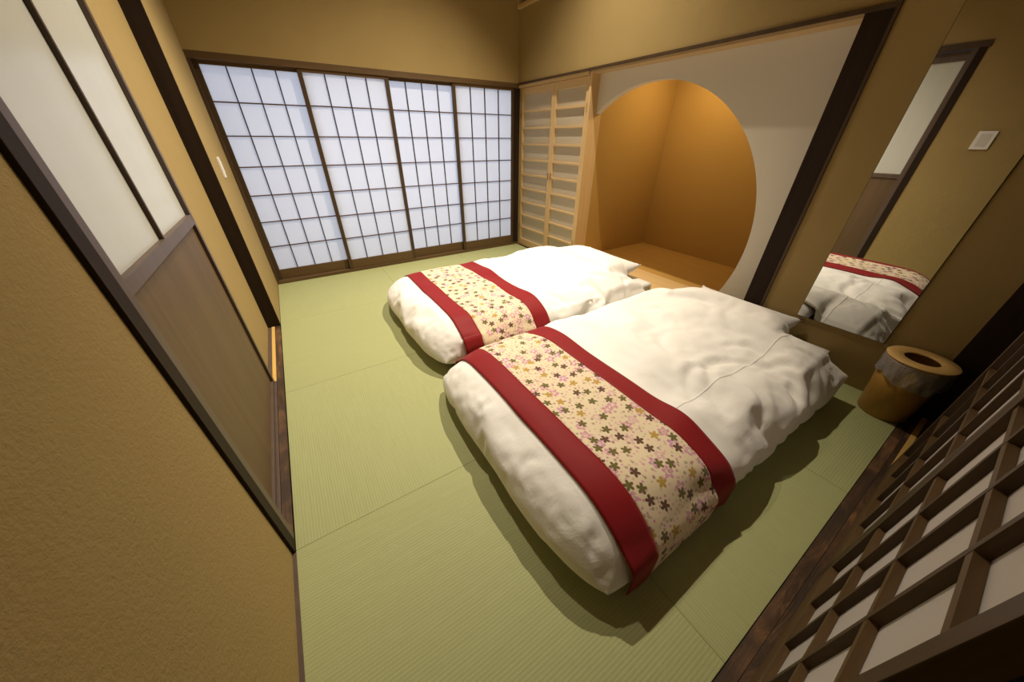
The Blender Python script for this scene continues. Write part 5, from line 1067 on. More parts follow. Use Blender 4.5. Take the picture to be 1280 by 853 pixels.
-1,-1,-1,0,0,0,-1,-4,-4,1,2,7,7,11,10,12,12,15,14,14,12,10,7,4,3,2,4,4,4,3,3,1,-1,-4,-7,-7,-7,-5,-1,-1,0,0,0,0,-1,1,0,1,1,1,0,1,0,1,1,1,1,0,-3,-5,-1,
2,8,9,11,11,13,13,15,15,11,11,9,8,5,3,3,5,5,5,4,4,2,-1,-3,-4,-6,-7,-4,-1,0,1,1,1,1,0,1,0,1,1,1,1,2,1,2,2,2,2,0,-2,-5,1,4,9,8,12,12,14,12,15,13,11,7,6,
4,6,4,4,5,6,5,5,5,2,1,-3,-2,-4,-6,-3,0,1,2,2,2,2,1,2,0,1,0,1,1,2,2,3,3,3,3,1,0,-3,2,2,8,10,13,13,15,13,16,11,9,5,4,3,4,5,5,6,7,6,6,5,3,3,1,-2,-2,-6,
-3,1,2,3,3,3,3,2,2,1,0,0,0,1,3,3,4,4,4,4,2,1,-3,2,2,9,8,13,14,16,14,16,10,7,6,4,4,5,6,6,7,7,7,7,6,4,2,2,-1,-3,-5,-2,1,3,3,4,4,3,3,3,2,1,1,1,3,3,4,4,4,
4,4,3,1,-2,3,4,10,10,14,15,18,18,18,12,9,6,6,5,6,7,7,8,8,8,8,7,5,5,2,-2,-3,-4,-1,2,4,4,5,4,4,3,2,-1,-3,-11,-2,-1,5,5,6,5,6,4,4,2,-1,4,7,11,8,15,17,20,
22,20,15,11,8,7,7,7,8,8,8,9,9,8,8,6,4,3,1,-1,-3,0,1,4,4,1,3,1,1,-5,-14,-15,-19,-15,-7,4,-1,5,2,6,5,5,2,0,6,9,13,13,17,18,19,20,21,19,15,11,9,8,8,8,9,
9,10,10,9,8,7,6,5,3,1,-2,0,1,5,3,3,-3,2,-1,-8,-12,-12,-21,-23,-14,1,-4,3,-2,5,5,6,3,1,6,10,13,16,18,19,21,22,23,23,20,15,11,10,9,9,10,10,10,10,9,9,8,
7,7,5,4,-1,1,1,5,2,3,-3,1,-6,-9,-12,-11,-20,-28,-17,-2,-6,1,-3,4,4,5,3,3,9,13,16,18,20,20,20,20,21,22,23,21,17,13,11,10,10,10,9,3,5,4,3,3,3,2,2,0,-1,
2,1,1,0,-2,-2,-5,-7,-10,-10,-18,-29,-15,-4,-4,-1,-2,2,2,2,1,1,2,3,3,5,0,10,16,19,20,21,22,21,20,17,14,11,10,-12,-11,-12,-12,-11,-11,-10,-9,-7,-6,-5,
-3,-2,-2,-3,-2,0,1,1,-3,-2,0,1,0,1,1,2,3,0,-3,-2,-1,1,2,3,5,3,3,4,6,7,8,9,10,11,12,13,13,13,13,13,-11,-11,-11,-11,-12,-12,-11,-11,-10,-9,-9,-8,-6,-5,
-4,-5,-3,-4,-3,-3,-2,-1,0,1,2,3,4,4,1,-1,0,1,2,3,5,6,7,8,9,10,11,12,12,13,13,13,13,13,12,12,14,-13,-11,-9,-13,-13,-13,-13,-13,-13,-12,-11,-10,-10,-9,
-7,-6,-7,-6,-4,-3,-1,-1,1,-1,0,2,3,2,2,3,2,3,4,4,6,7,9,10,11,12,13,14,15,15,16,15,14,13,9,13,16,-14,-13,-12,-10,-14,-14,-14,-11,-13,-13,-13,-12,-10,
-10,-9,-8,-7,-5,-4,-2,-1,-1,0,-2,-1,1,2,3,3,4,6,4,5,6,7,8,10,11,11,13,14,15,15,15,16,14,9,8,13,15,19,-15,-14,-13,-15,-16,-16,-16,-15,-13,-15,-14,-13,
-12,-11,-10,-8,-7,-5,-4,-2,-2,-1,0,-3,-1,0,2,3,5,6,7,5,5,7,8,9,11,13,12,14,15,16,16,17,17,15,10,9,15,16,20,-16,-14,-7,-15,-14,-18,-17,-16,-16,-15,-15,
-14,-13,-12,-10,-9,-7,-6,-5,-4,-3,-1,-1,-3,-1,0,2,3,5,6,7,7,8,9,10,11,12,14,14,15,14,16,15,17,18,18,17,15,18,17,22,-16,-14,-8,-17,-18,-19,-18,-18,-16,
-16,-14,-14,-13,-12,-10,-9,-8,-6,-5,-6,-4,-2,-1,-2,-1,1,2,3,4,6,7,9,10,10,11,12,13,14,15,17,16,18,17,20,19,19,17,17,18,18,22,-16,-12,-11,-17,-21,-21,
-17,-19,-16,-17,-16,-15,-14,-12,-11,-10,-9,-7,-5,-6,-5,-4,-2,-1,0,2,3,4,5,5,7,9,10,11,12,13,14,15,16,17,18,19,20,20,19,19,15,18,14,19,23,-13,-8,-5,
-13,-23,-22,-20,-21,-19,-18,-15,-16,-15,-13,-12,-10,-9,-8,-6,-6,-5,-4,-2,0,0,2,4,5,5,5,7,8,10,11,12,13,14,16,17,18,19,19,20,20,18,19,19,18,20,20,23,
-8,2,-13,-19,-20,-21,-22,-20,-20,-19,-18,-16,-15,-14,-12,-11,-10,-8,-7,-6,-5,-4,-2,0,1,3,4,5,5,5,7,7,9,11,12,14,14,16,17,18,18,20,21,21,21,20,21,15,
21,20,22,-3,-7,-8,-20,-21,-21,-20,-20,-19,-18,-18,-17,-16,-15,-13,-12,-11,-9,-8,-6,-5,-3,-2,0,1,3,3,5,5,5,7,8,9,11,12,14,15,17,18,19,18,20,19,21,21,
18,22,21,21,20,22,5,-6,-7,-19,-19,-18,-16,-15,-18,-16,-19,-17,-17,-15,-14,-12,-11,-9,-8,-6,-5,-3,-2,0,2,3,3,4,5,6,7,8,10,11,12,14,15,16,17,19,20,21,
22,22,22,18,22,22,22,20,21,14,-5,-6,-18,-17,-16,-12,-15,-17,-17,-18,-18,-16,-15,-14,-12,-11,-10,-8,-7,-5,-3,-2,0,2,1,2,4,5,6,7,9,10,11,12,14,15,16,18,
19,21,21,23,21,21,21,19,20,18,22,21,24,-3,-11,-17,-14,-14,-13,-12,-14,-17,-18,-18,-16,-15,-14,-13,-11,-10,-8,-7,-5,-4,-2,-1,1,1,3,3,4,6,7,9,10,11,13,
14,15,16,18,19,21,21,23,18,16,18,15,21,23,22,17,37,4,5,-15,-11,-11,-10,-8,-7,-12,-18,-18,-17,-15,-14,-13,-12,-10,-9,-7,-6,-4,-2,-1,0,1,3,3,4,6,8,8,10,
11,13,14,16,17,18,19,21,21,23,22,19,18,16,19,23,21,11,14,20,6,-13,-9,-8,-5,-5,-8,-14,-19,-18,-17,-16,-15,-14,-12,-10,-9,-7,-6,-5,-3,-1,-1,1,2,3,5,6,8,
10,11,12,13,15,16,17,18,20,21,21,23,23,20,17,15,18,23,16,-8,6,1,-5,-10,-7,-6,-2,-5,-11,-19,-19,-17,-16,-16,-15,-14,-12,-11,-9,-7,-6,-5,-3,-2,-1,0,2,4,
5,7,8,10,12,12,14,15,16,17,18,19,21,23,21,21,13,4,1,9,18,4,9,1,-9,-18,-13,-7,-6,-4,-10,-14,-19,-18,-18,-17,-15,-15,-14,-12,-11,-9,-8,-7,-5,-4,-2,-1,0,
2,3,5,7,8,10,11,12,14,15,16,18,18,20,21,23,24,12,3,-3,-6,-3,5,22,16,-3,-17,-21,-7,-8,-7,-5,-9,-11,-19,-18,-18,-17,-16,-16,-14,-13,-11,-10,-8,-7,-6,-4,
-2,-1,1,2,4,5,7,8,10,11,12,14,15,17,18,19,20,21,23,25,17,6,-2,-6,-5,2,22,17,-5,-20,-15,-7,-11,-10,-11,-12,-17,-16,-20,-18,-17,-16,-16,-15,-13,-12,-10,
-9,-7,-6,-4,-3,-1,0,2,4,5,7,8,10,11,12,14,16,17,18,19,19,21,23,25,21,15,5,3,6,12,21,18,-7,-23,-8,-10,-14,-13,-13,-14,-21,-20,-20,-18,-17,-16,-15,-15,
-14,-12,-11,-9,-8,-6,-5,-3,-1,0,2,3,5,7,8,9,11,13,14,16,16,18,19,19,21,23,23,24,21,15,12,13,16,17,17,-8,-25,-18,-18,-18,-17,-19,-21,-22,-20,-19,-18,
-18,-17,-16,-15,-13,-12,-11,-10,-8,-6,-5,-3,-1,0,1,3,5,6,8,9,11,12,14,15,17,18,19,19,21,23,21,25,22,23,18,17,17,5,13,-5,-25,-24,-28,-22,-22,-24,-23,
-23,-21,-20,-18,-17,-15,-15,-14,-13,-12,-11,-9,-8,-6,-6,-4,-2,0,1,3,4,6,8,9,11,12,14,15,16,17,19,19,21,23,23,25,25,25,13,9,7,16,12,12,-21,-24,-27,-26,
-29,-28,-26,-23,-20,-19,-17,-16,-15,-15,-14,-13,-12,-10,-9,-8,-7,-6,-4,-3,-1,1,3,4,6,8,9,11,12,14,15,16,17,19,20,21,23,24,24,24,29,23,22,18,17,5,-8,
-6,-21,-20,-24,-25,-28,-23,-24,-20,-18,-18,-17,-15,-15,-14,-13,-12,-11,-10,-8,-6,-5,-4,-3,-1,1,2,4,6,8,10,10,12,13,14,15,17,18,19,20,22,24,26,27,30,
26,26,22,13,-14,-12,-11,-17,-22,-23,-24,-28,-26,-25,-21,-19,-18,-17,-16,-16,-15,-14,-13,-11,-10,-9,-7,-5,-4,-3,-1,1,2,4,6,8,8,9,10,12,13,15,16,17,19,
20,21,23,27,28,32,30,28,25,2,5,-10,-9,-5,-10,-22,-22,-28,-27,-25,-23,-20,-18,-17,-16,-16,-15,-14,-13,-12,-10,-9,-7,-5,-4,-3,-1,0,2,4,5,6,7,8,9,11,12,
14,15,16,18,19,21,23,25,29,33,33,25,20,19,7,-9,-2,-2,-4,-22,-21,-25,-28,-24,-23,-20,-19,-17,-17,-16,-15,-14,-13,-12,-10,-9,-7,-5,-4,-2,-2,0,2,3,4,5,6,
7,8,10,12,13,14,16,17,18,20,22,24,28,34,35,33,25,16,5,-9,7,5,-5,-22,-21,-28,-28,-26,-23,-21,-19,-19,-18,-16,-15,-14,-13,-11,-11,-9,-7,-6,-4,-2,-1,-1,
1,3,4,4,5,7,8,10,10,12,13,15,16,17,19,21,24,28,34,37,36,26,15,3,-3,-10,-11,-18,-23,-23,-27,-27,-26,-23,-21,-20,-19,-18,-16,-15,-14,-12,-11,-9,-8,-6,
-5,-4,-2,-1,0,1,3,3,4,6,7,8,9,11,12,12,14,15,16,18,20,24,28,33,40,36,28,1,-13,1,-12,-18,-24,-24,-23,-24,-24,-25,-23,-20,-19,-17,-17,-15,-15,-14,-13,
-12,-10,-9,-7,-5,-4,-2,-2,-1,0,2,3,5,6,8,9,9,10,12,12,13,14,15,16,19,23,28,36,41,35,19,10,1,16,-1,-24,-29,-26,-28,-25,-24,-25,-22,-20,-18,-17,-18,-17,
-15,-14,-12,-11,-9,-8,-7,-5,-3,-3,-2,0,1,2,4,5,6,7,9,10,11,12,11,12,13,14,16,18,22,27,34,41,36,25,10,3,-4,-13,-26,-27,-23,-21,-21,-20,-23,-21,-20,-18,
-16,-16,-16,-15,-13,-12,-11,-9,-8,-6,-5,-3,-2,-1,0,2,3,3,5,6,7,8,10,11,12,11,13,14,15,17,19,23,28,35,37,35,13,-7,-16,-6,-19,-22,-19,-23,-20,-22,-21,
-22,-20,-19,-17,-16,-17,-16,-15,-14,-12,-11,-9,-8,-6,-4,-3,-3,-1,1,2,4,3,5,6,7,9,9,9,10,12,13,14,16,18,21,26,27,28,26,24,24,15,7,-6,-20,-14,-17,-23,
-21,-17,-15,-15,-19,-19,-18,-16,-14,-13,-13,-11,-10,-10,-9,-7,-6,-4,-3,-1,0,1,2,4,3,5,6,6,7,8,9,11,13,14,15,17,19,22,25,23,22,16,8,7,20,10,13,-5,-29,
-32,-25,-26,-21,-19,-18,-18,-16,-14,-16,-15,-13,-13,-12,-11,-9,-7,-6,-6,-4,-1,-1,1,1,2,2,3,5,6,8,8,8,10,11,13,14,16,18,20,22,25,10,2,-2,-3,3,21,12,-7,
-21,-27,-31,-21,-19,-15,-14,-13,-14,-13,-14,-15,-14,-12,-11,-10,-9,-8,-7,-6,-6,-4,-2,-2,-1,1,1,2,3,5,6,8,8,9,11,12,14,15,16,18,20,21,24,23,19,17,16,
18,13,12,-7,-25,-29,-20,-18,-15,-12,-11,-10,-11,-9,-9,-12,-14,-12,-11,-11,-9,-8,-6,-7,-5,-3,-2,-1,0,0,0,2,3,5,7,9,10,10,12,13,14,15,15,16,17,21,21,22,
24,22,21,9,2,10,-11,-26,-26,-21,-16,-14,-9,-7,-5,-6,-7,-12,-15,-14,-13,-12,-12,-10,-8,-8,-6,-5,-4,-4,-3,-2,0,1,3,4,6,7,9,10,12,13,14,16,17,17,17,18,
19,18,20,25,27,15,-15,-26,-19,-12,-23,-24,-25,-16,-14,-10,-6,-7,-7,-9,-10,-15,-15,-13,-13,-12,-10,-9,-7,-6,-4,-3,-1,-1,0,1,3,3,5,6,8,9,10,12,14,14,14,
16,12,13,15,15,17,19,23,28,5,-8,-3,7,-8,-19,-22,-21,-18,-16,-11,-10,-13,-12,-14,-15,-16,-15,-13,-13,-11,-10,-8,-7,-5,-4,-3,-1,1,1,3,3,4,6,7,9,10,12,
13,13,14,15,16,13,12,11,10,8,12,18,23,27,22,16,13,-2,-12,-17,-25,-19,-16,-15,-15,-15,-16,-14,-14,-15,-15,-14,-12,-11,-10,-8,-7,-5,-4,-2,-1,1,2,4,5,5,
7,8,9,11,12,11,12,14,15,14,6,2,1,-1,0,5,10,17,25,33,20,14,8,-2,-16,-18,-20,-18,-20,-17,-15,-18,-18,-17,-16,-15,-14,-12,-11,-9,-8,-6,-5,-3,-1,0,2,4,5,
4,6,8,9,11,11,12,14,12,13,15,8,3,-1,-3,1,-4,-4,0,6,16,35,23,12,38,33,-1,-20,-23,-22,-21,-19,-19,-19,-17,-16,-14,-13,-12,-11,-9,-8,-7,-5,-4,-2,-1,1,2,
4,5,5,7,9,10,12,13,13,11,12,13,15,13,7,-3,-5,-5,-6,-2,2,12,25,36,21,7,13,39,27,-6,-24,-25,-24,-21,-20,-18,-15,-14,-13,-12,-10,-9,-8,-7,-5,-3,-2,-2,0,
1,3,5,5,7,8,10,11,13,14,13,12,13,14,15,14,5,2,2,2,2,4,11,21,31,36,8,-10,0,25,31,11,-22,-27,-25,-23,-19,-15,-13,-12,-12,-10,-9,-7,-6,-4,-3,-2,0,0,1,3,
3,5,7,8,8,10,12,13,13,15,13,14,14,15,16,8,4,4,6,8,14,17,27,32,35,22,7,-11,6,19,18,-20,-22,-23,-22,-18,-14,-12,-11,-9,-8,-7,-6,-5,-4,-3,-2,0,1,1,3,4,5,
7,9,9,11,13,14,16,17,16,16,16,16,17,17,13,14,17,19,23,27,32,30,32,19,-5,-18,-10,3,9,-19,-22,-21,-19,-15,-11,-10,-8,-7,-6,-7,-6,-5,-3,-4,-2,-1,0,2,3,5,
6,7,9,10,12,13,15,16,17,18,17,17,17,18,20,20,20,19,22,27,31,29,21,25,3,9,-21,-22,-2,3,-16,-14,-15,-15,-10,-7,-4,-3,-8,-7,-6,-5,-4,-3,-3,-2,-2,0,1,3,5,
6,8,9,11,12,14,15,17,18,18,20,20,19,20,22,24,26,27,28,29,32,28,23,22,15,11,-21,-30,-23,-8,-15,-12,-8,-8,-5,-1,0,-1,-7,-8,-7,-5,-4,-2,-4,-2,-2,0,1,3,4,
6,7,9,11,13,14,16,17,18,20,21,22,23,23,24,25,28,32,34,33,29,19,19,9,16,11,-12,-23,-41,-28,-13,-11,-6,-3,-1,0,-1,-3,-10,-8,-7,-6,-5,-3,-3,-1,-1,1,1,3,
4,6,7,9,10,12,13,15,16,18,20,21,23,24,25,26,27,30,35,36,33,29,15,11,19,13,11,13,8,-9,-31,-17,-15,-13,-12,-11,-10,-10,-10,-10,-9,-7,-7,-6,-4,-3,-1,0,1,
0,2,4,5,7,9,10,11,13,15,16,18,19,20,22,24,25,26,29,32,36,37,32,33,23,22,17,10,10,-11,-8,-9,-25,-21,-19,-19,-18,-16,-14,-13,-13,-11,-9,-8,-6,-6,-4,-2,
0,-2,-1,0,2,4,5,6,8,10,11,12,14,16,17,18,20,21,23,24,26,28,31,36,34,29,26,25,24,9,-4,5,-13,-14,-12,-11,-21,-20,-19,-19,-19,-17,-15,-13,-11,-10,-9,-7,
-6,-4,-2,-2,-2,-1,0,2,4,4,6,7,9,10,12,14,15,17,18,20,21,22,24,26,28,33,35,33,28,28,24,23,5,10,-13,-14,-16,-24,-21,-21,-19,-18,-19,-20,-18,-17,-14,-12,
-11,-9,-8,-7,-5,-4,-2,-1,-1,0,2,4,5,6,7,9,10,12,13,15,16,18,19,20,22,23,25,28,31,32,29,23,22,17,21,16,16,8,-14,-13,-15,-12,-21,-20,-19,-21,-21,-18,
-16,-16,-13,-12,-10,-9,-7,-6,-4,-3,-2,-1,0,2,3,4,6,7,9,10,12,14,15,17,17,19,20,21,22,24,27,29,28,27,24,24,18,12,6,16,10,-13,-12,-14,-14,-20,-17,-16,
-17,-20,-22,-19,-17,-14,-13,-11,-10,-8,-7,-5,-4,-3,-2,0,2,3,5,6,8,9,11,12,14,16,15,17,17,18,19,21,22,26,26,22,19,18,22,11,11,9,14,8,-12,-10,-15,-11,
-20,-19,-19,-19,-20,-22,-21,-18,-16,-14,-13,-11,-9,-8,-7,-4,-3,-2,0,2,3,5,6,8,10,11,13,14,16,14,16,17,18,18,20,21,23,24,22,24,23,15,8,5,4,12,6,-11,-7,
-16,-12,-19,-18,-18,-17,-17,-19,-16,-13,-14,-14,-13,-12,-10,-9,-7,-5,-4,-2,0,2,3,5,7,8,10,12,13,13,15,12,13,14,16,17,18,18,20,19,23,23,18,7,-2,-8,-7,
8,-3,-10,1,-5,-13,-18,-17,-17,-15,-15,-13,-13,-15,-14,-13,-12,-11,-10,-8,-7,-6,-4,-2,-1,1,3,4,6,8,9,10,12,13,12,10,11,12,14,15,16,16,18,17,21,22,11,
-3,-14,-19,-18,-11,18,-10,-6,-11,-6,-16,-12,-12,-8,-9,-8,-10,-14,-15,-14,-12,-11,-10,-9,-7,-6,-4,-3,-1,1,2,4,6,7,9,10,12,13,6,7,9,10,12,13,14,12,13,
16,19,18,18,7,-6,-10,-9,-1,21,-11,-7,-9,-10,-15,-9,-6,-3,-2,-6,-6,-10,-15,-15,-13,-11,-10,-9,-7,-6,-4,-3,-1,0,2,4,6,7,9,10,13,12,3,6,7,8,10,11,12,10,
12,13,15,12,15,13,6,3,4,8,24,-10,-9,-8,-10,-13,-9,-7,-2,-2,0,-2,-7,-14,-14,-13,-12,-10,-8,-7,-6,-4,-3,-1,0,2,4,5,7,9,10,13,11,3,4,5,6,8,8,10,8,10,9,
13,11,13,12,11,10,11,13,25,-11,-9,-8,-10,-11,-7,-4,-2,1,2,1,-5,-13,-12,-12,-11,-10,-8,-7,-6,-4,-3,-1,0,2,4,5,7,8,10,13,10,3,2,3,5,6,7,8,6,8,9,10,10,4,
5,5,7,13,18,25,-10,-8,-7,-9,-8,-5,-2,0,0,3,3,-4,-12,-10,-12,-11,-10,-8,-7,-6,-4,-3,-1,0,2,4,5,7,8,10,12,9,5,0,1,3,4,5,7,5,7,5,9,5,1,-5,-5,-3,8,18,24,
-9,-7,-7,-8,-7,-4,-1,2,1,2,4,-3,-11,-13,-12,-11,-10,-8,-7,-6,-4,-3,-1,0,2,3,5,6,8,10,12,9,7,-1,0,1,2,4,5,5,6,5,7,-1,-3,-10,-11,-10,-1,14,23,-7,-6,-6,
-6,-5,-3,-2,0,2,3,5,-2,-10,-12,-11,-10,-10,-8,-7,-6,-4,-3,-1,1,2,3,5,6,8,10,12,9,8,-3,-2,0,1,2,3,4,5,4,6,-4,-8,-9,-13,-9,0,11,21,-6,-5,-6,-5,-4,-2,0,
1,3,5,6,-4,-9,-11,-11,-10,-9,-8,-7,-5,-4,-3,-1,0,2,3,5,6,8,9,10,9,6,-4,-3,-1,0,1,2,3,4,5,5,-4,-8,-11,-9,-8,0,8,19,-6,-4,-6,-4,-3,-1,0,2,4,5,7,-6,-8,
-11,-11,-10,-9,-7,-6,-4,-3,-1,-1,0,2,3,4,6,7,8,9,9,5,-5,-4,-2,-1,0,1,2,3,5,5,-1,-5,-7,-5,-5,1,6,16,-5,-4,-6,-3,-2,0,1,2,4,5,7,-6,-7,-10,-9,-8,-7,-6,
-5,-4,-3,-2,-1,1,2,2,3,4,5,7,8,9,5,-6,-5,-3,-2,0,1,1,2,3,5,4,2,-3,-3,-2,2,6,13,-3,-3,-8,-3,-1,0,1,2,4,5,7,-5,-5,-9,-7,-7,-5,-5,-3,-2,-1,0,0,1,2,1,2,3,
3,6,7,8,5,-6,-5,-3,-2,-1,0,0,2,3,4,5,5,3,0,2,4,6,10,-3,-5,-6,-3,-1,0,1,2,3,5,6,-5,-4,-8,-6,-5,-4,-4,-3,-1,0,1,0,1,1,0,1,2,2,4,5,6,3,-6,-5,-3,-2,-1,0,
0,1,2,3,4,5,6,6,6,6,7,9,-3,-2,-2,-2,-1,-1,0,1,2,3,4,-2,-4,-5,-4,-4,-3,-2,-1,0,1,2,2,1,-1,-1,0,1,1,3,3,4,2,-4,-3,-1,0,1,2,-2,-1,0,2,3,4,5,6,7,8,8,9,
-16,-15,-15,-15,-14,-13,-12,-11,-10,-8,-7,-5,-3,-2,-2,-1,1,2,-3,-2,-3,-3,-2,0,2,2,2,2,-4,1,0,-1,-2,-3,-3,-4,-3,-4,-6,-7,-9,-11,-13,-14,-16,-18,-19,
-20,-21,-22,-22,-15,-15,-15,-14,-13,-12,-10,-9,-7,-6,-4,-2,0,1,-1,2,4,3,1,1,1,1,1,3,4,5,5,3,-3,1,2,1,1,0,0,0,0,-1,-3,-5,-6,-9,-11,-13,-15,-17,-19,-20,
-22,-22,-22,-14,-14,-16,-12,-11,-10,-8,-7,-5,-3,-1,2,5,7,6,4,9,10,7,3,3,-4,-8,7,11,9,9,5,2,2,6,2,-2,3,4,3,3,2,0,-2,-4,-6,-8,-10,-12,-15,-18,-20,-24,
-22,-21,-13,-12,-13,-14,-10,-8,-7,-10,-5,-2,1,3,2,8,11,11,12,12,10,7,2,-7,-12,5,11,15,17,15,11,12,11,-2,2,5,5,3,3,0,-6,-3,-3,-6,-9,-11,-13,-17,-24,
-26,-20,-20,-20,-11,-10,-11,-9,-7,-6,-4,-3,-5,0,4,6,7,6,11,11,13,12,11,9,-1,-4,-10,7,12,19,22,25,25,22,17,3,9,9,6,1,4,5,-4,-1,-4,-4,-7,-8,-11,-15,-22,
-25,-19,-19,-19,-9,-9,-14,-7,-8,-2,-3,-1,0,2,4,6,7,10,11,10,6,4,-1,8,0,4,-5,10,13,20,18,27,29,26,21,11,14,6,10,7,5,4,2,-1,-10,-6,-12,-9,-10,-12,-15,
-18,-16,-18,-18,-7,-7,-10,-4,-3,1,0,3,1,4,3,7,4,7,6,6,-2,-3,-7,7,9,11,3,16,17,14,21,28,29,27,29,26,21,10,12,4,9,5,5,4,-4,-1,-6,-4,-7,-10,-14,-15,-15,
-16,-16,-6,-5,-6,-1,2,4,-1,5,2,6,8,9,7,8,2,4,-4,-10,-7,7,14,18,18,22,17,11,20,20,10,25,25,26,25,20,14,5,11,5,5,5,3,1,0,-3,-7,-9,-15,-13,-17,-14,-15,
-6,-5,-7,-2,7,6,6,10,9,8,4,10,12,10,3,6,-1,-2,0,11,19,19,25,22,12,14,19,15,0,14,15,22,20,13,15,9,13,10,10,7,6,1,1,-3,-9,-8,-9,-11,-11,-13,-14,-7,-8,
-4,1,4,7,10,10,11,13,12,12,15,15,9,12,8,8,9,18,18,23,24,21,13,17,16,7,-9,6,3,17,18,15,18,16,8,11,9,7,1,5,4,0,-3,-6,-7,-13,-9,-11,-12,-7,-5,-3,2,5,8,6,
9,11,11,16,17,17,21,22,25,23,21,25,27,20,25,20,20,18,16,1,0,-15,-1,1,12,16,17,20,20,14,15,12,8,0,5,0,0,-1,-7,-4,-6,-7,-9,-11,-6,-3,-2,3,5,3,-2,-1,7,7,
17,17,21,21,21,23,24,28,26,25,19,22,16,17,15,11,-5,-10,-18,-4,-3,8,6,13,11,14,15,5,9,12,8,8,7,3,1,-6,-2,-3,-5,-7,-9,-5,-2,0,5,3,-3,-9,0,6,8,17,21,17,
20,17,12,18,15,21,22,23,20,20,18,15,0,-12,-17,-15,-5,-3,5,-2,3,0,8,16,8,14,14,14,11,11,5,3,0,-4,-3,-6,-5,-7,-4,-2,2,6,1,-7,-5,-5,0,11,18,21,11,18,7,
11,12,7,9,8,6,11,13,4,11,-4,-5,-17,-4,1,6,4,-5,-4,-6,1,2,9,10,14,17,13,13,2,-3,-2,-7,-1,-1,-3,-6,-3,-1,-1,6,-1,-12,-10,-14,-12,1,18,25,17,14,4,11,5,0,
-1,-3,-4,2,2,-4,7,-1,3,-8,11,-2,8,-3,-7,-12,-6,-2,-3,1,2,11,19,12,16,11,3,0,-4,-1,1,-2,-5,-8,-7,-1,6,-4,-17,-20,-19,-10,4,21,26,11,5,1,1,-4,-4,-3,-4,
-10,-4,0,-9,4,-2,5,-3,6,0,9,2,0,-10,-1,-9,-6,-6,3,5,21,15,17,14,8,1,-2,0,2,-2,-5,-7,-4,0,4,-22,-22,-26,-18,-5,12,18,18,20,7,7,3,0,-4,-3,-2,-11,-5,-9,
-14,0,2,9,8,10,7,0,-4,1,-11,-7,-15,-5,-1,4,9,22,24,17,14,0,-12,-17,-8,1,-6,-7,-6,-2,3,3,-8,-21,-22,-10,0,14,15,22,21,20,4,4,-1,-5,-3,-4,-16,-14,-8,
-19,-12,-2,3,-5,-1,-1,-5,-4,-8,-15,-10,-16,-8,-9,1,6,23,27,25,6,-8,-18,-23,-21,-15,-3,-6,-5,-1,3,-8,-6,-18,-20,-11,-3,15,18,25,19,15,2,-2,-4,-1,-7,
-14,-21,-15,-24,-21,-18,-14,-3,-11,-12,-7,-12,-9,-15,-14,-14,-15,-12,-10,-3,5,21,27,27,12,-4,-15,-21,-22,-17,-3,-6,-3,1,0,-7,-3,-13,-9,-3,9,9,23,24,
20,14,1,-5,-10,-15,-16,-18,-14,-18,-19,-22,-14,-21,-19,-19,-19,-12,-18,-17,-15,-3,-6,-7,-14,-10,-2,11,17,26,28,16,5,-8,-12,-10,-6,-2,-5,-2,2,-8,-4,0,
-7,-4,2,16,18,25,23,13,11,2,-6,-15,-8,-14,-10,-14,-21,-18,-20,-15,-21,-11,-15,-17,-21,-6,-2,-4,-1,-2,8,-4,3,-1,13,14,27,23,21,13,4,-1,-2,-1,-2,-4,0,4,
1,2,4,1,6,14,19,14,17,21,9,3,-3,-11,-14,-9,-10,-4,-6,-14,-3,-6,-6,-16,-12,-16,-14,-8,-2,5,11,12,13,10,7,-1,0,14,17,25,16,22,15,12,6,3,2,-4,-4,2,6,6,
11,9,12,16,17,22,18,21,21,16,15,6,-4,-15,-9,-10,-9,-1,-11,0,-7,-4,-8,2,-1,9,5,10,19,18,17,21,20,12,8,6,16,16,22,18,22,18,15,3,-2,-4,0,-3,2,5,8,12,13,
25,26,24,18,8,11,9,9,14,4,-4,-16,-17,-10,-6,3,1,6,1,10,9,14,14,17,23,27,26,26,27,24,22,20,18,16,17,19,22,19,18,14,19,11,8,4,2,-2,-1,1,7,9,13,19,25,16,
21,11,5,11,14,15,5,-4,-12,-12,-9,-1,2,-3,5,0,12,7,17,10,16,21,22,23,15,23,15,13,11,12,20,11,13,14,16,21,19,21,14,12,8,3,-1,-1,2,6,11,14,18,26,24,26,
15,10,13,16,8,-3,-11,-6,-3,-5,0,4,5,0,8,15,9,18,16,17,15,15,1,6,-2,6,6,7,6,5,3,10,6,9,20,19,22,18,14,10,3,2,-1,1,1,5,13,16,26,28,24,21,17,13,9,5,-8,
-14,-9,2,1,5,6,3,2,11,18,15,10,12,8,2,0,-9,-10,-13,-13,-13,-11,-11,-4,-6,-1,4,7,11,18,23,21,12,8,6,2,-2,-1,0,3,13,15,22,31,21,21,9,7,6,-1,-12,-8,-9,2,
5,6,1,-1,3,10,14,3,4,6,1,-8,-12,-24,-22,-30,-30,-26,-21,-22,-24,-20,-16,-4,4,4,14,22,21,18,12,6,2,-3,-5,-2,5,15,16,26,30,27,20,14,5,-8,-12,-8,-12,-1,
2,2,8,9,11,12,11,12,3,-7,-7,-10,-17,-25,-32,-34,-34,-30,-37,-38,-37,-36,-30,-24,-13,-6,1,12,22,23,20,13,7,3,0,3,5,11,16,17,25,28,28,21,16,2,-5,-10,
-12,-16,-14,-10,-6,-3,-3,0,8,3,7,2,-7,-16,-12,-25,-34,-35,-26,-34,-34,-36,-35,-44,-44,-44,-41,-28,-12,-1,8,15,27,21,14,6,3,1,4,8,14,17,17,21,23,28,24,
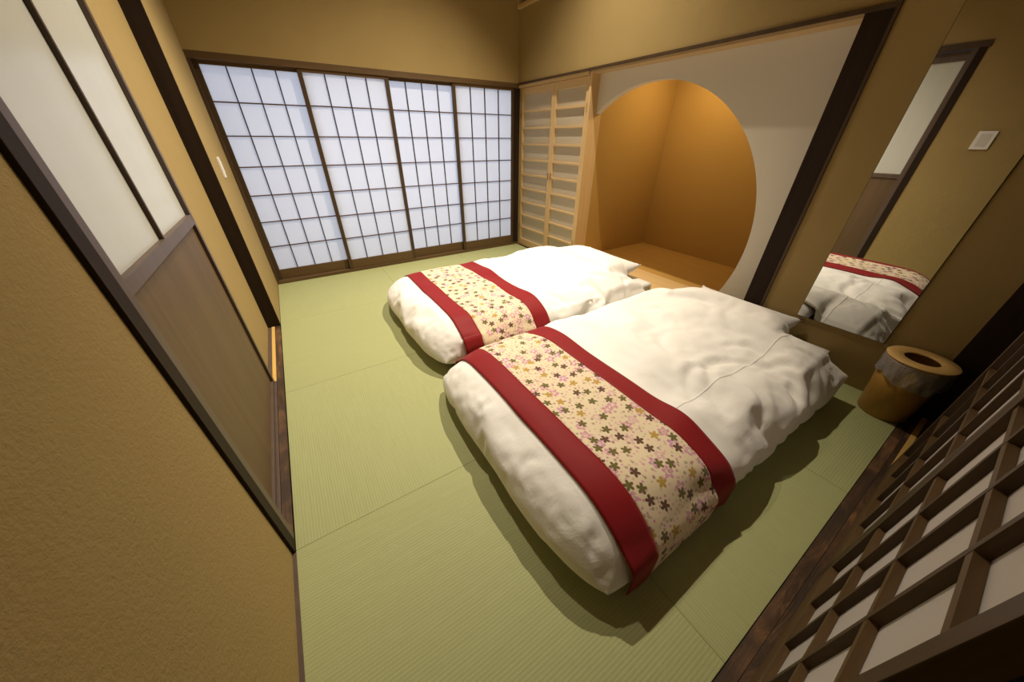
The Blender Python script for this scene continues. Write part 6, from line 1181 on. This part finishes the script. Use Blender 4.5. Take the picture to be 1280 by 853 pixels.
18,11,8,1,-1,-8,-11,-2,2,5,5,7,7,9,6,-6,-15,-27,-30,-35,-32,-29,-27,-16,-29,-30,-31,-41,-40,-43,-49,-44,-35,-20,2,22,28,21,11,6,3,1,4,12,17,17,24,22,
23,28,22,12,3,9,-4,-10,-13,-15,-16,-13,-9,-2,1,-2,6,-10,-13,-14,-27,-21,-21,-13,-18,-11,-6,-11,-13,-22,-35,-41,-48,-49,-46,-40,-28,-11,19,28,21,13,6,
3,2,6,12,15,14,10,13,13,21,22,21,15,14,4,-4,-5,-4,-10,-9,-7,-14,-15,-1,3,-10,-23,-28,-24,-19,-5,-1,0,-11,-4,-5,-11,-16,-28,-33,-34,-38,-25,-19,-2,13,
24,25,22,11,3,0,2,6,9,9,14,9,14,14,20,16,17,9,16,2,-3,-7,-10,-13,-17,-16,-15,-17,-14,-4,-23,-24,-21,-17,-11,6,4,9,0,2,-8,-15,-20,-24,-26,-18,-21,-7,5,
21,19,19,15,11,9,4,1,2,6,4,7,13,7,3,2,6,18,21,21,21,20,14,8,6,-1,-11,-15,-17,-19,-19,-19,-21,-20,-9,-3,-4,13,15,14,-1,-8,-12,-9,-2,-3,-3,-2,3,11,20,
24,19,14,6,-2,-4,3,-1,1,5,13,16,14,19,13,10,11,15,14,8,22,21,17,8,4,-1,-3,0,-2,-14,-17,-23,-8,-12,-3,5,14,23,19,19,16,7,-3,-5,-4,-4,-4,-2,3,17,21,26,
7,-4,-10,-13,-9,2,-2,1,5,9,13,7,1,-4,-3,-2,5,3,12,22,27,27,20,16,13,10,6,-3,-16,-4,-8,4,6,8,19,24,28,25,18,22,11,8,16,16,17,17,17,17,20,20,23,20,13,8,
6,5,1,-2,-1,3,7,0,1,-8,-12,-12,-10,-4,-5,-3,12,28,33,23,14,14,16,11,-4,-8,-7,1,3,10,22,33,36,35,35,35,36,33,25,21,18,17,20,10,7,8,20,18,17,18,13,11,3,
-2,-2,-3,1,3,1,-2,-14,-21,-23,-23,-18,-10,6,21,26,31,19,11,12,11,3,0,-5,8,16,21,27,32,34,23,27,28,31,35,40,41,38,37,33,29,22,18,15,16,9,10,19,18,8,-4,
-10,-10,-5,-1,1,4,-1,-14,-19,-24,-21,-17,-7,2,21,32,29,17,13,10,7,6,1,5,10,8,18,28,34,30,14,19,22,26,31,39,44,45,33,26,27,10,6,9,5,6,8,13,17,3,-6,-4,
-4,-8,-4,-1,0,-1,-10,-16,-16,-7,-6,4,13,23,26,32,21,23,23,20,17,12,17,23,22,21,33,27,13,2,2,7,11,16,20,29,41,41,36,27,14,4,-2,-7,-15,-8,1,6,9,4,0,-3,
-12,-8,-4,3,1,-10,-10,-7,-4,3,2,6,19,29,30,26,32,32,32,28,20,26,24,29,30,19,22,10,0,-1,3,9,13,17,32,41,40,37,21,-3,-18,-26,-33,-33,-23,-17,-8,1,7,0,
-3,-15,-12,-5,-2,1,-3,1,-2,-2,9,11,14,19,24,29,31,34,36,38,39,38,36,34,32,29,22,14,0,-2,-3,-5,0,10,16,16,35,38,36,7,-13,-27,-34,-29,-41,-42,-38,-32,
-18,8,2,-2,-19,-16,-10,0,3,3,5,3,5,10,8,3,2,2,0,6,11,10,18,21,23,25,21,13,19,11,6,-4,-6,-7,-12,-6,1,10,25,33,34,34,12,-8,-31,-40,-44,-47,-42,-37,-20,
1,10,3,-1,-16,-22,-16,-6,4,9,10,6,7,8,-9,-26,-26,-19,-24,-23,-16,-11,-7,-9,-5,5,10,11,12,7,-3,-7,-4,-6,-13,-13,-8,5,17,22,28,31,15,-11,-24,-27,-29,
-33,-30,-20,-2,9,12,4,0,-14,-20,-22,-13,0,12,11,9,0,-9,-23,-37,-49,-51,-53,-53,-51,-47,-43,-38,-33,-21,-17,-15,0,-1,-2,-5,-17,-22,-21,-18,-6,-8,9,12,
20,28,18,-7,-21,-24,-24,-22,-12,-10,8,12,12,5,1,-12,-15,-21,-19,-6,1,6,7,-15,-30,-45,-57,-63,-65,-61,-59,-58,-56,-49,-41,-47,-41,-29,-29,-22,-14,-12,
-15,-25,-21,-18,-29,-24,-21,-8,-2,10,20,19,10,-5,-3,0,1,6,11,15,11,11,4,0,-11,-11,-17,-21,-10,-1,0,1,-14,-31,-56,-65,-61,-55,-41,-37,-44,-40,-53,-55,
-59,-59,-54,-51,-44,-33,-33,-29,-38,-36,-31,-32,-30,-28,-22,-7,-1,8,13,15,12,8,3,6,14,18,14,6,7,-1,-2,-10,-8,-22,-26,-16,-17,-13,-11,-25,-44,-54,-52,
-34,-30,-30,-20,-26,-24,-36,-37,-47,-51,-54,-54,-58,-56,-55,-51,-49,-44,-38,-41,-40,-35,-26,-26,-19,-5,-1,10,18,22,19,20,18,20,14,8,6,1,-2,-9,-6,-8,
-26,-20,-25,-29,-28,-31,-50,-51,-42,-23,-14,-13,-11,-13,-14,-29,-28,-39,-35,-43,-42,-51,-53,-54,-55,-52,-49,-45,-42,-41,-38,-38,-35,-32,-29,-18,-13,9,
22,28,29,26,18,7,6,-2,1,-2,-9,-6,2,-12,-26,-29,-34,-38,-40,-38,-34,-25,-7,-5,-7,-5,-11,-9,-21,-15,-21,-24,-36,-35,-44,-48,-44,-39,-35,-39,-36,-39,-37,
-38,-41,-42,-41,-38,-34,-23,0,17,34,33,26,19,6,1,5,1,-2,-11,-8,-1,6,-4,-7,-9,-10,-9,-8,-4,0,5,4,1,-10,-11,-6,-8,-7,-12,-16,-30,-32,-37,-31,-35,-32,
-33,-25,-26,-26,-26,-28,-26,-21,-30,-37,-36,-28,-13,10,36,35,26,24,13,10,5,0,-2,-5,-4,-2,5,5,4,7,8,8,6,7,9,7,7,4,2,-5,-4,1,0,-12,-17,-24,-20,-27,-19,
-21,-19,-21,-11,-6,-5,-4,-7,-13,-16,-21,-19,-17,-14,2,28,38,32,23,17,15,12,3,-3,-3,-4,-2,-1,1,8,8,9,12,15,14,13,8,5,7,-3,0,2,3,5,-2,-10,-11,-18,-14,
-18,-11,-6,-8,-10,-2,3,7,9,13,9,6,2,-2,-4,8,20,36,37,31,22,19,14,11,1,2,-1,-4,-1,4,5,8,6,7,13,19,17,18,13,10,8,4,9,0,0,4,4,-3,-14,-16,-16,-15,-12,-5,
-1,1,7,11,14,17,19,21,9,5,5,14,20,29,36,34,27,17,14,7,9,4,3,-1,-4,-1,1,2,9,10,11,17,21,15,13,17,12,11,6,3,4,0,3,1,-2,-10,-8,-11,-6,-1,3,1,4,10,9,7,10,
15,27,23,22,16,18,25,31,34,28,24,18,16,8,2,-3,1,-2,-4,-1,2,4,9,6,7,12,19,27,24,22,13,11,5,1,2,-1,0,-3,-6,-9,-1,-7,2,0,3,1,6,6,4,10,11,27,34,24,20,15,
26,25,32,30,21,14,10,13,2,1,-2,-2,-5,-3,-1,3,3,9,10,13,16,21,27,30,16,11,8,5,2,2,-1,-5,3,-2,-7,-2,-6,1,-1,7,0,4,9,8,13,15,35,36,31,29,22,26,27,29,27,
21,22,17,8,0,-4,-7,-4,-7,-4,-2,4,4,9,10,13,13,16,24,20,20,16,11,9,6,3,1,-1,0,1,2,3,4,5,5,6,7,10,12,15,21,21,15,28,26,29,28,27,19,24,17,24,21,13,1,-8,
-14,-15,-7,-10,-4,-4,0,5,10,10,12,11,13,12,17,21,22,19,15,13,11,12,8,13,14,14,14,14,16,12,14,16,18,21,24,26,17,11,22,23,25,27,24,20,20,14,22,21,7,-7,
-17,-22,-24,-21,-12,-2,-1,4,3,10,2,4,-4,2,5,12,19,25,25,14,20,10,14,16,18,19,20,22,23,21,22,24,25,25,26,25,23,8,7,17,13,16,20,19,9,10,14,18,13,11,-2,
-13,-18,-19,-16,-10,-1,0,3,6,11,-2,-7,-12,-11,1,6,15,23,27,25,26,23,24,23,22,23,22,20,21,27,27,24,26,26,24,27,20,6,13,16,15,16,12,15,6,10,9,11,3,6,1,
-7,-11,-12,-11,-8,0,2,3,6,10,5,2,-9,-7,-8,2,12,20,25,26,30,24,25,24,14,18,13,18,16,21,21,20,26,25,23,26,18,3,0,8,2,12,4,11,3,6,1,7,2,1,-3,-5,-8,-9,-9,
-8,0,2,3,6,9,4,0,-4,-13,-10,-2,8,17,19,26,27,29,23,26,15,22,15,12,16,20,17,23,24,20,22,25,15,2,-6,-2,0,11,6,9,2,5,1,2,-1,-12,-13,-14,-13,-9,-7,-7,0,2,
3,6,8,3,-3,-5,-2,-8,-5,5,15,15,24,26,28,22,28,19,26,20,21,22,24,17,23,25,19,22,24,12,2,-8,1,2,9,1,7,2,3,-6,1,-9,-18,-27,-29,-29,-15,-7,-7,0,2,3,5,7,3,
0,-10,-2,-2,-6,3,12,19,22,26,28,22,30,24,33,27,33,32,29,20,24,20,18,22,22,11,5,-7,-1,-5,5,3,6,2,4,-5,-2,-17,-24,-35,-39,-40,-28,-8,-7,0,1,3,5,6,3,4,0,
-3,-2,-7,1,10,17,20,22,27,22,32,33,38,39,40,41,34,24,27,16,18,21,20,10,5,-8,-2,-7,3,-2,5,2,4,-4,-3,-21,-31,-34,-42,-38,-21,-9,-6,-1,1,3,5,5,3,0,0,-3,
-5,-8,1,8,14,18,21,24,26,30,32,35,36,36,37,38,30,28,23,22,17,15,9,3,-8,-2,-4,2,0,5,2,5,0,-2,-20,-30,-38,-36,-37,-20,-10,-6,-1,0,3,4,5,3,5,-1,-6,-8,-8,
1,6,14,18,22,23,26,28,28,27,26,18,28,29,33,28,26,20,18,12,10,2,-8,-4,-1,2,-4,4,3,5,6,0,-15,-25,-33,-30,-31,-17,-11,-6,-1,-1,4,4,5,3,0,-1,-3,-6,-8,1,4,
13,16,14,19,19,23,17,11,12,7,13,19,29,18,22,14,16,12,9,1,-8,-2,0,3,3,5,3,3,2,1,-4,-13,-26,-28,-29,-15,-10,-6,-1,-1,6,4,4,3,1,1,-2,-4,-8,0,3,12,13,16,
10,20,18,12,11,18,3,2,8,23,13,17,7,14,10,8,1,-8,-4,-1,1,4,5,3,3,2,2,0,-5,-12,-21,-15,-12,-9,-6,-2,-1,5,4,4,3,2,1,-2,-3,-8,-1,1,12,10,15,8,17,10,9,10,
19,3,-5,3,18,8,14,4,12,8,6,0,-7,-3,-1,2,4,6,2,1,0,-1,-2,-3,-4,-6,-8,-9,-8,-6,-2,-2,0,1,1,0,-1,-2,-3,-5,-8,-3,1,5,7,10,9,12,11,12,15,19,8,-8,6,14,10,9,
5,7,4,2,-2,-9,-6,-4,-1,1,3,-1,-2,-2,-3,-4,-5,-5,-6,-6,-6,-6,-6,]
# <<< drape tables


def smooth(t):
    t = max(0.0, min(1.0, t))
    return t * t * (3 - 2 * t)


class Duvet:
    """puffed quilt over its mattress and pillow; 'drape' holds the folds of the cloth"""
    NI, NJ = 72, 50

    def __init__(s, rect, bed, pil, top, head, seed, drape, press, creases):
        s.rect, s.bed, s.pil, s.top, s.head, s.seed = rect, bed, pil, top, head, seed
        n, m = s.NI, s.NJ
        wr = lambda t: math.copysign(1 - (1 - abs(t)) ** 1.35, t)
        A = [wr(2 * i / n - 1) for i in range(n + 1)]
        C = [wr(2 * j / m - 1) for j in range(m + 1)]
        T = np.array([[s.point(a, c, True) for c in C] for a in A])
        if drape is not None:
            T += np.array(drape, float).reshape(3, n + 1, m + 1).transpose(1, 2, 0) / 2000.0
        Bt = np.array([[s.point(a, c, False) for c in C] for a in A])
        Bt[0], Bt[-1], Bt[:, 0], Bt[:, -1] = T[0], T[-1], T[:, 0], T[:, -1]
        s.T, s.B = s.finer(T), s.finer(Bt)
        for (cx, cy, ang, L, W, A) in creases:
            ux, uy = math.cos(ang), math.sin(ang)
            u = (s.T[..., 0] - cx) * ux + (s.T[..., 1] - cy) * uy
            v = -(s.T[..., 0] - cx) * uy + (s.T[..., 1] - cy) * ux + 0.5 * u * u / L
            amp = A * np.exp(-(u / L) ** 2)
            ra, ca = np.arange(s.T.shape[0]), np.arange(s.T.shape[1])
            rim = np.minimum.outer(np.minimum(ra, ra[::-1]), np.minimum(ca, ca[::-1]))
            edge = np.clip(rim / 8.0, 0, 1)
            s.T[..., 2] += edge * amp * (-np.exp(-(v / W) ** 2) + 0.75 * np.exp(-((v - 1.9 * W) / (1.3 * W)) ** 2) + 0.5 * np.exp(-((v + 2.2 * W) / (1.5 * W)) ** 2))
        # the bed runner presses the quilt smooth where it lies
        wx = np.clip((s.T[..., 0] - press[0] + 0.05) / 0.05, 0, 1) * np.clip((press[1] + 0.06 - s.T[..., 0]) / 0.06, 0, 1)
        for _ in range(24):
            smoothed_cloth = s.T.copy()
            smoothed_cloth[1:-1, 1:-1] = (s.T[:-2, 1:-1] + s.T[2:, 1:-1] + s.T[1:-1, :-2] + s.T[1:-1, 2:]) / 4
            for side in (0, -1):
                smoothed_cloth[1:-1, side] = (s.T[:-2, side] + s.T[2:, side]) / 2
            s.T += (smoothed_cloth - s.T) * wx[..., None] * np.array((0.15, 0.5, 0.8))
        s.B[0], s.B[-1], s.B[:, 0], s.B[:, -1] = s.T[0], s.T[-1], s.T[:, 0], s.T[:, -1]
        for i in range(1, s.T.shape[0] - 1):
            for j in range(1, s.T.shape[1] - 1):
                s.T[i, j, 2] = max(s.T[i, j, 2], s.support(*s.T[i, j, :2]) + 0.02)
                s.B[i, j, 2] = max(s.B[i, j, 2], s.support(*s.B[i, j, :2]))
                s.B[i, j, 2] = min(s.B[i, j, 2], max(s.T[i, j, 2] - 0.012, 0.012))

    def finer(s, G):
        for ax in (0, 1):
            G = np.moveaxis(G, ax, 0)
            P = np.concatenate([2 * G[:1] - G[1:2], G, 2 * G[-1:] - G[-2:-1]])
            mid = (-P[:-3] + 9 * P[1:-2] + 9 * P[2:-1] - P[3:]) / 16
            out = np.empty((2 * G.shape[0] - 1,) + G.shape[1:])
            out[0::2], out[1::2] = G, mid
            G = np.moveaxis(out, 0, ax)
        return G

    def support(s, X, Y):
        bx0, by0, by1, bz = s.bed
        d = max(bx0 - 0.035 - X, by0 - 0.035 - Y, Y - by1 - 0.035)
        z = (bz + 0.012) * max(0.0, 1 - max(0.0, d) / 0.03)
        cx, cy, hx, hy, zb, zt = s.pil
        a, c = abs(X - cx) / (hx + 0.012), abs(Y - cy) / (hy + 0.012)
        if a < 1 and c < 1:
            f = (1 - a ** 4) ** 0.55 * (1 - c ** 4) ** 0.55
            z = max(z, zb + (zt - zb) * f + 0.009 + 0.055 * (a * c) ** 3)
        return z

    def point(s, a, b, top):
        x0, x1, y0, y1 = s.rect
        hx, hy = (x1 - x0) / 2, (y1 - y0) / 2
        q = 0.16 if a < 0 else 0.0
        X = (x0 + x1) / 2 + hx * a * math.sqrt(1 - q * b ** 4)
        Y = (y0 + y1) / 2 + hy * b * math.sqrt(1 - q * abs(a) ** 3 * 0.5)
        e = max(abs(a), abs(b)) ** 6 * 0.014
        if abs(a) > abs(b):
            X += e * mnoise.noise(Vector((Y * 3.1, s.seed, 1)))
        else:
            Y += e * mnoise.noise(Vector((X * 2.7, s.seed, 5)))
        dx, dy = (1 - abs(a)) * hx, (1 - abs(b)) * hy
        g = lambda d, r: math.sqrt(max(0.0, 1 - (1 - min(1.0, d / r)) ** 2))
        sp = s.support(X, Y)
        zm = max(0.10, sp + 0.004) if a > 0.5 else 0.10
        if a > 0:
            zm += 0.058 * max(0, (a - 0.75) / 0.25) * (1 - smooth((sp - 0.1) / 0.1))
        if top:
            h = s.top + s.head * smooth((X - 1.7) / 0.5) * (1 - abs(b) ** 3)
            nz = (0.35 + 0.65 * smooth((X - 0.7) / 0.6)) * 0.03 * mnoise.fractal(Vector((X * 1.8, Y * 1.8, s.seed)), 1.0, 2, 2) * min(1, dx / 0.25) * min(1, dy / 0.25)
            z = zm + max(h - zm, 0.03) * g(dx, 0.26 if a < 0 else 0.30) * g(dy, 0.26) + nz
            z = max(z, sp + 0.008 + 0.03 * min(1, dx / 0.06) * min(1, dy / 0.06))
        else:
            zb = zm - (zm - 0.03) * g(dx, 0.10) * g(dy, 0.10)
            z = max(zb, min(sp, zm - 0.004) if min(dx, dy) < 0.01 else sp)
        return (X, Y, z)

    def mesh(s):
        b = B()
        b.grid(s.T.tolist())
        b.grid(s.B.tolist(), flip=True)
        bmesh.ops.remove_doubles(b.bm, verts=b.bm.verts, dist=0.00005)
        return b

    def strip(s, xa, xb, off, drop0, drop1, nx, slant=0.0):
        """cloth strip lying over the duvet from xa to xb; hangs drop0 / drop1 past its two sides"""
        T = s.T
        gi, gj = np.gradient(T, axis=0), np.gradient(T, axis=1)
        Nn = np.cross(gi, gj)
        Nn /= np.linalg.norm(Nn, axis=2, keepdims=True) + 1e-12
        n, m = T.shape[:2]
        Nn[:, 0] = (0, -1, 0.1)
        Nn[:, -1] = (0, 1, 0.1)
        P = T + Nn * off
        pts, uvs = [], []
        for i in range(nx + 1):
            f = i / nx
            row = []
            for j in range(m):
                X = xa + (xb - xa) * f + slant * (2 * j / (m - 1) - 1)
                col = P[:, j, 0]
                k = int(np.clip(np.searchsorted(col, X) - 1, 0, n - 2))
                u = (X - col[k]) / (col[k + 1] - col[k] + 1e-9)
                row.append(P[k, j] * (1 - u) + P[k + 1, j] * u)
            pts.append(row)
        # the two ends fall straight from the bulge instead of tucking under
        fx = np.linspace(-1, 1, nx + 1)
        ylo = np.array([min(p[1] for p in r) for r in pts])
        yhi = np.array([max(p[1] for p in r) for r in pts])
        plo, phi = np.polyval(np.polyfit(fx, ylo, 2), fx), np.polyval(np.polyfit(fx, yhi, 2), fx)
        plo += min(0.0, float((ylo - plo).min())) - 0.003
        phi += max(0.0, float((yhi - phi).max())) + 0.003
        for i, row in enumerate(pts):
            w0 = 1 + 0.10 * math.sin(i / nx * 4 + xa * 9)
            for p in row:
                t = smooth((0.20 - p[2]) / 0.07)
                if p[1] < s.rect[2] + 0.3:
                    p[1] += (plo[i] - p[1]) * t
                elif p[1] > s.rect[3] - 0.3:
                    p[1] += (phi[i] - p[1]) * t
            lo = [row[0] + np.array((0, 0.0, -drop0 * w0 * k / 6)) for k in range(6, 0, -1)]
            hi = [row[-1] + np.array((0, 0.0, -drop1 * k / 6)) for k in range(1, 7)]
            pts[i] = lo + row + hi
        for i, row in enumerate(pts):
            L, ur = 0.0, []
            for k, p in enumerate(row):
                if k:
                    L += float(np.linalg.norm(p - row[k - 1]))
                ur.append((xa + (xb - xa) * i / nx, L))
            uvs.append(ur)
        b = B()
        b.grid([[tuple(map(float, p)) for p in r] for r in pts], uvs)
        return b


def mattress(label, x0, x1, y0, y1):
    b = B().box(x0, x1, y0, y1, 0.002, 0.17, 0.03)
    o = obj('futon_mattress', b, MAT['sheet'], None, True)
    tag(o, label, 'mattress', 'white futon mattresses on the tatami')


def pillow(label, cx, cy, hx, hy, z, rise):
    top, bot = [], []
    n = 28
    for i in range(n + 1):
        rt, rb = [], []
        for j in range(n + 1):
            a, c_ = 2 * i / n - 1, 2 * j / n - 1
            f = max(0, (1 - a ** 4)) ** 0.55 * max(0, (1 - c_ ** 4)) ** 0.55
            pinch = 1 - 0.07 * (1 - abs(a) ** 2) * abs(c_) ** 3
            pin2 = 1 - 0.05 * (1 - abs(c_) ** 2) * abs(a) ** 3
            X, Y = cx + hx * a * pin2, cy + hy * c_ * pinch
            zr = z + 0.055 * (abs(a) * abs(c_)) ** 3
            rt.append((X, Y, zr + rise * f))
            rb.append((X, Y, zr - 0.072 * f))
        top.append(rt)
        bot.append(rb)
    b = B()
    b.grid(top)
    b.grid(bot, flip=True)
    bmesh.ops.remove_doubles(b.bm, verts=b.bm.verts, dist=0.0003)
    o = obj('pillow', b, MAT['sheet'], None, True)
    tag(o, label, 'pillow', 'white pillows at the futon heads')


mattress('white futon mattress on the tatami under the near duvet', 0.62, 2.527, 0.315, 1.26)
mattress('white futon mattress on the tatami under the far duvet', 0.68, 2.527, 1.60, 2.56)
pillow('white pillow peeping out from the head of the near duvet', 2.30, 0.84, 0.222, 0.33, 0.245, 0.08)
pillow('white pillow peeping out from the head of the far duvet', 2.30, 2.08, 0.222, 0.33, 0.245, 0.08)

dn = Duvet((0.395, 2.31, 0.172, 1.458), (0.62, 0.315, 1.26, 0.17), (2.30, 0.84, 0.222, 0.33, 0.245, 0.325), 0.288, 0.07, 8, DRAPE_NEAR, (0.545, 1.115),
           ((1.61, 0.56, -0.12, 0.20, 0.024, 0.016), (1.40, 0.57, 0.06, 0.13, 0.022, 0.012), (1.90, 1.09, -1.32, 0.12, 0.03, 0.013),
            (2.12, 0.95, -1.85, 0.12, 0.03, 0.010), (1.88, 0.56, -1.14, 0.09, 0.022, 0.012), (1.88, 0.36, -0.94, 0.10, 0.022, 0.013),
            (1.50, 0.28, -2.37, 0.10, 0.02, 0.014), (1.75, 0.26, -1.90, 0.09, 0.02, 0.015),
            (2.05, 0.27, -1.70, 0.09, 0.02, 0.014), (1.41, 1.28, -1.27, 0.13, 0.025, 0.011), (1.55, 0.85, 0.5, 0.16, 0.03, 0.008),
            (2.0, 0.72, 0.9, 0.14, 0.03, 0.009), (0.46, 0.95, 0.15, 0.05, 0.016, 0.010), (0.47, 0.62, -0.2, 0.05, 0.016, 0.010),
            (0.50, 0.30, 0.6, 0.05, 0.016, 0.010)))
df = Duvet((0.445, 2.33, 1.522, 2.84), (0.68, 1.60, 2.56, 0.17), (2.30, 2.08, 0.222, 0.33, 0.245, 0.325), 0.275, 0.06, 29, DRAPE_FAR, (0.655, 1.30),
           ((1.93, 2.32, -1.93, 0.16, 0.028, 0.014), (1.88, 1.85, -1.70, 0.13, 0.026, 0.012), (1.97, 1.70, -1.12, 0.13, 0.026, 0.013),
            (1.57, 2.23, -1.68, 0.18, 0.028, 0.012), (1.56, 2.02, -1.77, 0.13, 0.024, 0.010), (1.50, 1.63, -1.28, 0.11, 0.022, 0.013),
            (2.15, 1.62, 0.54, 0.10, 0.022, 0.013), (1.75, 2.60, 1.3, 0.12, 0.025, 0.013), (1.40, 2.62, 1.2, 0.12, 0.025, 0.011),
            (0.52, 1.80, 0.1, 0.05, 0.016, 0.010), (0.52, 2.25, -0.1, 0.05, 0.016, 0.009)))
for d, lab in ((df, 'puffy white duvet on the far futon, by the shoji'), (dn, 'puffy white duvet on the near futon, closest to the viewer')):
    o = obj('duvet', d.mesh(), MAT['duvet'], None, True)
    tag(o, lab, 'duvet', 'white duvets')


# stitched opening running down the near duvet
js = dn.T.shape[1]
rows_ = []
for i in range(dn.T.shape[0]):
    col = dn.T[i]
    if not 1.10 < col[js // 3, 0] < 2.30:
        continue
    yc_ = 0.462 + 0.002 * math.sin(i * 0.35)
    k = int(np.clip(np.searchsorted(col[:, 1], yc_) - 1, 1, js - 3))
    u = (yc_ - col[k, 1]) / (col[k + 1, 1] - col[k, 1])
    c0 = col[k] * (1 - u) + col[k + 1] * u
    tv = (col[k + 1] - col[k]) / np.linalg.norm(col[k + 1] - col[k])
    up = np.array((0, 0, 1.0))
    rows_.append([tuple(map(float, c0 + tv * o_ + up * h_)) for o_, h_ in ((-0.007, -0.001), (-0.004, 0.0022), (0.0, 0.003), (0.002, 0.0022), (0.0035, -0.001))])
b = B()
b.grid(rows_)
near_duvet = next(x for x in COL.objects if x.name.startswith('duvet') and 'near futon' in x['label'])
obj('seam', b, MAT['sheet'], near_duvet, True)


def runner(d, label, xa, xb, wred, drop0, drop1, slant):
    xs0 = xa + wred
    xs1 = xb - wred
    root = obj('bed_runner', d.strip(xs0 - 0.002, xs1 + 0.002, 0.005, drop0, drop1, 28, slant=slant), MAT['blossom'], None, True)
    tag(root, label, 'bed runner', 'crimson edged floral bed runners')
    obj('red_band', d.strip(xa, xs0, 0.0055, drop0, drop1, 10, slant=slant), MAT['red'], root, True)
    obj('red_band', d.strip(xs1, xb, 0.0055, drop0, drop1, 10, slant=slant), MAT['red'], root, True)
    for o in [root] + list(root.children):
        sm = o.modifiers.new('thick', 'SOLIDIFY')
        sm.thickness = 0.003
        sm.offset = 1.0


runner(dn, 'floral bed runner with crimson bands across the near duvet', 0.545, 1.115, 0.115, 0.072, 0.03, 0.0)
runner(df, 'floral bed runner with crimson bands across the far duvet', 0.655, 1.30, 0.125, 0.03, 0.03, 0.0)
